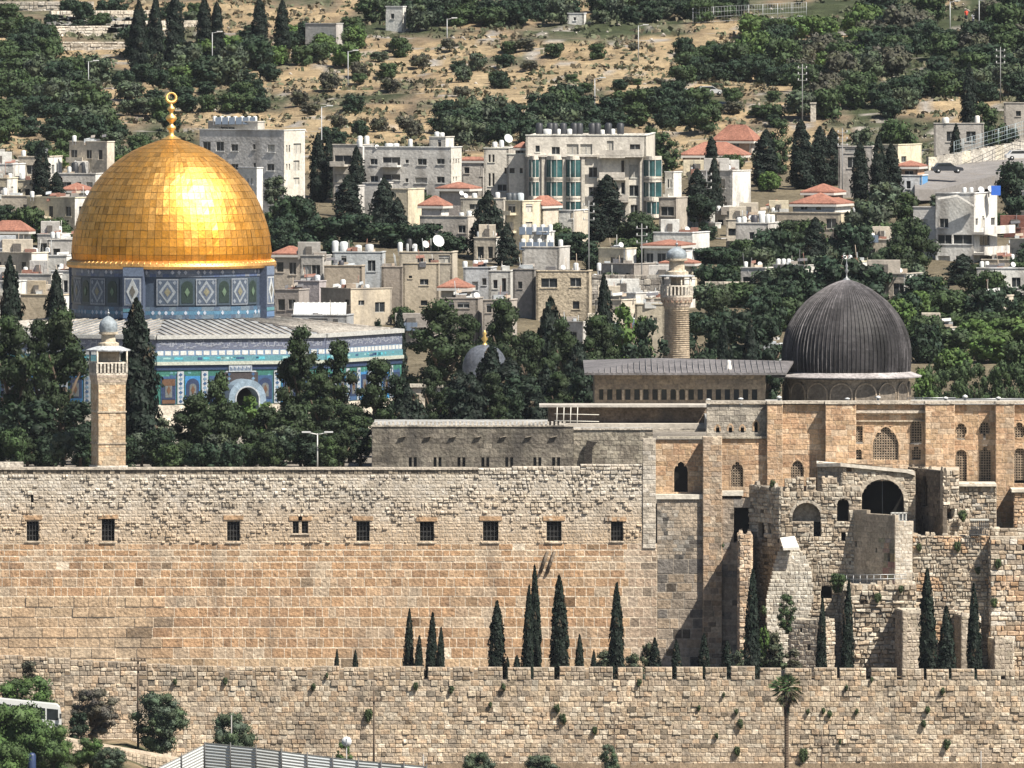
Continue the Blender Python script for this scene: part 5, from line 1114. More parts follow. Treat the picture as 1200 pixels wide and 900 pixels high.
house('white wall of an upper house with a hedge at the right edge', 1176, 1230, 1240, 121, 150, 10, Y=2205, c=(.5, .46, .41), wins=[(1190, 1196, 130, 136)])
# pagoda-like red roofs
house('lower beige storey with a wide terrace under the double red roof', 910, 985, 1004, 250, 300, 18, Y=2000, c=(.40, .35, .28), cs=YEL, wins=[(918, 934, 258, 266), (940, 958, 258, 266), (968, 980, 256, 268)], tanks=[(1002, 3, 6)])
house('white house with two stacked hipped red roofs', 929, 978, 998, 238, 280, 18, Y=2010, c=(.56, .56, .55), cs=WHT, roof=225.5, wins=[(938, 946, 240, 246), (956, 962, 240, 246)])
house('red-roofed lantern storey on top of the white double-roofed house', 942, 975, 988, 224.5, 231, 18, Y=2014, c=(.3, .2, .16), roof=215, name='roof_storey', cat='building', below=0, depth=6)
house('grey roof terrace house crowded with white tanks, left of the double red roof', 862, 900, 915, 262, 318, 15, Y=1985, c=GREY, wins=[(878, 884, 272, 280), (868, 878, 288, 296)], tanks=[(866, 3, 6), (872, 3, 7), (884, 4, 9, (.05, .05, .06)), (893, 4, 11), (900, 3, 10), (905, 3, 9)], dishes=[(880, 255, 3)])
house('small house with a red tiled roof patch beside the white tanks', 900, 914, 920, 240, 262, 20, Y=2052, c=WHT, roof=234)
for i, (a, b, t_, y_, lab) in enumerate(((806, 830, 202, 2100, 'cream house with a roof terrace between two cypresses below the red roofs'), (843, 866, 202, 2095, 'cream ruin-like house front with a deep doorway right of the thin cypress'), (862, 878, 206, 2094, 'narrow cream house with a dark side, right of the deep doorway house'), (900, 926, 250, 2040, 'small pale house squeezed left of the double red roof'), (806, 845, 262, 2040, 'stepped cream garden wall house under the leaning cypress'), (836, 872, 248, 2050, 'long stepped cream house on the lane right of the leaning cypress'), (802, 840, 292, 2000, 'flat white house behind the round minaret'), (812, 852, 280, 2015, 'grey roofed house with dark doorway above the minaret'))):
    house(lab, a, b - 7, b, t_, t_ + 45, 30, Y=y_, c=(YEL, WHT, BEI)[i % 3], cs=WHT, auto=(2, 2, i), tanks=[(a + 6, 2.8, 6)])
# white house on the right
whs = house('tall white house with a slanted gable and stacked balconies at the right', 1096, 1141, 1171, 227, 320, 20, Y=1972, c=(.66, .65, .62), cs=(.66, .64, .6), wins=[(1101, 1111, 256, 267), (1099, 1115, 275, 286), (1117, 1139, 275, 286), (1099, 1113, 300, 312), (1120, 1137, 300, 312)], swins=[(1143, 1146, 256, 264), (1150, 1154, 253, 267, 'round'), (1161, 1166, 255, 264), (1148, 1160, 276, 288), (1148, 1160, 300, 312)], dishes=[(1150, 222, 4), (1161, 221, 4)], tanks=[(1130, 2.5, 6), (1138, 2.5, 6)], name='white_house')
for a, z in ((2, 272), (2, 296)):
    W2_ = WL(1141, 1972, 1171, 1980.2); m = MB(); zz_ = PZ(z, 1972); rect2(m, W2_, -.3, W2_.L + 1.5, zz_ - .3, zz_, 1.5, (.66, .64, .6), 1.5); rect2(m, W2_, -.3, W2_.L + 1.5, zz_ - .3, zz_ + .75, 1.6, (.68, .66, .62), .12); m.build('balcony', PLASTER, whs)
m = MB(); m.slab([P(1099, 232, 1971.2), P(1122, 228, 1971.2), P(1143, 241, 1971.2), P(1143, 243.5, 1971.2), P(1122, 230.5, 1971.2), P(1099, 234, 1971.2)], (0, .5, 0), (.68, .66, .62)); m.build('gable_trim', PLASTER, whs)
tk = MB(); p = P(1167, 226, 1976); tk.box(p.x - .6, p.x + .6, 1975.4, 1976.6, p.z - .3, p.z + .9, (.05, .16, .62)); tk.build('blue_tank', PAINT, whs)
house('low white wing joined left of the tall white house', 1070, 1096, 1098, 243, 315, 20, Y=1976, c=(.60, .58, .55), wins=[(1079, 1087, 257, 264)], trim=True, depth=7)
for i, (a, sp, b, t_, y_, c_) in enumerate(((1176, 1196, 1215, 268, 2010, (.20, .09, .07)), (1150, 1190, 1205, 305, 1960, BEI), (1168, 1200, 1225, 322, 1925, WHT), (1172, 1195, 1220, 290, 1985, WHT))):
    house(('dark red painted house at the right edge', 'beige terrace house under the tall white house', 'pale stone house on the slope at the right edge', 'white house with small windows under the dark red house')[i], a, sp, b, t_, t_ + 40, 20, Y=y_, c=c_, auto=(3, 2, i + 40), tanks=[(sp - 4, 2.6, 6)])
# old town houses close behind the shrine
house('tall square stone-block house with one dark window, above the tiled shrine roof', 472, 514, 516, 309, 372, 4, Y=1850, c=(.44, .38, .29), wins=[(492, 502, 327, 334), (479, 483, 323, 326), (493, 501, 352, 358)], depth=7)
house('two-face beige house with a brown shuttered window, left of the square stone-block house', 376, 411, 459, 339, 396, 50, Y=1835, c=(.33, .29, .24), cs=(.46, .40, .31), wins=[(404, 409, 351, 357)], swins=[(420, 427, 352, 358), (439.5, 451, 354, 366)], tanks=[(402, 3.2, 10), (395, 5, 4), (430, 3, 4)])
house('long beige house with wooden upper windows over a rubble storey', 628, 690, 694, 318, 378, 8, Y=1845, c=(.47, .40, .30), wins=[(634, 653, 326, 337), (668, 681, 325.5, 336), (671, 679, 353, 362)], depth=9, dishes=[(660, 313, 3)], tanks=[(675, 3, 9), (702, 2.6, 9), (643, 3, 4)], mat=STONE)
house('dark grey side of the long beige house', 601, 626, 629, 316, 378, 10, Y=1848, c=(.25, .235, .22), wins=[(607, 612, 330, 338)], depth=9)  # one even grey, darker than the house front
house('grey corrugated shed with a cluttered roof, above the two-face beige house', 390, 448, 452, 296, 345, 6, Y=1880, c=(.40, .42, .43), wins=[(400, 406, 300, 310), (431, 440, 305, 318)], tanks=[(393, 4, 13, (.5, .52, .53)), (403, 5, 12, (.55, .57, .58)), (420, 4, 8), (433, 5, 9, (.42, .43, .44))], depth=8)
house('brown boundary house with a plain side, behind the square stone-block house', 447, 471, 474, 313, 352, 6, Y=1868, c=(.30, .26, .22), depth=8)
house('plain long brown wall house behind the two-face beige house', 380, 424, 428, 312, 352, 6, Y=1862, c=(.34, .29, .23), depth=8, tanks=[(400, 3, 6, (.05, .05, .06))])
house('cream house with a row of small windows and a big satellite dish', 468, 530, 536, 296, 335, 8, Y=1905, c=(.47, .42, .34), wins=[(489, 496, 300, 309), (514, 528, 299, 308), (502, 509, 303, 309)], dishes=[(514, 282, 7.5), (499, 286, 4.5)], tanks=[(469, 3, 11), (479, 3, 10), (486, 3, 9), (480, 3, 15, (.05, .05, .05))], depth=8)
house('low workshop with a white corrugated roof, just above the tiled shrine roof', 342, 406, 414, 370, 400, 10, Y=1800, c=(.32, .33, .34), wins=[(349, 357, 374, 381), (362, 384, 373, 381), (390, 396, 374, 382)], depth=9)
m = MB(); Yc = 1806
for i in range(20): x0_, x1_ = PX(344 + i * 3.1, Yc), PX(344 + i * 3.1 + 2.9, Yc); m.slab([Vector((x0_, Yc - 3, PZ(369.5, Yc))), Vector((x1_, Yc - 3, PZ(369.5, Yc))), Vector((x1_, Yc + 4, PZ(355, Yc + 4))), Vector((x0_, Yc + 4, PZ(355, Yc + 4)))], (0, 0, .05 + .04 * (i % 2)), (.58, .59, .57))
o = m.build('corrugated_roof', PAINT); tag(o, 'sloping white corrugated canopy resting on the low workshop', 'canopy')
house('dim grey house between the golden dome and the corrugated canopy', 322, 350, 362, 340, 392, 20, Y=1830, c=(.30, .27, .25), auto=(2, 2, 5))
house('lilac-grey round-cornered house above the corrugated canopy', 345, 374, 382, 330, 385, 25, Y=1845, c=(.40, .36, .36), auto=(2, 2, 6), tanks=[(372, 3.4, 7, (.5, .52, .55))])
house('low house with a red clay roof just right of the golden dome ring', 322, 352, 360, 297, 335, 18, Y=1900, c=(.45, .40, .34), roof=288, auto=(2, 1, 7))
house('grey low house with scattered roof junk, right of the red clay roof', 352, 378, 388, 300, 345, 18, Y=1885, c=(.42, .40, .37), auto=(2, 1, 8), tanks=[(358, 3, 8), (366, 3, 6)], dishes=[(350, 296, 3)])
house('shabby house with a dark red tin roof, between the stone-block house and the sheds', 517, 545, 552, 336, 378, 14, Y=1840, c=(.42, .37, .30), roof=325, wins=[(530, 536, 345, 352)])
house('whitewashed shed with a grey tin front, in the middle of the old town roofs', 543, 575, 582, 314, 360, 10, Y=1865, c=(.46, .47, .48), wins=[(553, 560, 330, 340), (565, 570, 326, 334)], tanks=[(557, 3, 8), (545, 3, 7)])
house('white patched house left of the dark grey side', 573, 598, 604, 318, 370, 10, Y=1856, c=(.50, .49, .46), wins=[(578, 583, 328, 338), (588, 593, 326, 344)], tanks=[(590, 3, 6)])
house('low brown yard house with a dish, under the whitewashed shed', 515, 560, 566, 350, 385, 8, Y=1818, c=(.30, .27, .24), wins=[(520, 532, 354, 361), (536, 550, 354, 361)], dishes=[(559, 346, 4)])
house('low yard house with a dark doorway among trees, left of the long beige house', 566, 598, 606, 352, 392, 12, Y=1816, c=(.38, .34, .30), wins=[(570, 576, 356, 366)])
house('low stone house with a white roof behind the trees beside the minaret', 744, 779, 783, 357, 395, 8, Y=1790, c=(.46, .41, .32), wins=[(766, 770, 372, 380)], depth=12)
# retaining walls
for lab, a, b, t_, Y_, c_ in (('pale broken stone wall among trees left of the round lead dome', 826, 878, 330, 1900, PAL_PALE), ('low rubble wall with bright top directly above the lead dome shoulder', 904, 940, 355, 1850, PAL_PALE), ('grey retaining wall with a wire fence behind the round minaret', 690, 778, 322, 1890, PAL_GREY)):
    m = MB(); q = WL(a, Y_, b, Y_); masonry(m, q.A, q.du, q.n, 0, q.L, ground(q.A.x, Y_) - 1, PZ(t_, Y_), rowh=.6, sw=.9, gap=.03, dmin=.02, dmax=.15, pal=c_, mortar=(.36, .32, .27), seed=a, jit=.05, bev=.05); o = m.build('stone_wall', STONE); tag(o, lab, 'wall')
house('low flat house with a pale blue roof and white tanks beside the lead dome', 888, 913, 918, 404, 430, 8, Y=1780, c=(.45, .47, .48), wins=[(892, 898, 410, 415)], depth=8)
house('flat white house above the minaret beside the yellow awning', 748, 772, 780, 246, 290, 20, Y=2062, c=WHT, auto=(2, 2, 60))
# grey roofs left of the golden dome
left = [(0, 40, 52, 212, 2080, YEL, 'cream house with a blue door strip at the left edge'), (70, 112, 122, 204, 2085, GREY, 'flat-roofed house with dark tanks left of the golden dome'), (-20, 42, 48, 230, 2050, BEI, 'plain pale retaining house at the left edge below the blue door strip house'),
        (72, 98, 108, 222, 2060, WHT, 'white house with a paired window and red clay roof left of the golden dome'), (-10, 30, 36, 270, 1990, WHT, 'white house under a dark red hipped roof at the left edge'), (30, 78, 86, 300, 1930, WHT, 'whitewashed flat house touching the golden dome ring'), (-10, 30, 40, 292, 1945, (.5, .52, .54), 'bluish white flat house at the left edge with small tanks'),
        (44, 70, 82, 275, 1975, GREY, 'grey low house beside the golden dome shoulder'), (18, 60, 72, 322, 1880, (.46, .45, .43), 'grey cluttered house above the two left cypress tips'), (60, 82, 92, 318, 1890, WHT, 'small white house hard against the tiled drum'), (-15, 20, 30, 330, 1870, (.52, .52, .5), 'pale flat house behind the left cypress'),
        (24, 74, 84, 346, 1835, (.45, .38, .28), 'sand-coloured low house between the two left cypress tips'), (-12, 16, 24, 358, 1820, (.4, .38, .34), 'dim low house at the left edge behind the tall pine')]
for i, (a, sp, b, t_, y_, c_, lab) in enumerate(left):
    house(lab, a, sp, b, t_, t_ + 30, 18, Y=y_, c=c_, cs=WHT, auto=(3, 2, i + 20), roof={3: 214, 4: 258}.get(i), tanks=[(a + 12, 2.8, 8), (a + 26, 2.8, 9)] if i not in (3, 4) else (), black=(88, 98) if i == 1 else ())
# filler houses deeper in the slope
rg = random.Random(77)
def row(landmark, a, b, pyt, Y_, n, cols=(GREY, WHT, BEI)):
    w_ = (b - a) / n
    for i in range(n):
        x0_ = a + i * w_ + rg.uniform(-2, 3); x1_ = x0_ + w_ * rg.uniform(.8, 1.05); t_ = pyt + rg.uniform(-7, 7); c_ = rg.choice(cols)
        o = house('', x0_, x0_ + (x1_ - x0_) * rg.uniform(.65, .85), x1_, t_, t_ + 40, rg.uniform(15, 38), Y=Y_ + rg.uniform(-8, 8), c=c_, cs=WHT, auto=(rg.choice((2, 3)), 2, rg.random()), tanks=[(x0_ + 4 + 5 * q, 2.6, 7) for q in range(rg.choice((0, 1, 2)))], roof=t_ - 7 if rg.random() < .15 else None)
        PEND.append((o, 'small flat-roofed house %s' % landmark, proj(o.location)[0], 'house'))
PEND = []
SECT = [(-30, 85, 'left of the golden dome'), (312, 470, 'right of the golden dome'), (470, 620, 'above the little lead dome'), (620, 780, 'below the green-glazed block'), (780, 930, 'around the round minaret'), (930, 1075, 'above the big lead dome'), (1075, 1230, 'around the white gabled house')]
HS.append((PX(1120, 2100), 2100, 6)); HS.append((PX(1185, 2108), 2108, 6)); HS.append((PX(1150, 2085), 2085, 5))
PROT = [(567, 800, 150, 262), (234, 358, 150, 230), (390, 541, 160, 232), (1069, 1180, 225, 312), (800, 892, 145, 188), (908, 1005, 213, 268), (1092, 1155, 145, 182), (1055, 1200, 160, 225), (472, 516, 310, 355), (600, 694, 318, 364), (376, 460, 339, 376), (492, 562, 214, 268), (592, 662, 236, 290), (388, 450, 290, 330), (340, 406, 355, 385), (466, 530, 290, 312)]
def covers(a_, b_, t_): return any(a_ < p[1] - 4 and b_ > p[0] + 4 and t_ < p[3] - 4 for p in PROT)
for Y_ in (1812, 1838, 1864, 1890, 1916, 1942, 1968, 1994, 2020, 2046, 2072, 2098, 2124):
    for a, b, lm in SECT:
        px = a + rg.uniform(0, 20); dens = (1 if Y_ < 1890 else .6 if 620 > b > 400 else .75 if b < 100 else .55) if b < 800 else (.2 if Y_ < 1980 else .5)
        while px < b:
            wd = rg.uniform(34, 72); sp_f = rg.uniform(.6, .85); s = Y_ / F; x = PX(px + wd / 2, Y_); rad = wd * s * .62
            if all((x - h[0]) ** 2 + ((Y_ + 4 - h[1]) * .8) ** 2 > (rad + h[2]) ** 2 * .8 for h in HS) and rg.random() < (dens if not (b < 600 and 1900 < Y_ < 2075 and a > 100) else .3):
                g0 = proj((x, Y_, ground(x, Y_)))[1]; hh = rg.uniform(26, 46) * (1 if Y_ > 1870 else .8); t_ = g0 - hh
                if covers(px, px + wd, t_ - 6): px += wd * .5; continue
                lv = 'low' if Y_ < 1890 else 'middle' if Y_ < 1980 else 'high' if Y_ < 2060 else 'topmost'
                c_ = rg.choice((GREY, WHT, BEI, BEI, YEL, (.40, .36, .31), (.34, .31, .28))); red = rg.random() < .05
                nt_ = rg.choice((0, 1, 2, 3))
                o = house('', px, px + wd * sp_f, px + wd, t_, t_ + 40, rg.uniform(8, 40), Y=Y_, c=c_, cs=rg.choice((c_, WHT)), auto=(rg.choice((2, 3)), 2, rg.random()), tanks=[(px + 6 + 6 * q, 2.6, 7) for q in range(nt_)] if not red else (), solars=[px + 9 + 6 * q for q in range(nt_)] if nt_ > 1 and not red and rg.random() < .5 else (), dishes=[(px + wd * .6, t_ - 5, 3.2)] if rg.random() < .4 and not red else (), roof=t_ - 6 if red else None, bal=[(px + 3, px + wd * sp_f * .5, t_ + 22, 4)] if rg.random() < .3 else ())
                col_ = 'red-roofed' if red else {GREY: 'grey', WHT: 'white', BEI: 'beige', YEL: 'cream'}.get(c_, 'brown')
                PEND.append((o, '%s house in the %s roofs %s' % (col_, lv, lm), px, 'house'))
            px += wd + rg.uniform(0, 14)
# ---------------------------------------------------------------- trees
NR_ = np.random.RandomState(11)
def ico(sub=2):
    import bmesh
    b = bmesh.new(); bmesh.ops.create_icosphere(b, subdivisions=sub, radius=1); v = np.array([x.co[:] for x in b.verts]); f = np.array([[q.index for q in x.verts] for x in b.faces]); b.free(); return v, f
IV, IF = ico(2); IV1, IF1 = ico(1)
def leaves(cen, nor, size, col, jit=.55):
    n = len(cen); nn = nor + NR_.normal(0, jit, (n, 3)); nn /= np.linalg.norm(nn, axis=1)[:, None] + 1e-9
    r = NR_.normal(0, 1, (n, 3)); t = np.cross(nn, r); t /= np.linalg.norm(t, axis=1)[:, None] + 1e-9; b = np.cross(nn, t)
    s = (size * NR_.uniform(.6, 1.4, n))[:, None]; k = NR_.uniform(.5, 1., n)[:, None]
    V = np.stack([cen - t * s - b * s * k * .4, cen + t * s * .9 - b * s * k, cen + t * s + b * s * k * .5, cen - t * s * .6 + b * s * k], 1).reshape(-1, 3)
    return V, np.arange(4 * n).reshape(n, 4), np.repeat(col, 1, 0)
def crownmesh(name, parts):
    """parts: list of (V, F, colour per face)"""
    me = bpy.data.meshes.new(name); V = []; Fs = []; C = []; o = 0; cnt = []
    for v, f, c in parts: V.append(v); Fs.append((f + o)); o += len(v); C.append(np.repeat(c, f.shape[1], 0)); cnt += [f.shape[1]] * len(f)
    V = np.concatenate(V).astype(np.float32); C = np.concatenate(C); idx = np.concatenate([f.ravel() for f in Fs]).astype(np.int32); cnt = np.array(cnt, np.int32)
    me.vertices.add(len(V)); me.vertices.foreach_set('co', V.ravel()); me.loops.add(len(idx)); me.loops.foreach_set('vertex_index', idx)
    me.polygons.add(len(cnt)); st = np.concatenate([[0], np.cumsum(cnt)[:-1]]).astype(np.int32); me.polygons.foreach_set('loop_start', st); me.polygons.foreach_set('loop_total', cnt)
    me.update(calc_edges=True); a = me.color_attributes.new('Col', 'FLOAT_COLOR', 'CORNER'); a.data.foreach_set('color', np.concatenate([C, np.ones((len(C), 1))], 1).astype(np.float32).ravel())
    me.materials.append(LEAF); me.validate(); return me
def vary(base, n, a=.25):
    k = NR_.uniform(1 - a, 1 + a, (n, 1)); return np.clip(np.array(base)[None] * k, 0, 1)
def clumpcrown(name, cl, base, leaf, dens, hull=.76, flat=1.):
    parts = []
    for cx_, cy_, cz_, r in cl:
        k = NR_.uniform(.72, 1.4); cb = np.array(base) * k; cb = cb * (1, NR_.uniform(.94, 1.1), NR_.uniform(.8, 1.15))
        d = NR_.normal(0, 1, 3); v = IV1 * (1 + .18 * np.sin(IV1 @ d * 3)[:, None]); v = v * r * hull * np.array([1, 1, flat]) + (cx_, cy_, cz_)
        parts.append((v, IF1, vary(cb, len(IF1), .1)))
        n = max(12, int(dens * r * r / (leaf * leaf))); q = NR_.normal(0, 1, (n, 3)); q /= np.linalg.norm(q, axis=1)[:, None]
        rad = r * NR_.uniform(.84, 1.14, n)[:, None]; c = q * rad * np.array([1, 1, flat]) + (cx_, cy_, cz_)
        V, Fq, _ = leaves(c, q, leaf, None); parts.append((V, Fq, vary(cb, n, .3)))
    return crownmesh(name, parts)
def m_broad(seed, Rr, Hh, base, leaf, nc=26, rc=.34, lo=.22, dens=2.4):
    rg = random.Random(seed); cl = []
    for i in range(nc):
        f = rg.random(); a = rg.uniform(0, 6.283); zc = lo + (1 - lo) * f; env = math.sin(math.pi * min(1, max(0, (zc - lo * .6) / (1.08 - lo * .6)))) ** .55
        rr = Rr * (1 - rc * .75) * env * math.sqrt(rg.uniform(.25, 1)); r = Rr * rc * rg.uniform(.65, 1.25); cl.append((rr * math.cos(a), rr * math.sin(a), min(zc * Hh, Hh - r * .8), r))
    cl.append((0, 0, Hh * .55, Rr * .6)); return clumpcrown('crown', cl, base, leaf, dens, flat=.85)
def m_pine(seed, Rr, Hh, base, leaf):
    rg = random.Random(seed); cl = []
    for i in range(40):
        f = rg.random() ** .8; zc = .10 + .88 * f; env = (1.0 if f < .65 else 1 - (f - .65) / .45) * rg.uniform(.35, 1); a = rg.uniform(0, 6.283); r = Rr * rg.uniform(.16, .34)
        cl.append((Rr * .82 * env * math.cos(a), Rr * .82 * env * math.sin(a), zc * Hh, r))
    for k in range(5): cl.append((0, 0, Hh * (.3 + .13 * k), Rr * .32))
    return clumpcrown('crown', cl, base, leaf, 2.6, flat=.72, hull=.8)
def m_cypress(seed, Rr, Hh, base, leaf, n=2600, blunt=.35, ragged=.12):
    rg = random.Random(seed); ph = [rg.uniform(0, 6) for _ in range(6)]
    def rad(z, a):
        f = z / Hh; b = np.minimum(1, (f + .02) / .12) ** .5 * np.clip(1 - np.clip(f, 0, 1) ** (1.6 + blunt * 3), 0, 1) ** .8
        return Rr * b * (1 + ragged * (np.sin(3 * a + ph[0] + f * 9) + .8 * np.sin(5 * a + ph[1] - f * 21) + .7 * np.sin(2 * a + f * 40 + ph[2])))
    na, nz = 14, 26; A, Z = np.meshgrid(np.linspace(0, 2 * np.pi, na, endpoint=False), np.linspace(0, 1, nz) * Hh); r = rad(Z, A) * .82
    V = np.stack([r * np.cos(A), r * np.sin(A), Z * .985], -1).reshape(-1, 3); Fq = []
    for j in range(nz - 1):
        for i in range(na): Fq.append((j * na + i, j * na + (i + 1) % na, (j + 1) * na + (i + 1) % na, (j + 1) * na + i))
    parts = [(V, np.array(Fq), vary(base, len(Fq), .15))]
    z = Hh * (1 - np.sqrt(NR_.uniform(0, 1, n)) * .0 - NR_.uniform(0, 1, n) ** .85); a = NR_.uniform(0, 2 * np.pi, n); r = rad(z, a) * NR_.uniform(.84, 1.12, n)
    c = np.stack([r * np.cos(a), r * np.sin(a), z], 1); nm = np.stack([np.cos(a), np.sin(a), .35 + 0 * a], 1)
    Vl, Fl, _ = leaves(c, nm, leaf, None, .5); k = (1 + .35 * np.sin(3 * a + z * 2.3) * np.sin(z * 1.7 + ph[3]))[:, None]; cl_ = np.clip(vary(base, n, .3) * k, 0, 1); br = (np.sin(a * 2 + ph[4]) * np.sin(z / Hh * 13 + ph[5]) > .8) & (NR_.uniform(0, 1, n) < .45); cl_[br] = np.array((.07, .055, .035)) * NR_.uniform(.6, 1.2, (br.sum(), 1)); parts.append((Vl, Fl, cl_))
    return crownmesh('crown', parts)
GRN = (.034, .056, .021); DGRN = (.016, .030, .016); PINE = (.023, .037, .015); OLIVE = (.052, .068, .042); LGRN = (.058, .098, .026); DUSK = (.062, .062, .043); CYP = (.008, .016, .010)
def both(fn, kind, n, base, leaf, R0, **k):
    """crowns of several slendernesses: height over radius 1.4, 2.2 and 3.4"""
    return [[fn(7 * i + int(10 * q) + kind, R0, R0 * q, base, leaf, **k) for i in range(n)] for q in (1.4, 2.2, 3.5)]
KIND = {
 'cypress': ([m_cypress(i, 1, 9, CYP, .15, 2600, b, .09) for i, b in ((1, .2), (2, .5), (3, .3), (4, .1), (5, .7), (6, .35))], 1., 9., 'cypress_tree', 'cypress'),
 'wide_cypress': ([m_cypress(i + 5, 2.2, 16, CYP, .25, 3800, b, .18) for i, b in ((1, .6), (2, .4), (3, .8))], 2.2, 16., 'cypress_tree', 'cypress'),
 'conifer': ([m_cypress(i + 9, 3, 10, (.013, .022, .015), .26, 3200, .1, .22) for i in (1, 2)], 3., 10., 'conifer_tree', 'conifer'),
 'pine': (both(m_pine, 1, 3, PINE, .155, 4), 4., 0, 'pine_tree', 'pine'),
 'dark': (both(m_broad, 46, 2, DGRN, 0.25, 4, nc=34, rc=0.3, lo=0.06), 4., 0, 'evergreen_tree', 'tree'),
 'green': (both(m_broad, 45, 2, GRN, 0.25, 4, nc=30, rc=0.32, lo=0.08), 4., 0, 'broadleaf_tree', 'tree'),
 'bright': (both(m_broad, 48, 2, LGRN, 0.27, 4, nc=30, rc=0.3, lo=0.08), 4., 0, 'broadleaf_tree', 'tree'),
 'olive': (both(m_broad, 39, 2, OLIVE, 0.22, 3, nc=24, rc=0.34, lo=0.15), 3., 0, 'olive_tree', 'tree'),
 'dusky': (both(m_broad, 41, 2, DUSK, 0.22, 3, nc=26, rc=0.28, lo=0.12), 3., 0, 'dry_tree', 'tree'),
 'near_green': (both(m_broad, 91, 2, (.050, .085, .026), .10, 4, nc=46, rc=.24, lo=.05, dens=1.9), 4., 0, 'broadleaf_tree', 'tree'),
 'near_olive': (both(m_broad, 95, 2, (.055, .076, .048), .08, 3, nc=64, rc=.24, lo=.08, dens=1.8), 3., 0, 'olive_tree', 'tree'),
 'near_dusky': (both(m_broad, 97, 1, (.075, .07, .055), .07, 3, nc=60, rc=.22, lo=.1, dens=1.3), 3., 0, 'olive_tree', 'tree'),
 'bush': ([m_broad(i + 70, 1.5, 1.8, (.05, .07, .03), .12, 16, .38, .1) for i in (1, 2)], 1.5, 1.8, 'bush', 'shrub'),
}
def trunk_mesh():
    m = MB(); m.tube((0, 0, 0), (.02, .03, .5), .05, .035, 7, (.1, .08, .06)); 
    for a, z in ((0, .3), (2, .36), (4, .42)): m.tube((0, 0, z), (.18 * math.cos(a), .18 * math.sin(a), z + .3), .022, .01, 5, (.1, .08, .06))
    o = m.build('trunk', BARK); me = o.data; bpy.data.objects.remove(o); return me
TRK = trunk_mesh()
rgT = random.Random(99)
def tree(kind, px, pyt, hw, Y, label='', pend=None, base=None, group=None, var=None, lift=.0, trunkw=1.):
    ms, Rn, Hn, nm, cat = KIND[kind]; x = PX(px, Y); z0 = ground(x, Y) if base is None else base; h = PZ(pyt, Y) - z0; r = hw * Y / F
    if h < .5: h = .5
    if Hn == 0:
        q = h * (1 - lift) / r; j = 0 if q < 1.8 else (1 if q < 2.8 else 2); ms = ms[j]; Hn = Rn * (1.4, 2.2, 3.5)[j]
    t = thing(nm, label, cat, (x, Y, z0), group); rt = rgT.uniform(0, 6.28)
    c = bpy.data.objects.new('crown', ms[(var if var is not None else rgT.randrange(9)) % len(ms)]); COL.objects.link(c); c.parent = t
    cz = lift * h; c.location = (0, 0, cz); c.scale = (r / Rn, r / Rn, (h - cz) / Hn); c.rotation_euler = (rgT.uniform(-.03, .03) if 'cypress' in kind else 0, rgT.uniform(-.025, .025) if 'cypress' in kind else 0, rt)
    k = bpy.data.objects.new('trunk', TRK); COL.objects.link(k); k.parent = t; tw = min(h, r * 3) * trunkw; k.scale = (tw, tw, h * 1.0); k.location = (0, 0, -.1)
    if pend: PEND.append((t, pend, px, cat))
    return t
# cypresses in the garden between the two walls
for i, (px, py, hw, Y_) in enumerate(((394, 761, 4, 1512), (417, 762, 4, 1512), (478, 714, 6, 1516), (490, 745, 6, 1511), (505, 718, 7.5, 1514), (515, 735, 5, 1512), (582, 705, 9.5, 1514), (595, 770, 4, 1511), (605, 768, 5.5, 1511), (618, 687, 7, 1512), (628, 662, 6.8, 1517), (656, 674, 10.5, 1514), (679, 744, 6, 1511), (695, 762, 4.5, 1511), (722, 684, 9, 1513), (767, 748, 8.5, 1511), (793, 750, 6.5, 1511), (825, 742, 7, 1512), (853, 752, 9, 1511), (880.5, 668, 9, 1513), (962, 700, 6.5, 1513), (992.5, 680, 7.5, 1513), (1088, 666, 10, 1514), (1110, 711, 10.5, 1511), (1143, 685, 8.5, 1512))):
    tree('cypress', px, py, hw * 1.0, Y_, '', 'slender dark cypress behind the low city wall', group='cypresses behind the city wall')
for px, py, hw, k in ((708, 762, 14, 'olive'), (740, 765, 13, 'olive'), (758, 752, 9, 'olive'), (897, 735, 9, 'bright'), (922, 697, 13, 'green'), (905, 752, 18, 'olive'), (930, 760, 16, 'dusky'), (868, 760, 10, 'olive'), (982, 672, 12, 'green'), (905, 740, 16, 'dusky')):
    tree(k, px, py, hw, 1520 if px != 982 else 1531, '', 'leafy garden shrub at the foot of the tall walls', base=19 if px not in (922, 982) else PZ(742 if px == 922 else 700, 1520))
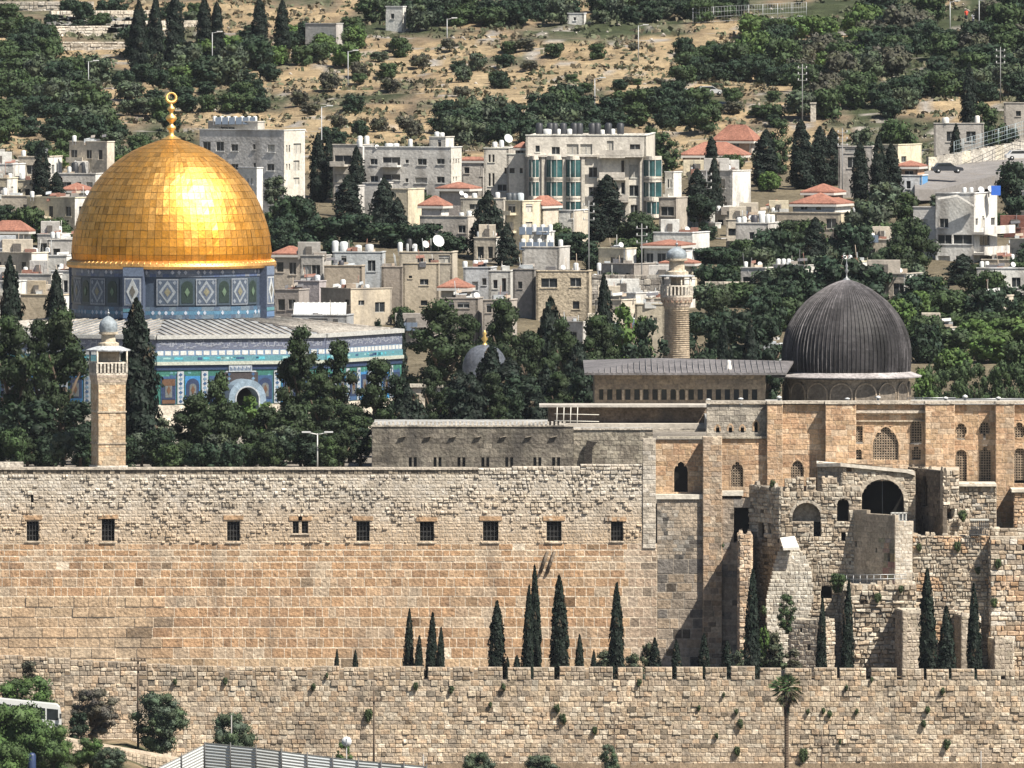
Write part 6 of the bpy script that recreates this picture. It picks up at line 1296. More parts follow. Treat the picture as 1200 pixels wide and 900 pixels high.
# trees on the esplanade
E = 38.9
esp = [('wide_cypress', 17, 301, 14, 1690, 'tall pointed cypress standing at the far left of the terrace'), ('wide_cypress', 66, 318, 14, 1685, 'pointed cypress whose tip stands against the tiled drum, left of the square minaret'),
 ('pine', 12, 374, 38, 1600, 'big pine at the left edge of the terrace'), ('pine', 72, 366, 40, 1595, 'big dark pine just left of the square minaret'), ('pine', 46, 380, 27, 1605, 'dark pine between the left-edge pine and the square minaret pine'), ('wide_cypress', 163, 350, 22, 1585, 'broad black-green cypress just right of the square minaret'),
 ('olive', 192, 488, 15, 1588, 'pale olive bush at the foot of the broad cypress'), ('pine', 228, 468, 34, 1592, 'rounded pine right of the broad cypress'), ('pine', 265, 478, 40, 1588, 'rounded pine under the golden-domed shrine gate'), ('green', 252, 436, 20, 1612, 'small leafy tree against the blue tiled facade'), ('green', 232, 458, 14, 1610, 'low leafy shrub against the blue tiled facade, left of the small leafy tree'), ('bright', 300, 464, 24, 1602, 'bright green tree in front of the shrine gate arch'),
 ('pine', 318, 478, 30, 1590, 'dark pine below the bright green tree'), ('pine', 352, 380, 32, 1606, 'tall parasol pine covering a corner of the tiled shrine'), ('pine', 396, 403, 28, 1604, 'pine with domed tufts right of the tall parasol pine'), ('pine', 443, 424, 30, 1602, 'pine before the bright right face of the tiled shrine'), ('pine', 345, 480, 36, 1586, 'low pine behind the street lamp'), ('pine', 410, 478, 34, 1588, 'low dense pine right of the street lamp'), ('pine', 375, 440, 30, 1598, 'dark pine filling the gap under the parasol pine'),
 ('olive', 330, 500, 18, 1580, 'low olive bush near the lamp post on the terrace'), ('dusky', 100, 520, 14, 1576, 'low dry bush left of the square minaret foot'), ('dark', 30, 470, 40, 1585, 'dark leafy tree at the left edge, low on the terrace'), ('dark', 95, 470, 26, 1582, 'dark leafy tree touching the square minaret'),
 ('wide_cypress', 497, 452, 9, 1640, 'thin young cypress by the stone arcade'), ('pine', 516, 354, 44, 1700, 'large sunlit pine right of the tiled shrine'), ('pine', 548, 372, 26, 1708, 'pine between the large sunlit pine and the little lead dome'), ('conifer', 540, 436, 33, 1630, 'wide cone-shaped conifer left of the little lead dome'), ('wide_cypress', 572, 404, 20, 1625, 'dark cypress standing in front of the little lead dome'), ('wide_cypress', 597, 420, 22, 1622, 'dark cypress right of the little lead dome'), ('pine', 590, 353, 34, 1705, 'dark pine above the little lead dome'),
 ('conifer', 645, 350, 26, 1690, 'spired conifer in the middle of the dark grove'), ('pine', 622, 392, 30, 1660, 'pine in the dark grove left of the spired conifer'), ('pine', 664, 372, 32, 1680, 'pine in the dark grove right of the spired conifer'), ('wide_cypress', 711, 322, 11, 1720, 'thin spire cypress above the dark grove'), ('pine', 700, 372, 36, 1670, 'dark tall pine above the mosque nave left end'), ('bright', 738, 358, 28, 1715, 'light green leafy tree left of the round minaret'), ('dark', 720, 378, 34, 1680, 'dark leafy tree behind the nave roof left end'), ('dark', 764, 372, 24, 1690, 'dark leafy tree touching the round minaret'), ('conifer', 678, 404, 26, 1640, 'dark conifer behind the corner of the mosque nave'), ('conifer', 640, 430, 24, 1625, 'dark conifer above the mosque aisle roof'), ('dark', 612, 440, 30, 1618, 'dark leafy tree above the long annexe'), ('dark', 470, 470, 20, 1630, 'dark shrub tree at the foot of the large sunlit pine'), ('wide_cypress', 466, 362, 9, 1745, 'small pointed cypress behind the tiled shrine roof'), ('dark', 442, 374, 8, 1745, 'small round dark shrub on the shrine skyline'),
 ('dark', 826, 372, 30, 1725, 'dark leafy tree just right of the round minaret'), ('dark', 862, 362, 34, 1735, 'broad dark tree between minaret and lead dome'), ('wide_cypress', 882, 374, 10, 1690, 'thin dark cypress left of the lead dome'), ('wide_cypress', 850, 376, 9, 1695, 'slim dark cypress between minaret and lead dome'), ('dark', 900, 372, 26, 1740, 'dark tree beside the left shoulder of the lead dome'), ('pine', 840, 340, 30, 1760, 'pine above the broad dark tree behind the mosque'),
 ('bright', 1082, 432, 16, 1640, 'yellow-green bush touching the lead dome eave')]
for k, px, py, hw, Y_, lab in esp: tree(k, px, py, hw, Y_, lab, base=E if Y_ < 1725 else None)
for i in range(9): tree('green', 1085 + i * 15, 422 + 5 * (i % 3) + (6 if i < 2 else 0), 15, 1655 + (i % 2) * 12, '', 'clipped green tree in the hedge row right of the lead dome', base=E, group='hedge row right of the lead dome')
for i in range(24):
    tree(('dark', 'green', 'pine', 'dark', 'olive')[i % 5], -4 + i * 18.6 + rgT.uniform(-5, 5), rgT.uniform(498, 522), rgT.uniform(15, 24), rgT.uniform(1566, 1580), '', 'tree of the low growth just behind the tall wall', base=E, group='low growth just behind the tall wall')
for i in range(10):
    tree(('dark', 'conifer', 'pine')[i % 3], 455 + i * 25 + rgT.uniform(-6, 6), rgT.uniform(430, 462), rgT.uniform(18, 26), rgT.uniform(1600, 1625), '', 'tree of the dark grove behind the annexe roof', base=E, group='grove behind the annexe roof')
# big trees of the middle distance
mid = [('pine', 922, 262, 24, 1960), ('dark', 905, 268, 34, 1950), ('wide_cypress', 955, 255, 12, 1940), ('dark', 1000, 262, 34, 1960), ('olive', 1018, 236, 34, 2000), ('green', 1040, 262, 28, 1990), ('pine', 1068, 262, 34, 1950), ('pine', 1050, 290, 30, 1930), ('conifer', 1128, 298, 18, 1930), ('dark', 980, 300, 40, 1900), ('dark', 1020, 310, 36, 1890), ('dark', 930, 310, 36, 1890), ('dark', 1082, 322, 34, 1880), ('pine', 1152, 312, 34, 1900), ('green', 1110, 340, 30, 1870), ('green', 1150, 366, 36, 1830), ('bright', 1185, 372, 30, 1820), ('bright', 1160, 390, 34, 1790), ('green', 1115, 385, 32, 1800), ('dark', 1085, 380, 26, 1790), ('dark', 1060, 345, 22, 1840), ('dark', 1196, 352, 24, 1840), ('dark', 1196, 230, 22, 2040), ('dark', 1192, 190, 26, 2060), ('green', 875, 295, 34, 1960), ('dark', 835, 290, 30, 1970), ('wide_cypress', 893, 318, 12, 1900), ('green', 860, 312, 26, 1930), ('dark', 1180, 336, 22, 1880), ('bright', 1120, 408, 26, 1770), ('dark', 940, 330, 30, 1860), ('dark', 895, 345, 30, 1830), ('green', 1195, 400, 26, 1770)]
for k, px, py, hw, Y_ in mid: tree(k, px, py, hw, Y_, '', 'tree of the dark grove behind the lead dome', group='grove behind the lead dome')
mid = [('dark', 345, 230, 30, 2010), ('dark', 330, 255, 24, 1985), ('olive', 322, 205, 15, 2060), ('wide_cypress', 374, 156, 10, 2090), ('wide_cypress', 386, 158, 9, 2095), ('dark', 380, 255, 30, 2000), ('wide_cypress', 408, 205, 15, 2045), ('wide_cypress', 419, 172, 10, 2060), ('dark', 420, 250, 32, 2000), ('conifer', 450, 208, 15, 2035), ('conifer', 466, 232, 12, 2020), ('dark', 462, 262, 32, 1990), ('dark', 500, 262, 30, 1985), ('dark', 525, 275, 26, 1975), ('dark', 395, 280, 26, 1950), ('dark', 350, 275, 26, 1960), ('conifer', 572, 224, 20, 1975), ('conifer', 594, 262, 12, 1965), ('green', 498, 226, 10, 2070)]
for k, px, py, hw, Y_ in mid: tree(k, px, py, hw, Y_, '', 'tree of the dark belt right of the golden dome', group='tree belt right of the golden dome')
mid = [('wide_cypress', 711, 205, 17, 2020), ('wide_cypress', 697, 238, 13, 2012), ('dark', 672, 272, 30, 1975), ('green', 655, 262, 18, 1995), ('pine', 750, 252, 30, 1995), ('dark', 765, 272, 22, 1985), ('green', 735, 280, 22, 1975), ('dark', 695, 290, 20, 1960), ('wide_cypress', 628, 250, 6, 2025), ('wide_cypress', 817, 198, 13, 2050), ('conifer', 837, 182, 9, 2070), ('dark', 820, 228, 20, 2040), ('green', 700, 250, 10, 2030)]
for k, px, py, hw, Y_ in mid: tree(k, px, py, hw, Y_, '', 'tree beside the foot of the green-glazed block', group='trees at the green-glazed block')
mid = [('wide_cypress', 896, 152, 14, 2110), ('green', 914, 140, 16, 2130), ('wide_cypress', 940, 140, 13, 2105), ('wide_cypress', 962, 148, 12, 2108), ('wide_cypress', 975, 150, 9, 2112), ('wide_cypress', 1008, 166, 9, 2085), ('wide_cypress', 1030, 158, 9, 2080), ('wide_cypress', 1046, 168, 10, 2082), ('olive', 1010, 148, 16, 2120), ('green', 1050, 140, 24, 2135), ('wide_cypress', 1120, 145, 7, 2120), ('wide_cypress', 1137, 74, 10, 2200), ('green', 1158, 120, 22, 2180), ('green', 855, 182, 20, 2120), ('wide_cypress', 835, 160, 7, 2125), ('olive', 1035, 215, 24, 2040), ('green', 1060, 225, 18, 2040), ('olive', 1005, 232, 14, 2030), ('green', 780, 155, 18, 2120), ('green', 762, 148, 16, 2130), ('olive', 1100, 228, 16, 2045), ('green', 1170, 250, 16, 2020), ('dark', 1185, 150, 16, 2130)]
for k, px, py, hw, Y_ in mid: tree(k, px, py, hw, Y_, '', 'tree of the right-hand house slope', group='trees among the right-hand houses')
mid = [('wide_cypress', 48, 166, 9, 2080), ('wide_cypress', 66, 202, 11, 2040), ('dark', 30, 232, 22, 2060), ('green', 30, 244, 26, 2010), ('green', 62, 256, 26, 2000), ('green', 100, 262, 12, 1990), ('dark', 8, 240, 16, 2040)]
for k, px, py, hw, Y_ in mid: tree(k, px, py, hw, Y_, '', 'tree among the roofs left of the golden dome', group='trees among the left roofs')
# hillside: (zone, px0, px1, py0 base, py1 base, count, size range, kinds)
def zone(desc, a, b, y0, y1, n, s0, s1, kinds, asp=1.35):
    global rgT
    placed = []; tr = 0
    n = int(n * (1.45 if y1 <= 200 else 1)) 
    while len(placed) < n and tr < n * 40:
        tr += 1; px = rgT.uniform(a, b); py = rgT.uniform(y0, y1)
        if 1088 < px < 1160 and 20 < py < 56: continue
        if any(abs(px - q[0]) < (s0 + s1) * .42 and abs(py - q[1]) < (s0 + s1) * .22 for q in placed): continue
        placed.append((px, py))
    for px, py in placed:
        g_ = pick(px, py, 1760 if y1 > 200 else 1900)
        if y1 > 200 and covers(px - s1 * .6, px + s1 * .6, py - s1 * 1.2): continue
        hw = rgT.uniform(s0, s1) * (1.12 if y1 <= 200 else 1); k = rgT.choice(kinds); Y_ = g_.y
        tl = asp * (1 if 'cypress' not in k else 3.2); h_ = hw * tl * rgT.uniform(.8, 1.2); hw_ = hw * (1 if 'cypress' not in k else .55)
        adj = {'dark': 'dark leafy', 'green': 'green leafy', 'bright': 'bright green', 'olive': 'silvery olive', 'dusky': 'dull brownish', 'wide_cypress': 'pointed dark', 'pine': 'dark pine', 'bush': 'low'}[k]
        tree(k, px, py - h_, hw_, Y_, '', '%s %s %s' % (adj, 'bush' if k == 'bush' else 'tree', desc), group='trees on the far hillside')
K1_ = ('dark', 'green', 'olive', 'dark', 'green'); K2_ = ('green', 'olive', 'dark', 'dusky')
zone('in the big wood left of the golden dome', -10, 110, 100, 170, 17, 16, 26, K1_)
zone('in the upper left corner wood', -10, 60, 28, 95, 9, 14, 22, K1_)
zone('on the lower left wood edge, above the roofs', -10, 180, 172, 205, 13, 13, 20, ('green', 'olive', 'dark', 'bright'))
zone('on the slope directly left of the dome finial', 100, 200, 95, 172, 12, 12, 20, K1_)
zone('along the top left terraces', 60, 250, 18, 40, 9, 9, 15, K1_)
zone('below the top left white terraces', 160, 300, 66, 105, 12, 14, 24, ('dark', 'green', 'bright', 'olive'))
zone('on the slope right of the dome finial', 205, 300, 108, 138, 8, 10, 17, K1_)
zone('on the dry slope above the grey heater block', 290, 420, 95, 140, 5, 10, 16, ('dark', 'dusky'))
zone('in the corner left of the hilltop tower house', 290, 420, 40, 82, 10, 13, 20, ('bright', 'green', 'dark'))
zone('along the hilltop above the dry slope', 420, 660, 12, 36, 17, 13, 20, K1_)
zone('along the hilltop at the top centre', 660, 860, 12, 30, 13, 11, 18, K1_)
zone('scattered on the dry middle slope', 420, 660, 60, 128, 14, 8, 14, K2_)
zone('scattered on the dry slope above the glazed block', 660, 860, 58, 112, 8, 6, 12, K2_)
zone('in the thick belt behind the long grey block', 520, 680, 142, 172, 13, 15, 24, ('dark', 'dark', 'olive'))
zone('in the thick belt behind the green-glazed block', 660, 840, 128, 155, 13, 15, 23, ('dark', 'green', 'dark'))
zone('in the broad copse above the red roofs', 800, 930, 70, 102, 12, 15, 24, ('dark', 'green', 'dark'))
zone('in the upper copse of the right hill', 880, 1060, 40, 82, 17, 14, 23, ('dark', 'green', 'bright', 'dusky'))
zone('in the top right wood', 1020, 1210, 22, 70, 18, 15, 25, ('dark', 'dark', 'dusky', 'green'))
zone('in the right hill wood above the cypress row', 930, 1080, 92, 140, 14, 14, 24, ('dark', 'green', 'dusky', 'olive'))
zone('in the wood near the tall lone cypress', 1080, 1210, 80, 125, 13, 14, 24, ('green', 'dark', 'olive'))
zone('on the dry gap beside the red roofs', 800, 930, 112, 150, 7, 9, 15, K2_)
zone('on the terraces right of the heater block', 360, 540, 150, 172, 6, 10, 14, ('dark', 'dusky'))
zone('in the lower wood behind the lead dome', 800, 1010, 345, 400, 11, 20, 30, K1_)
zone('in the middle wood above the lead dome', 800, 1060, 285, 340, 15, 20, 30, K1_)
zone('in the lower right wood beside the lead dome', 1040, 1215, 345, 410, 14, 20, 30, ('green', 'dark', 'bright', 'green'))
zone('in the right wood under the white gabled house', 1060, 1215, 310, 345, 7, 18, 26, K1_)
zone('in the tree patch right of the golden dome', 315, 430, 225, 300, 16, 16, 24, ('dark', 'dark', 'green'))
zone('in the tree patch above the big satellite dish', 430, 560, 238, 305, 15, 16, 24, ('dark', 'dark', 'green'))
zone('between the roofs below the green-glazed block', 600, 780, 262, 345, 30, 12, 20, ('dark', 'green', 'olive'))
zone('between old town roofs above the little dome', 470, 700, 340, 395, 14, 10, 16, ('dark', 'green'))
zone('between the roofs left of the golden dome', -10, 80, 215, 360, 16, 9, 15, ('dark', 'green'))
zone('among the roofs below the arched stone house', 800, 1210, 190, 290, 34, 11, 18, ('dark', 'green', 'olive', 'bright'))
for px, py, hw, b in ((162, 0, 10, 92), (182, -5, 9, 88), (205, -8, 10, 82), (240, -4, 8, 70), (255, 2, 7, 70), (305, -2, 9, 62), (330, 0, 8, 62)):
    g_ = pick(px, b, 1900); tree('wide_cypress', px, py, hw, g_.y, '', 'tall dark cypress on the upper left hill', group='tall cypresses on the upper left hill')
# undergrowth and stones as uncountable cover
rgs = np.random.RandomState(5); cs_, ns_, cc = [], [], []
for i in range(8500):
    y = rgs.uniform(2130, 2560); x = rgs.uniform(-88, 88)
    t_ = fbm(x / 12, y / 26, 2)
    if t_ < -.25 + .2 * rgs.uniform(0, 1): continue
    z = ground(x, y); r = rgs.uniform(.25, .85)
    for q in range(5):
        d = rgs.normal(0, 1, 3); d[2] = abs(d[2]); d /= np.linalg.norm(d); cs_.append((x + d[0] * r, y + d[1] * r, z + d[2] * r * .9)); ns_.append(d); cc.append(np.array(((.11, .11, .065), (.16, .135, .09), (.08, .09, .05))[i % 3]) * rgs.uniform(.7, 1.3))
V_, F_, _ = leaves(np.array(cs_), np.array(ns_), .34, None); me = crownmesh('undergrowth', [(V_, F_, np.array(cc))]); o = bpy.data.objects.new('undergrowth', me); COL.objects.link(o); tag(o, 'low dry scrub scattered over the far hillside', 'undergrowth', kind='stuff')
m = MB(); rg = random.Random(8)
for i in range(1400):
    y = rg.uniform(2190, 2500); x = rg.uniform(-86, 86)
    if fbm(x / 9, y / 20, 12) < .12: continue
    z = ground(x, y); r = rg.uniform(.12, .5); k = rg.uniform(.6, 1.1); m.mesh([(x - r, y, z - .1), (x + r, y - r * .3, z - .1), (x + r * .5, y + r, z - .1), (x + r * .2, y + .1, z + r * .8), (x - r * .5, y - .1, z + r * .6)], [(0, 1, 4), (1, 3, 4), (1, 2, 3), (2, 0, 4), (2, 4, 3)], (.36 * k, .33 * k, .29 * k))
o = m.build('loose_stones', STONE); tag(o, 'pale loose limestone rubble strewn over the dry hillside', 'stones', kind='stuff')
# ---------------------------------------------------------------- small things on the hill
def lamp(px, pyt, pyb, Y=None, lab='', arms=1, c=(.45, .46, .47), name='street_lamp', cat='street lamp', base=None):
    if Y is None: Y = pick(px, pyb, 1900).y
    x = PX(px, Y); z0 = (ground(x, Y) if base is None else base); z1 = PZ(pyt, Y); t = thing(name, lab, cat, (x, Y, z0))
    m = MB(); m.tube((x, Y, z0 - .2), (x, Y, z1), .085, .055, 6, c); m.build('pole', PAINT, t)
    for k in range(arms):
        sx = 1 if k == 0 else -1; m = MB(); m.tube((x, Y, z1 - .1), (x + sx * 1.1, Y, z1 + .1), .06, n=5, c=c); m.box(x + sx * .7, x + sx * 1.6, Y - .16, Y + .16, z1 + .08, z1 + .22, (.62, .63, .63)); m.build('lamp_head', PAINT, t)
    return t
lamp(372, 508, 552, 1570, 'double-armed white street lamp rising just behind the tall wall', 2, (.6, .6, .58), base=38.9)
for px, a, b, lab in ((249, 38, 90, 'street lamp on the slope above the golden dome'), (408, 60, 105, 'street lamp at the left end of the dry slope'), (524, 22, 62, 'street lamp standing on the hilltop centre'), (697, 92, 140, 'slim street lamp right of the middle dry slope'), (748, 30, 75, 'street lamp on the slope above the glazed block'), (377, 125, 205, 'tall lamp mast right of the grey heater block'), (104, 72, 110, 'street lamp in the left wood'), (1113, 2, 40, 'white lamp post beside the walkers at the top right'), (1147, 0, 38, 'white lamp post right of the walkers'), (929, 20, 48, 'lamp post by the fence at the upper right'), (797, 295, 345, 'short pole lamp behind the round minaret')):
    lamp(px, a, b, None if b > 0 else 2400, lab, 1)
for px, a, b, lab, Y_ in ((940, 75, 150, 'tall pylon mast with three short arms above the cypress row', None), (1172, 55, 120, 'tall wooden utility pole in the right hill wood', None), (987, 150, 235, 'grey utility pole beside the arched attic house', 2080), (828, 200, 262, 'thin pole among the houses below the red roofs', 2060), (690, 235, 345, 'thin pole behind the dark grove', 1900), (752, 262, 345, 'thin pole left of the round minaret', 1905)):
    if Y_ is None: Y_ = pick(px, b, 1900).y
    x = PX(px, Y_); t = thing('utility_pole', lab, 'pole', (x, Y_, ground(x, Y_))); z1 = PZ(a, Y_); m = MB(); m.tube((x, Y_, ground(x, Y_) - .2), (x, Y_, z1), .09, .06, 6, (.22, .22, .22)); m.build('pole', PAINT, t)
    m = MB()
    for k in range(3 if '80' != lab else 1): z = z1 - .6 - k * .9; m.box(x - .7, x + .7, Y_ - .05, Y_ + .05, z - .04, z + .04, (.25, .25, .25)); [m.lathe(x + q, Y_, [(.08, z + .06), (.08, z + .3)], 6, (.6, .6, .6)) for q in (-.6, .6)]
    m.build('crossarm', PAINT, t)
# people in bright clothes at the hill top
def person(px, pyb, c, lab, Y):
    x = PX(px, Y); z = ground(x, Y); m = MB(); sk = (.30, .18, .12); tr = (.06, .06, .09)
    for sx in (-1, 1):
        m.lathe(x + sx * .1, Y + sx * .08, [(.06, z), (.085, z + .45), (.10, z + .85)], 8, tr); m.box(x + sx * .1 - .05, x + sx * .1 + .05, Y + sx * .08 - .18, Y + sx * .08 + .06, z, z + .08, (.05, .05, .05))
        m.tube((x + sx * .22, Y, z + 1.42), (x + sx * .28, Y - .03, z + 1.1), .06, .045, 6, c); m.tube((x + sx * .28, Y - .03, z + 1.1), (x + sx * .25, Y - .15, z + .85), .045, .035, 6, sk)
    m.lathe(x, Y, [(.16, z + .82), (.17, z + 1.0), (.21, z + 1.35), (.17, z + 1.46), (.06, z + 1.5), (.055, z + 1.56)], 10, c); m.ball((x, Y, z + 1.65), .105, sk, 10, 6, 1.2); m.ball((x, Y + .02, z + 1.70), .11, (.03, .02, .02), 10, 6, 1.)
    o = m.build('person', CLOTH); tag(o, lab, 'person', 'walkers at the top right')
CLOTH = M('clothing', None, .85, (3, .1), (9, .1))
for px, c, lab, y_ in ((1101, (.75, .12, .05), 'person in an orange top standing alone left of the white lamp post', 22), (1132, (.72, .10, .06), 'person in a red-orange top at the path edge', 24), (1140, (.6, .6, .62), 'person in a white top beside the red-orange one', 29), (1150, (.35, .38, .42), 'person in a grey top right of the white lamp post', 30), (1073, (.6, .58, .55), 'person in pale clothes lower among the bushes', 48)):
    person(px, y_, c, lab, pick(px, y_, 1900).y)
# fences at the hill top and on the right slope
def fence(lab, pts, h, step, c=(.4, .42, .44)):
    t = thing('wire_fence', lab, 'fence', pts[0]); m = MB(); n_ = 0
    for a, b in zip(pts, pts[1:]):
        L = (b - a).length; k = max(1, int(L / step))
        for i in range(k + 1): p = a.lerp(b, i / k); m.tube(p - Vector((0, 0, .3)), p + Vector((0, 0, h)), .05, n=4, c=c)
    m.build('posts', PAINT, t); m = MB()
    for a, b in zip(pts, pts[1:]):
        for f in (.1, .4, .7, 1.): m.tube(a + Vector((0, 0, h * f)), b + Vector((0, 0, h * f)), .025, n=4, c=c)
        L = (b - a).length; k = int(L / .5)
        for i in range(k): p = a.lerp(b, i / k); m.tube(p, p + Vector((0, 0, h)), .018, n=3, c=c)
    m.build('wire_mesh', PAINT, t)
fence('wire fence along the upper right hilltop path', [pick(812, 30, 1900), pick(860, 27, 1900), pick(945, 22, 1900)], 2.6, 2.5)
fence('railing on top of the sloping road wall at the right', [P(1118, 182, 2110), P(1160, 170, 2115), P(1200, 158, 2120), P(1235, 150, 2122)], 1.9, 1.5, (.35, .42, .45))
# road ramp, its wall, parked car
rp = MB(); pts = [(1072, 203, 2098), (1150, 188, 2120), (1240, 176, 2140), (1240, 190, 2110), (1190, 200, 2095), (1100, 222, 2080), (1072, 222, 2078)]
rp.slab([P(*q) for q in pts], (0, 0, -1.5), (.20, .19, .185)); ro = rp.build('road', PLASTER); struct(ro, 'short grey road climbing to the right between houses', 'road')
m = MB(); q = WL(1088, 2112, 1225, 2125)
for i in range(14):
    a, b = q.L * i / 14, q.L * (i + 1) / 14; zt_ = PZ(183 - i * 1.6, 2118); rect2(m, q, a, b, zt_ - 5, zt_, 0, (.46, .43, .38) if i % 4 else (.6, .55, .45), .5)
o = m.build('road_wall', STONE); tag(o, 'stepped pale wall beside the climbing road at the right', 'wall')
def car(px, py, Y, c, lab, rz=0, z=None):
    p = P(px, py, Y); z = p.z if z is None else z; t = thing('parked_car', lab, 'car', (p.x, Y, z), rz=rz); K = {'parent': t, 'world': False}
    def body(pr, w0, m, c, y=0):
        n = len(pr); v = [(x, -w0, z_) for x, z_ in pr] + [(x, w0, z_) for x, z_ in pr]; m.mesh(v, [tuple(range(n)), tuple(range(2 * n - 1, n - 1, -1))] + [(i, n + i, n + (i + 1) % n, (i + 1) % n) for i in range(n)], c)
    m = MB(); body([(-2.1, .35), (-2.12, .75), (-1.9, .9), (1.1, .92), (2.0, .78), (2.12, .55), (2.1, .35)], .85, m, c); body([(-1.75, .9), (-1.35, 1.38), (.35, 1.42), (1.1, .92)], .72, m, c); m.build('body', CARP, **K)
    m = MB(); body([(-1.55, .95), (-1.25, 1.3), (.3, 1.34), (.95, .95)], .735, m, (.03, .03, .04)); m.build('windows', GLASS, **K)
    for x in (-1.35, 1.35):
        for y in (-.8, .8): m = MB(); m.tube((x, y - .1, .32), (x, y + .1, .32), .32, n=14, c=(.02, .02, .02)); wh = m.build('wheel', BLACKR, **K); m = MB(); m.tube((x, y - .11, .32), (x, y + .11, .32), .18, n=10, c=(.4, .4, .42)); m.build('rim', METAL, wh, world=False)
CARP = M('car_paint', None, .3, (1, .03), (4, .03), spec=.6); BLACKR = M('rubber', (.02, .02, .02), .9)
car(1110, 203, 2090, (.035, .04, .05), 'dark car parked on the climbing road at the right', R(8))
car(1196, 188, 2102, (.55, .55, .55), 'white car at the right edge of the climbing road', R(8))
for px, py, c, lab in ((832, 116, (.5, .5, .5), 'pale car on the track above the red roofs'), (791, 111, (.6, .6, .6), 'white car at the end of the dry slope track'), (126, 32, (.6, .6, .62), 'white car parked on the top left terrace')):
    g_ = pick(px, py, 1900); car(px, py, g_.y, c, lab, R(5), z=ground(g_.x, g_.y) + .05)
# chapel-like hill buildings
house('weathered grey block at the top left among the bright trees', 358, 394, 402, 28, 62, 25, c=(.36, .36, .35), cs=(.42, .4, .38), wins=[(376, 380, 38, 44)])
house('white ruined tower house on the hilltop left of centre', 452, 472, 476, 8, 40, 25, c=WHT, cs=WHT, wins=[(458, 462, 16, 22)])
house('low white hut on the hilltop right of centre', 665, 684, 687, 16, 28, 15, c=WHT, wins=[(672, 675, 20, 24)])
for i, (a, b, yy) in enumerate(((35, 150, 60), (15, 130, 44), (130, 240, 34), (60, 180, 22), (0, 110, 12))):
    q0, q1 = pick(a, yy, 1900), pick(b, yy - 3, 1900); m = MB(); q = WL(a, q0.y, b, q1.y); masonry(m, q.A, q.du, q.n, 0, q.L, min(q0.z, q1.z) - 1, max(q0.z, q1.z) + .9, rowh=.5, sw=1, gap=.04, dmin=.02, dmax=.2, pal=PAL_PALE, mortar=(.4, .36, .3), seed=i, jit=.05, bev=.05); o = m.build('terrace_wall', STONE); tag(o, 'long low pale terrace wall on the upper left hill, %s from the bottom' % ('lowest', 'second', 'third', 'fourth', 'fifth')[i], 'wall', 'terrace walls on the upper left hill')
m = MB(); rg = random.Random(12)
for i in range(420):
    px, py = rg.uniform(55, 160), rg.uniform(24, 40); g_ = pick(px, py, 2300); r = .35; m.box(g_.x - r, g_.x + r, g_.y - .6, g_.y + .6, g_.z - .2, g_.z + rg.uniform(.3, .7), (.4, .39, .36) if i % 3 else (.18, .18, .18))
o = m.build('gravestones', STONE); tag(o, 'dense field of low pale gravestones on the top left terraces', 'gravestones', kind='stuff')
for px, py, lab, c in ((822, 148, 'short square stone pillar left of the red roofs', (.55, .5, .42)), (953, 135, 'pale gatepost pillar behind the cypress row', (.5, .46, .4))):
    g_ = pick(px, py + 8, 1900); m = MB(); z = g_.z; m.prism([(g_.x - .4, g_.y - .4), (g_.x + .4, g_.y - .4), (g_.x + .4, g_.y + .4), (g_.x - .4, g_.y + .4)], z - .3, z + 2.6, c); m.prism([(g_.x - .5, g_.y - .5), (g_.x + .5, g_.y - .5), (g_.x + .5, g_.y + .5), (g_.x - .5, g_.y + .5)], z + 2.601, z + 2.8, c); o = m.build('stone_pillar', STONE); tag(o, lab, 'pillar')

# ---------------------------------------------------------------- foreground
def pole(px, pyt, Y, lab, arms=1, pyb=None, r=.12):
    x = PX(px, Y); z0 = ground(x, Y) if pyb is None else PZ(pyb, Y); t = thing('utility_pole', lab, 'pole', (x, Y, z0), 'utility poles along the city wall'); z1 = PZ(pyt, Y)
    m = MB(); m.tube((x, Y, z0 - .3), (x, Y, z1), r, r * .75, 8, (.13, .115, .10)); m.build('pole', BARK, t)
    for k in range(arms):
        z = z1 - .35 - (1.0 if arms == 1 else .9) * (k + (0 if arms > 1 else .6)); m = MB(); m.box(x - .75, x + .75, Y - .2, Y - .1, z - .06, z + .06, (.10, .09, .08))
        for q in (-.65, -.35, .35, .65): m.lathe(x + q, Y - .15, [(.07, z + .06), (.09, z + .16), (.05, z + .3)], 8, (.08, .08, .08))
        m.build('crossarm', BARK, t)
pole(161.5, 770, 1492, 'tall dark pole with a transformer bracket left of the round olive tree', 2)
pole(438, 810, 1490, 'dark cross-shaped utility pole beside the white disc sign', 1); pole(720, 842, 1490, 'dark cross-shaped utility pole in the middle of the city wall', 1, r=.09); pole(963, 862, 1490, 'short dark cross-topped pole right of the palm', 1, r=.09)
for px, pyt, lab in ((271, 838, 'thin bare grey post behind the sheet fence'), (496, 884, 'thin short post right of the disc sign'), (1150, 880, 'thin short post near the right end of the city wall')):
    x = PX(px, 1488); m = MB(); m.tube((x, 1488, ground(x, 1488) - .3), (x, 1488, PZ(pyt, 1488)), .07, .06, 6, (.25, .24, .23)); o = m.build('post', PAINT); tag(o, lab, 'post')
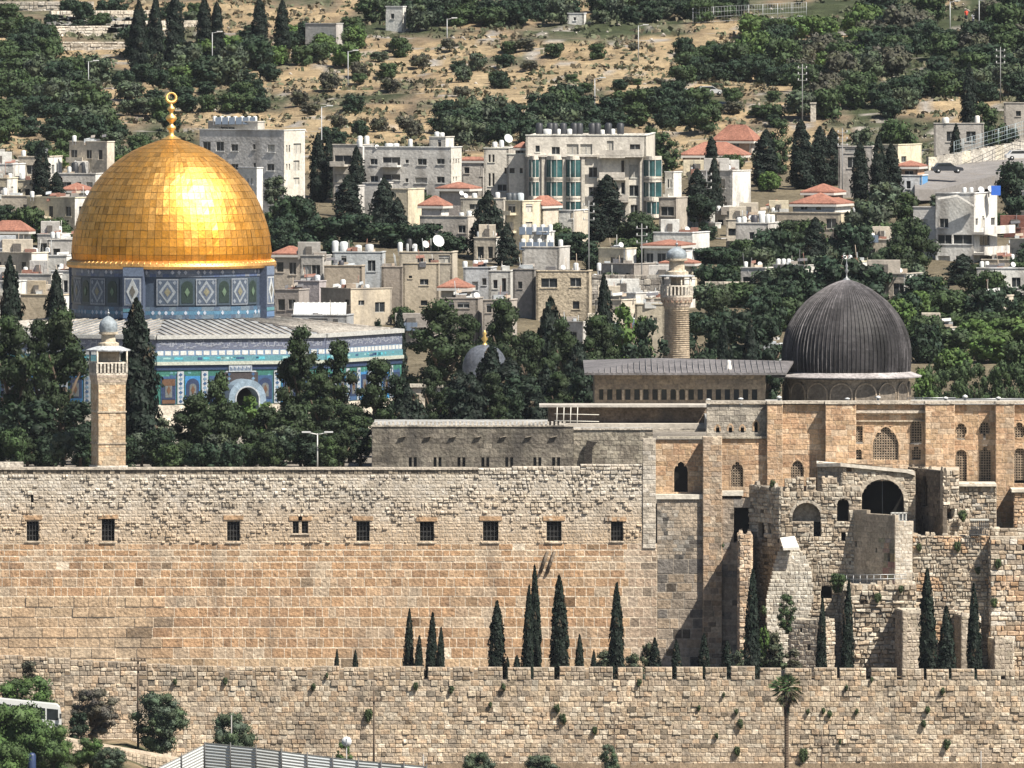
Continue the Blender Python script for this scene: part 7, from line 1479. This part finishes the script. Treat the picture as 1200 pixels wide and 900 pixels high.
for px, py, hw, Y_, k, lab in ((187, 812, 35, 1488, 'olive', 'round dark olive tree against the city wall right of the tall pole'), (108, 808, 34, 1486, 'dusky', 'twiggy purple-brown olive tree against the city wall'), (272, 836, 32, 1490, 'olive', 'low round olive bush behind the sheet fence'), (403, 870, 13, 1488, 'green', 'small dark bush under the white disc sign'), (560, 882, 22, 1489, 'olive', 'low grey-green bush at the bottom centre'), (632, 885, 24, 1489, 'olive', 'low grey-green bush left of the middle pole'), (714, 872, 14, 1489, 'olive', 'dark rounded bush at the foot of the middle pole'), (30, 793, 44, 1484, 'green', 'broad green tree behind the white bus'), (18, 826, 52, 1466, 'bright', 'big leafy green tree in front of the white bus at the lower left'), (60, 850, 30, 1462, 'green', 'leafy green bush at the bottom left corner'), (105, 865, 26, 1464, 'green', 'green bush under the pale retaining wall'), (130, 876, 22, 1462, 'olive', 'grey-green bush at the bottom beside the sheet fence'), (0, 870, 40, 1458, 'green', 'dense green bush filling the bottom left corner'), (92, 835, 14, 1482, 'dark', 'small dark shrub between bus and retaining wall')):
    tree({'olive': 'near_olive', 'green': 'near_green', 'bright': 'near_green', 'dusky': 'near_dusky'}.get(k, k), px, py, hw, Y_, lab, base=min(ground(PX(px, Y_), Y_), PZ(905 if Y_ < 1480 else 880 if px > 300 else 870, Y_)), lift=.12 if k in ('olive', 'dusky') and hw > 27 else 0)
tree('dusky', 35, 775, 12, 1498, 'dry brown shrub growing on the city wall above the bus tree', base=PZ(797, 1499.3)); 
# caper tufts on the city wall
for i, (px, py, hw) in enumerate(((205, 799, 4), (264, 798, 5), (367, 805, 5), (383, 792, 3), (432, 838, 8), (487, 804, 5), (529, 808, 5), (590, 805, 5), (575, 826, 3.5), (653, 830, 6), (660, 842, 7), (749, 800, 5), (697, 856, 5), (848, 815, 3), (819, 830, 4), (863, 834, 4), (868, 848, 6), (864, 880, 6), (840, 862, 4), (992, 806, 4), (947, 834, 4), (965, 833, 4), (972, 837, 5), (1004, 834, 4), (985, 870, 3), (1105, 810, 5), (1087, 832, 5), (1083, 848, 5), (1110, 872, 7), (1022, 797, 3), (942, 885, 9))):
    hw *= .72; tree('bush', px, py - hw * 1.2, hw, YF - .22, '', 'small dark caper tuft rooted in the city wall', base=PZ(py + hw, YF), group='caper tufts on the city wall')
for i, (px, py, hw, Y_) in enumerate(((1122, 640, 5, 1535), (1077, 641, 4, 1535), (1146, 668, 4, 1535), (1165, 706, 5, 1533.4), (1170, 660, 5, 1533.4), (992, 611, 4, 1541), (1128, 604, 6, 1537.6), (845, 640, 4, 1545), (1029, 700, 5, 1532.2), (1056, 690, 4, 1532.2), (905, 566, 4, 1541), (895, 715, 5, 1536))):
    tree('bush', px, py - hw, hw, Y_ - .2, '', 'small dark tuft clinging to the ruined masonry', base=PZ(py + hw, Y_), group='tufts on the ruins')
# palm
Y_ = 1492; x = PX(922, Y_); zt_ = PZ(806, Y_); t = thing('palm_tree', 'fan palm with a shaggy skirt of dead fronds standing before the city wall', 'palm', (x, Y_, ground(x, Y_)))
m = MB(); z = ground(x, Y_) - .3
while z < zt_: m.lathe(x, Y_, [(.24, z), (.19, z + .24)], 10, (.09, .07, .055), False); z += .25
m.build('trunk', BARK, t)
m = MB(); rg = random.Random(6)
for i in range(115):
    el = rg.uniform(-75, 80); az = rg.uniform(0, 360); d = Vector((math.cos(R(az)) * math.cos(R(el)), math.sin(R(az)) * math.cos(R(el)), math.sin(R(el)))); L = rg.uniform(.7, 1.3); b0 = Vector((x, Y_, zt_)); b1 = b0 + d * L; c = (.055, .095, .035) if el > -25 else ((.06, .07, .03) if el > -50 else (.10, .08, .05))
    m.tube(b0, b1, .02, n=3, c=c); sd = d.cross(Vector((0, 0, 1))).normalized(); up = sd.cross(d)
    for k in range(13):
        a = R(-78 + 13 * k); e = b1 + (d * math.cos(a) + sd * math.sin(a)) * .72 - Vector((0, 0, .12 + .2 * abs(math.sin(a)))); w_ = up * .03 + sd * math.cos(a) * .045
        m.poly([b1 - w_, b1 + w_, e], tuple(v * rg.uniform(.7, 1.5) for v in c))
m.build('fronds', LEAF, t)
m = MB()
for i in range(160):
    a = rg.uniform(0, 6.28); z = zt_ - rg.uniform(0.1, 2.3); r0 = .2; r1 = .55 * (1 - (zt_ - z) / 3.2) + .1; p0 = Vector((x + r0 * math.cos(a), Y_ + r0 * math.sin(a), z)); p1 = Vector((x + r1 * math.cos(a), Y_ + r1 * math.sin(a), z - .7)); sd = Vector((-math.sin(a), math.cos(a), 0)) * .1; m.poly([p0 - sd, p0 + sd, p1], tuple(v * rg.uniform(.5, 1.2) for v in (.05, .045, .028)))
m.build('dead_frond_skirt', LEAF, t)
# bus behind the trees
Yb = 1478; bt = thing('bus', 'white bus half hidden by trees below the city wall at the left', 'bus', P(20, 858, Yb)); a, b = PX(-60, Yb), PX(71, Yb); z1_, z2_, z0_ = PZ(820, Yb), PZ(833, Yb), PZ(860, Yb)
def busp(u, z, y): x_ = a + (b - a) * u; return Vector((x_, y, z - 1.1 * u * (1)))
m = MB(); zt2 = PZ(813, Yb); zb2 = zt2 - 3.0
pr = [(0, zb2), (1, zb2), (1.0, zt2 - 1.2), (.985, zt2 - .25), (.96, zt2), (0, zt2)]
fr = [busp(u, z, Yb) for u, z in pr]; m.slab(fr, (0, 2.5, 0), (.66, .67, .66)); m.build('body', CARP, bt)
m = MB(); 
for u0, u1 in ((.05, .2), (.22, .37), (.39, .54), (.56, .71), (.73, .86), (.875, .975)): m.slab([busp(u0, zt2 - 1.5, Yb - .02), busp(u1, zt2 - 1.5, Yb - .02), busp(u1, zt2 - .45, Yb - .02), busp(u0, zt2 - .45, Yb - .02)], (0, .05, 0), (.02, .03, .04))
m.build('windows', GLASS, bt)
for u in (.2, .84): m = MB(); p = busp(u, zb2, Yb); m.tube(p + Vector((0, -.1, .1)), p + Vector((0, .2, .1)), .5, n=16, c=(.02, .02, .02)); m.build('wheel', BLACKR, bt)
m = MB(); p = busp(.995, zt2 - 1.0, Yb - .25); m.box(p.x - .08, p.x + .12, Yb - .35, Yb - .2, p.z - .3, p.z + .2, (.05, .05, .05)); m.build('wing_mirror', PAINT, bt)
# pale sloping retaining wall
rw = MB(); rg = random.Random(2)
A_, B_ = Vector((PX(66, 1474), 1474, PZ(866, 1474))), Vector((PX(222, 1478), 1478, PZ(893, 1478))); Lr = (B_ - A_).length; q = WL(66, 1472, 222, 1478)
n_ = 34
for i in range(n_):
    for j in range(3):
        u0 = Lr * i / n_ + .02; u1 = Lr * (i + 1) / n_ - .02; zt_ = A_.z + (B_.z - A_.z) * (i + .5) / n_; k = rg.uniform(.8, 1.1); rect2(rw, q, u0, u1, zt_ - .35 * (j + 1) + .02, zt_ - .35 * j - .02, rg.uniform(0, .08), (.50 * k, .41 * k, .31 * k), .6)
rw.slab([A_ + Vector((0, -.2, .02)), B_ + Vector((0, -.2, .02)), B_ + Vector((0, 1.6, .2)), A_ + Vector((0, 1.6, .25))], (0, 0, -.3), (.40, .33, .25))
rect2(rw, q, 0, Lr, 11.5, B_.z - .9, -.1, (.33, .27, .2), .6)
o = rw.build('retaining_wall', STONE); tag(o, 'low pale block retaining wall sloping down to the sheet fence at the lower left', 'wall')
# corrugated sheet fence
sf = thing('sheet_fence', 'pale corrugated metal sheet fence with dark posts along the bottom left', 'fence', P(300, 895, 1470))
seg = [((186, 899, 1468), (240, 872, 1471)), ((240, 870, 1471), (300, 876, 1469)), ((300, 876, 1469), (360, 884, 1468)), ((360, 884, 1468), (420, 891, 1467)), ((420, 891, 1467), (500, 898, 1466))]
for (x0_, y0_, Y0_), (x1_, y1_, Y1_) in seg:
    a, b = P(x0_, y0_, Y0_), P(x1_, y1_, Y1_); k = max(2, round((b - a).length / 2.4))
    for i in range(k):
        p, q_ = a.lerp(b, i / k), a.lerp(b, (i + 1) / k); m = MB(); c = random.Random(x0_ + i).choice(((.46, .49, .50), (.56, .60, .62), (.42, .44, .44), (.62, .65, .66)))
        hh = 2.6; nrow = 9
        for r_ in range(nrow): z_ = hh * r_ / nrow; m.slab([p - Vector((0, 0, z_)), q_ - Vector((0, 0, z_)), q_ - Vector((0, -.07, z_ + hh / nrow * .5)), p - Vector((0, -.07, z_ + hh / nrow * .5))], (0, .05, 0), c); m.slab([p - Vector((0, -.07, z_ + hh / nrow * .5)), q_ - Vector((0, -.07, z_ + hh / nrow * .5)), q_ - Vector((0, 0, z_ + hh / nrow)), p - Vector((0, 0, z_ + hh / nrow))], (0, .05, 0), tuple(v * .9 for v in c))
        m.build('metal_sheet', PAINT, sf)
        m = MB(); m.tube(q_ + Vector((0, -.08, .25)), q_ + Vector((0, -.08, -2.8)), .06, n=6, c=(.08, .08, .08)); m.build('fence_post', PAINT, sf)
# round disc sign on a post, seen from the side and back
Y_ = 1470; x = PX(406, Y_); t = thing('disc_sign', 'round white disc sign on a thin post at the bottom left', 'sign', (x, Y_, 10)); m = MB(); m.tube((x, Y_, 9), (x, Y_, PZ(866, Y_)), .04, n=6, c=(.4, .4, .4)); m.build('post', PAINT, t)
m = MB(); zc = PZ(869, Y_); m.tube((x, Y_ - .04, zc), (x, Y_ - .10, zc), .48, n=28, c=(.66, .68, .70)); m.build('disc', PAINT, t)
m = MB(); m.box(x - .05, x + .05, Y_ - .13, Y_ - .105, zc - .3, zc + .3, (.25, .27, .30)); m.build('centre_bar', PAINT, t)
m = MB(); p = P(37, 884, 1460); m.lathe(p.x, p.y, [(.42, p.z - 1.5), (.42, p.z - .1), (.3, p.z + .1), (.12, p.z + .16)], 14, (.03, .05, .12)); o = m.build('barrel', PAINT); tag(o, 'dark blue barrel among the bushes in the bottom left corner', 'barrel')

# ---------------------------------------------------------------- air
hz = MB(); hz.box(-1600, 1600, -900, 5100, 3, 175); hm = bpy.data.materials.new('haze'); hm.use_nodes = True; hn = hm.node_tree; hn.nodes.clear()
ho = hn.nodes.new('ShaderNodeOutputMaterial'); hv = hn.nodes.new('ShaderNodeVolumePrincipled'); hv.inputs['Color'].default_value = (.80, .88, 1, 1); hv.inputs['Density'].default_value = HAZE; hn.links.new(hv.outputs[0], ho.inputs['Volume'])
if HAZE: o = hz.build('haze', hm); tag(o, 'thin bluish air between the city wall and the far hill', 'haze', kind='stuff')
# ---------------------------------------------------------------- labels of repeated things: position within their own row
ORD = ['leftmost', 'second from the left', 'third from the left', 'fourth from the left', 'fifth from the left', 'sixth from the left', 'seventh from the left', 'eighth from the left', 'ninth from the left', 'tenth from the left', 'eleventh from the left', 'twelfth from the left'] 
ORD += ['%s from the left' % w_ for w_ in ('thirteenth', 'fourteenth', 'fifteenth', 'sixteenth', 'seventeenth', 'eighteenth', 'nineteenth', 'twentieth')]
def ordinal(i, n):
    if n == 1: return ''
    if i == n - 1: return 'rightmost'
    if i >= (n + 1) // 2: return ORD[n - 1 - i].replace('left', 'right')
    return ORD[i]
from collections import defaultdict
grp = defaultdict(list)
NM = {'cypress tree': 'dark cypress', 'conifer tree': 'ragged conifer', 'pine tree': 'tufted pine', 'broadleaf tree': 'leafy tree', 'evergreen tree': 'dark bushy tree', 'olive tree': 'grey-green tree'}
for t_, d_, px_, cat_ in PEND:
    kind = t_.name.split('.')[0].replace('_', ' ')
    if d_.startswith('tree '): d_ = NM.get(kind, 'tree') + d_[4:].replace(' of the', ' in the')
    grp[d_].append((px_, t_))
for d_, l_ in grp.items():
    l_.sort(key=lambda q: q[0])
    for i, (px_, t_) in enumerate(l_):
        o_ = ordinal(i, len(l_)); t_['label'] = d_ + (', ' + o_ if o_ else '')
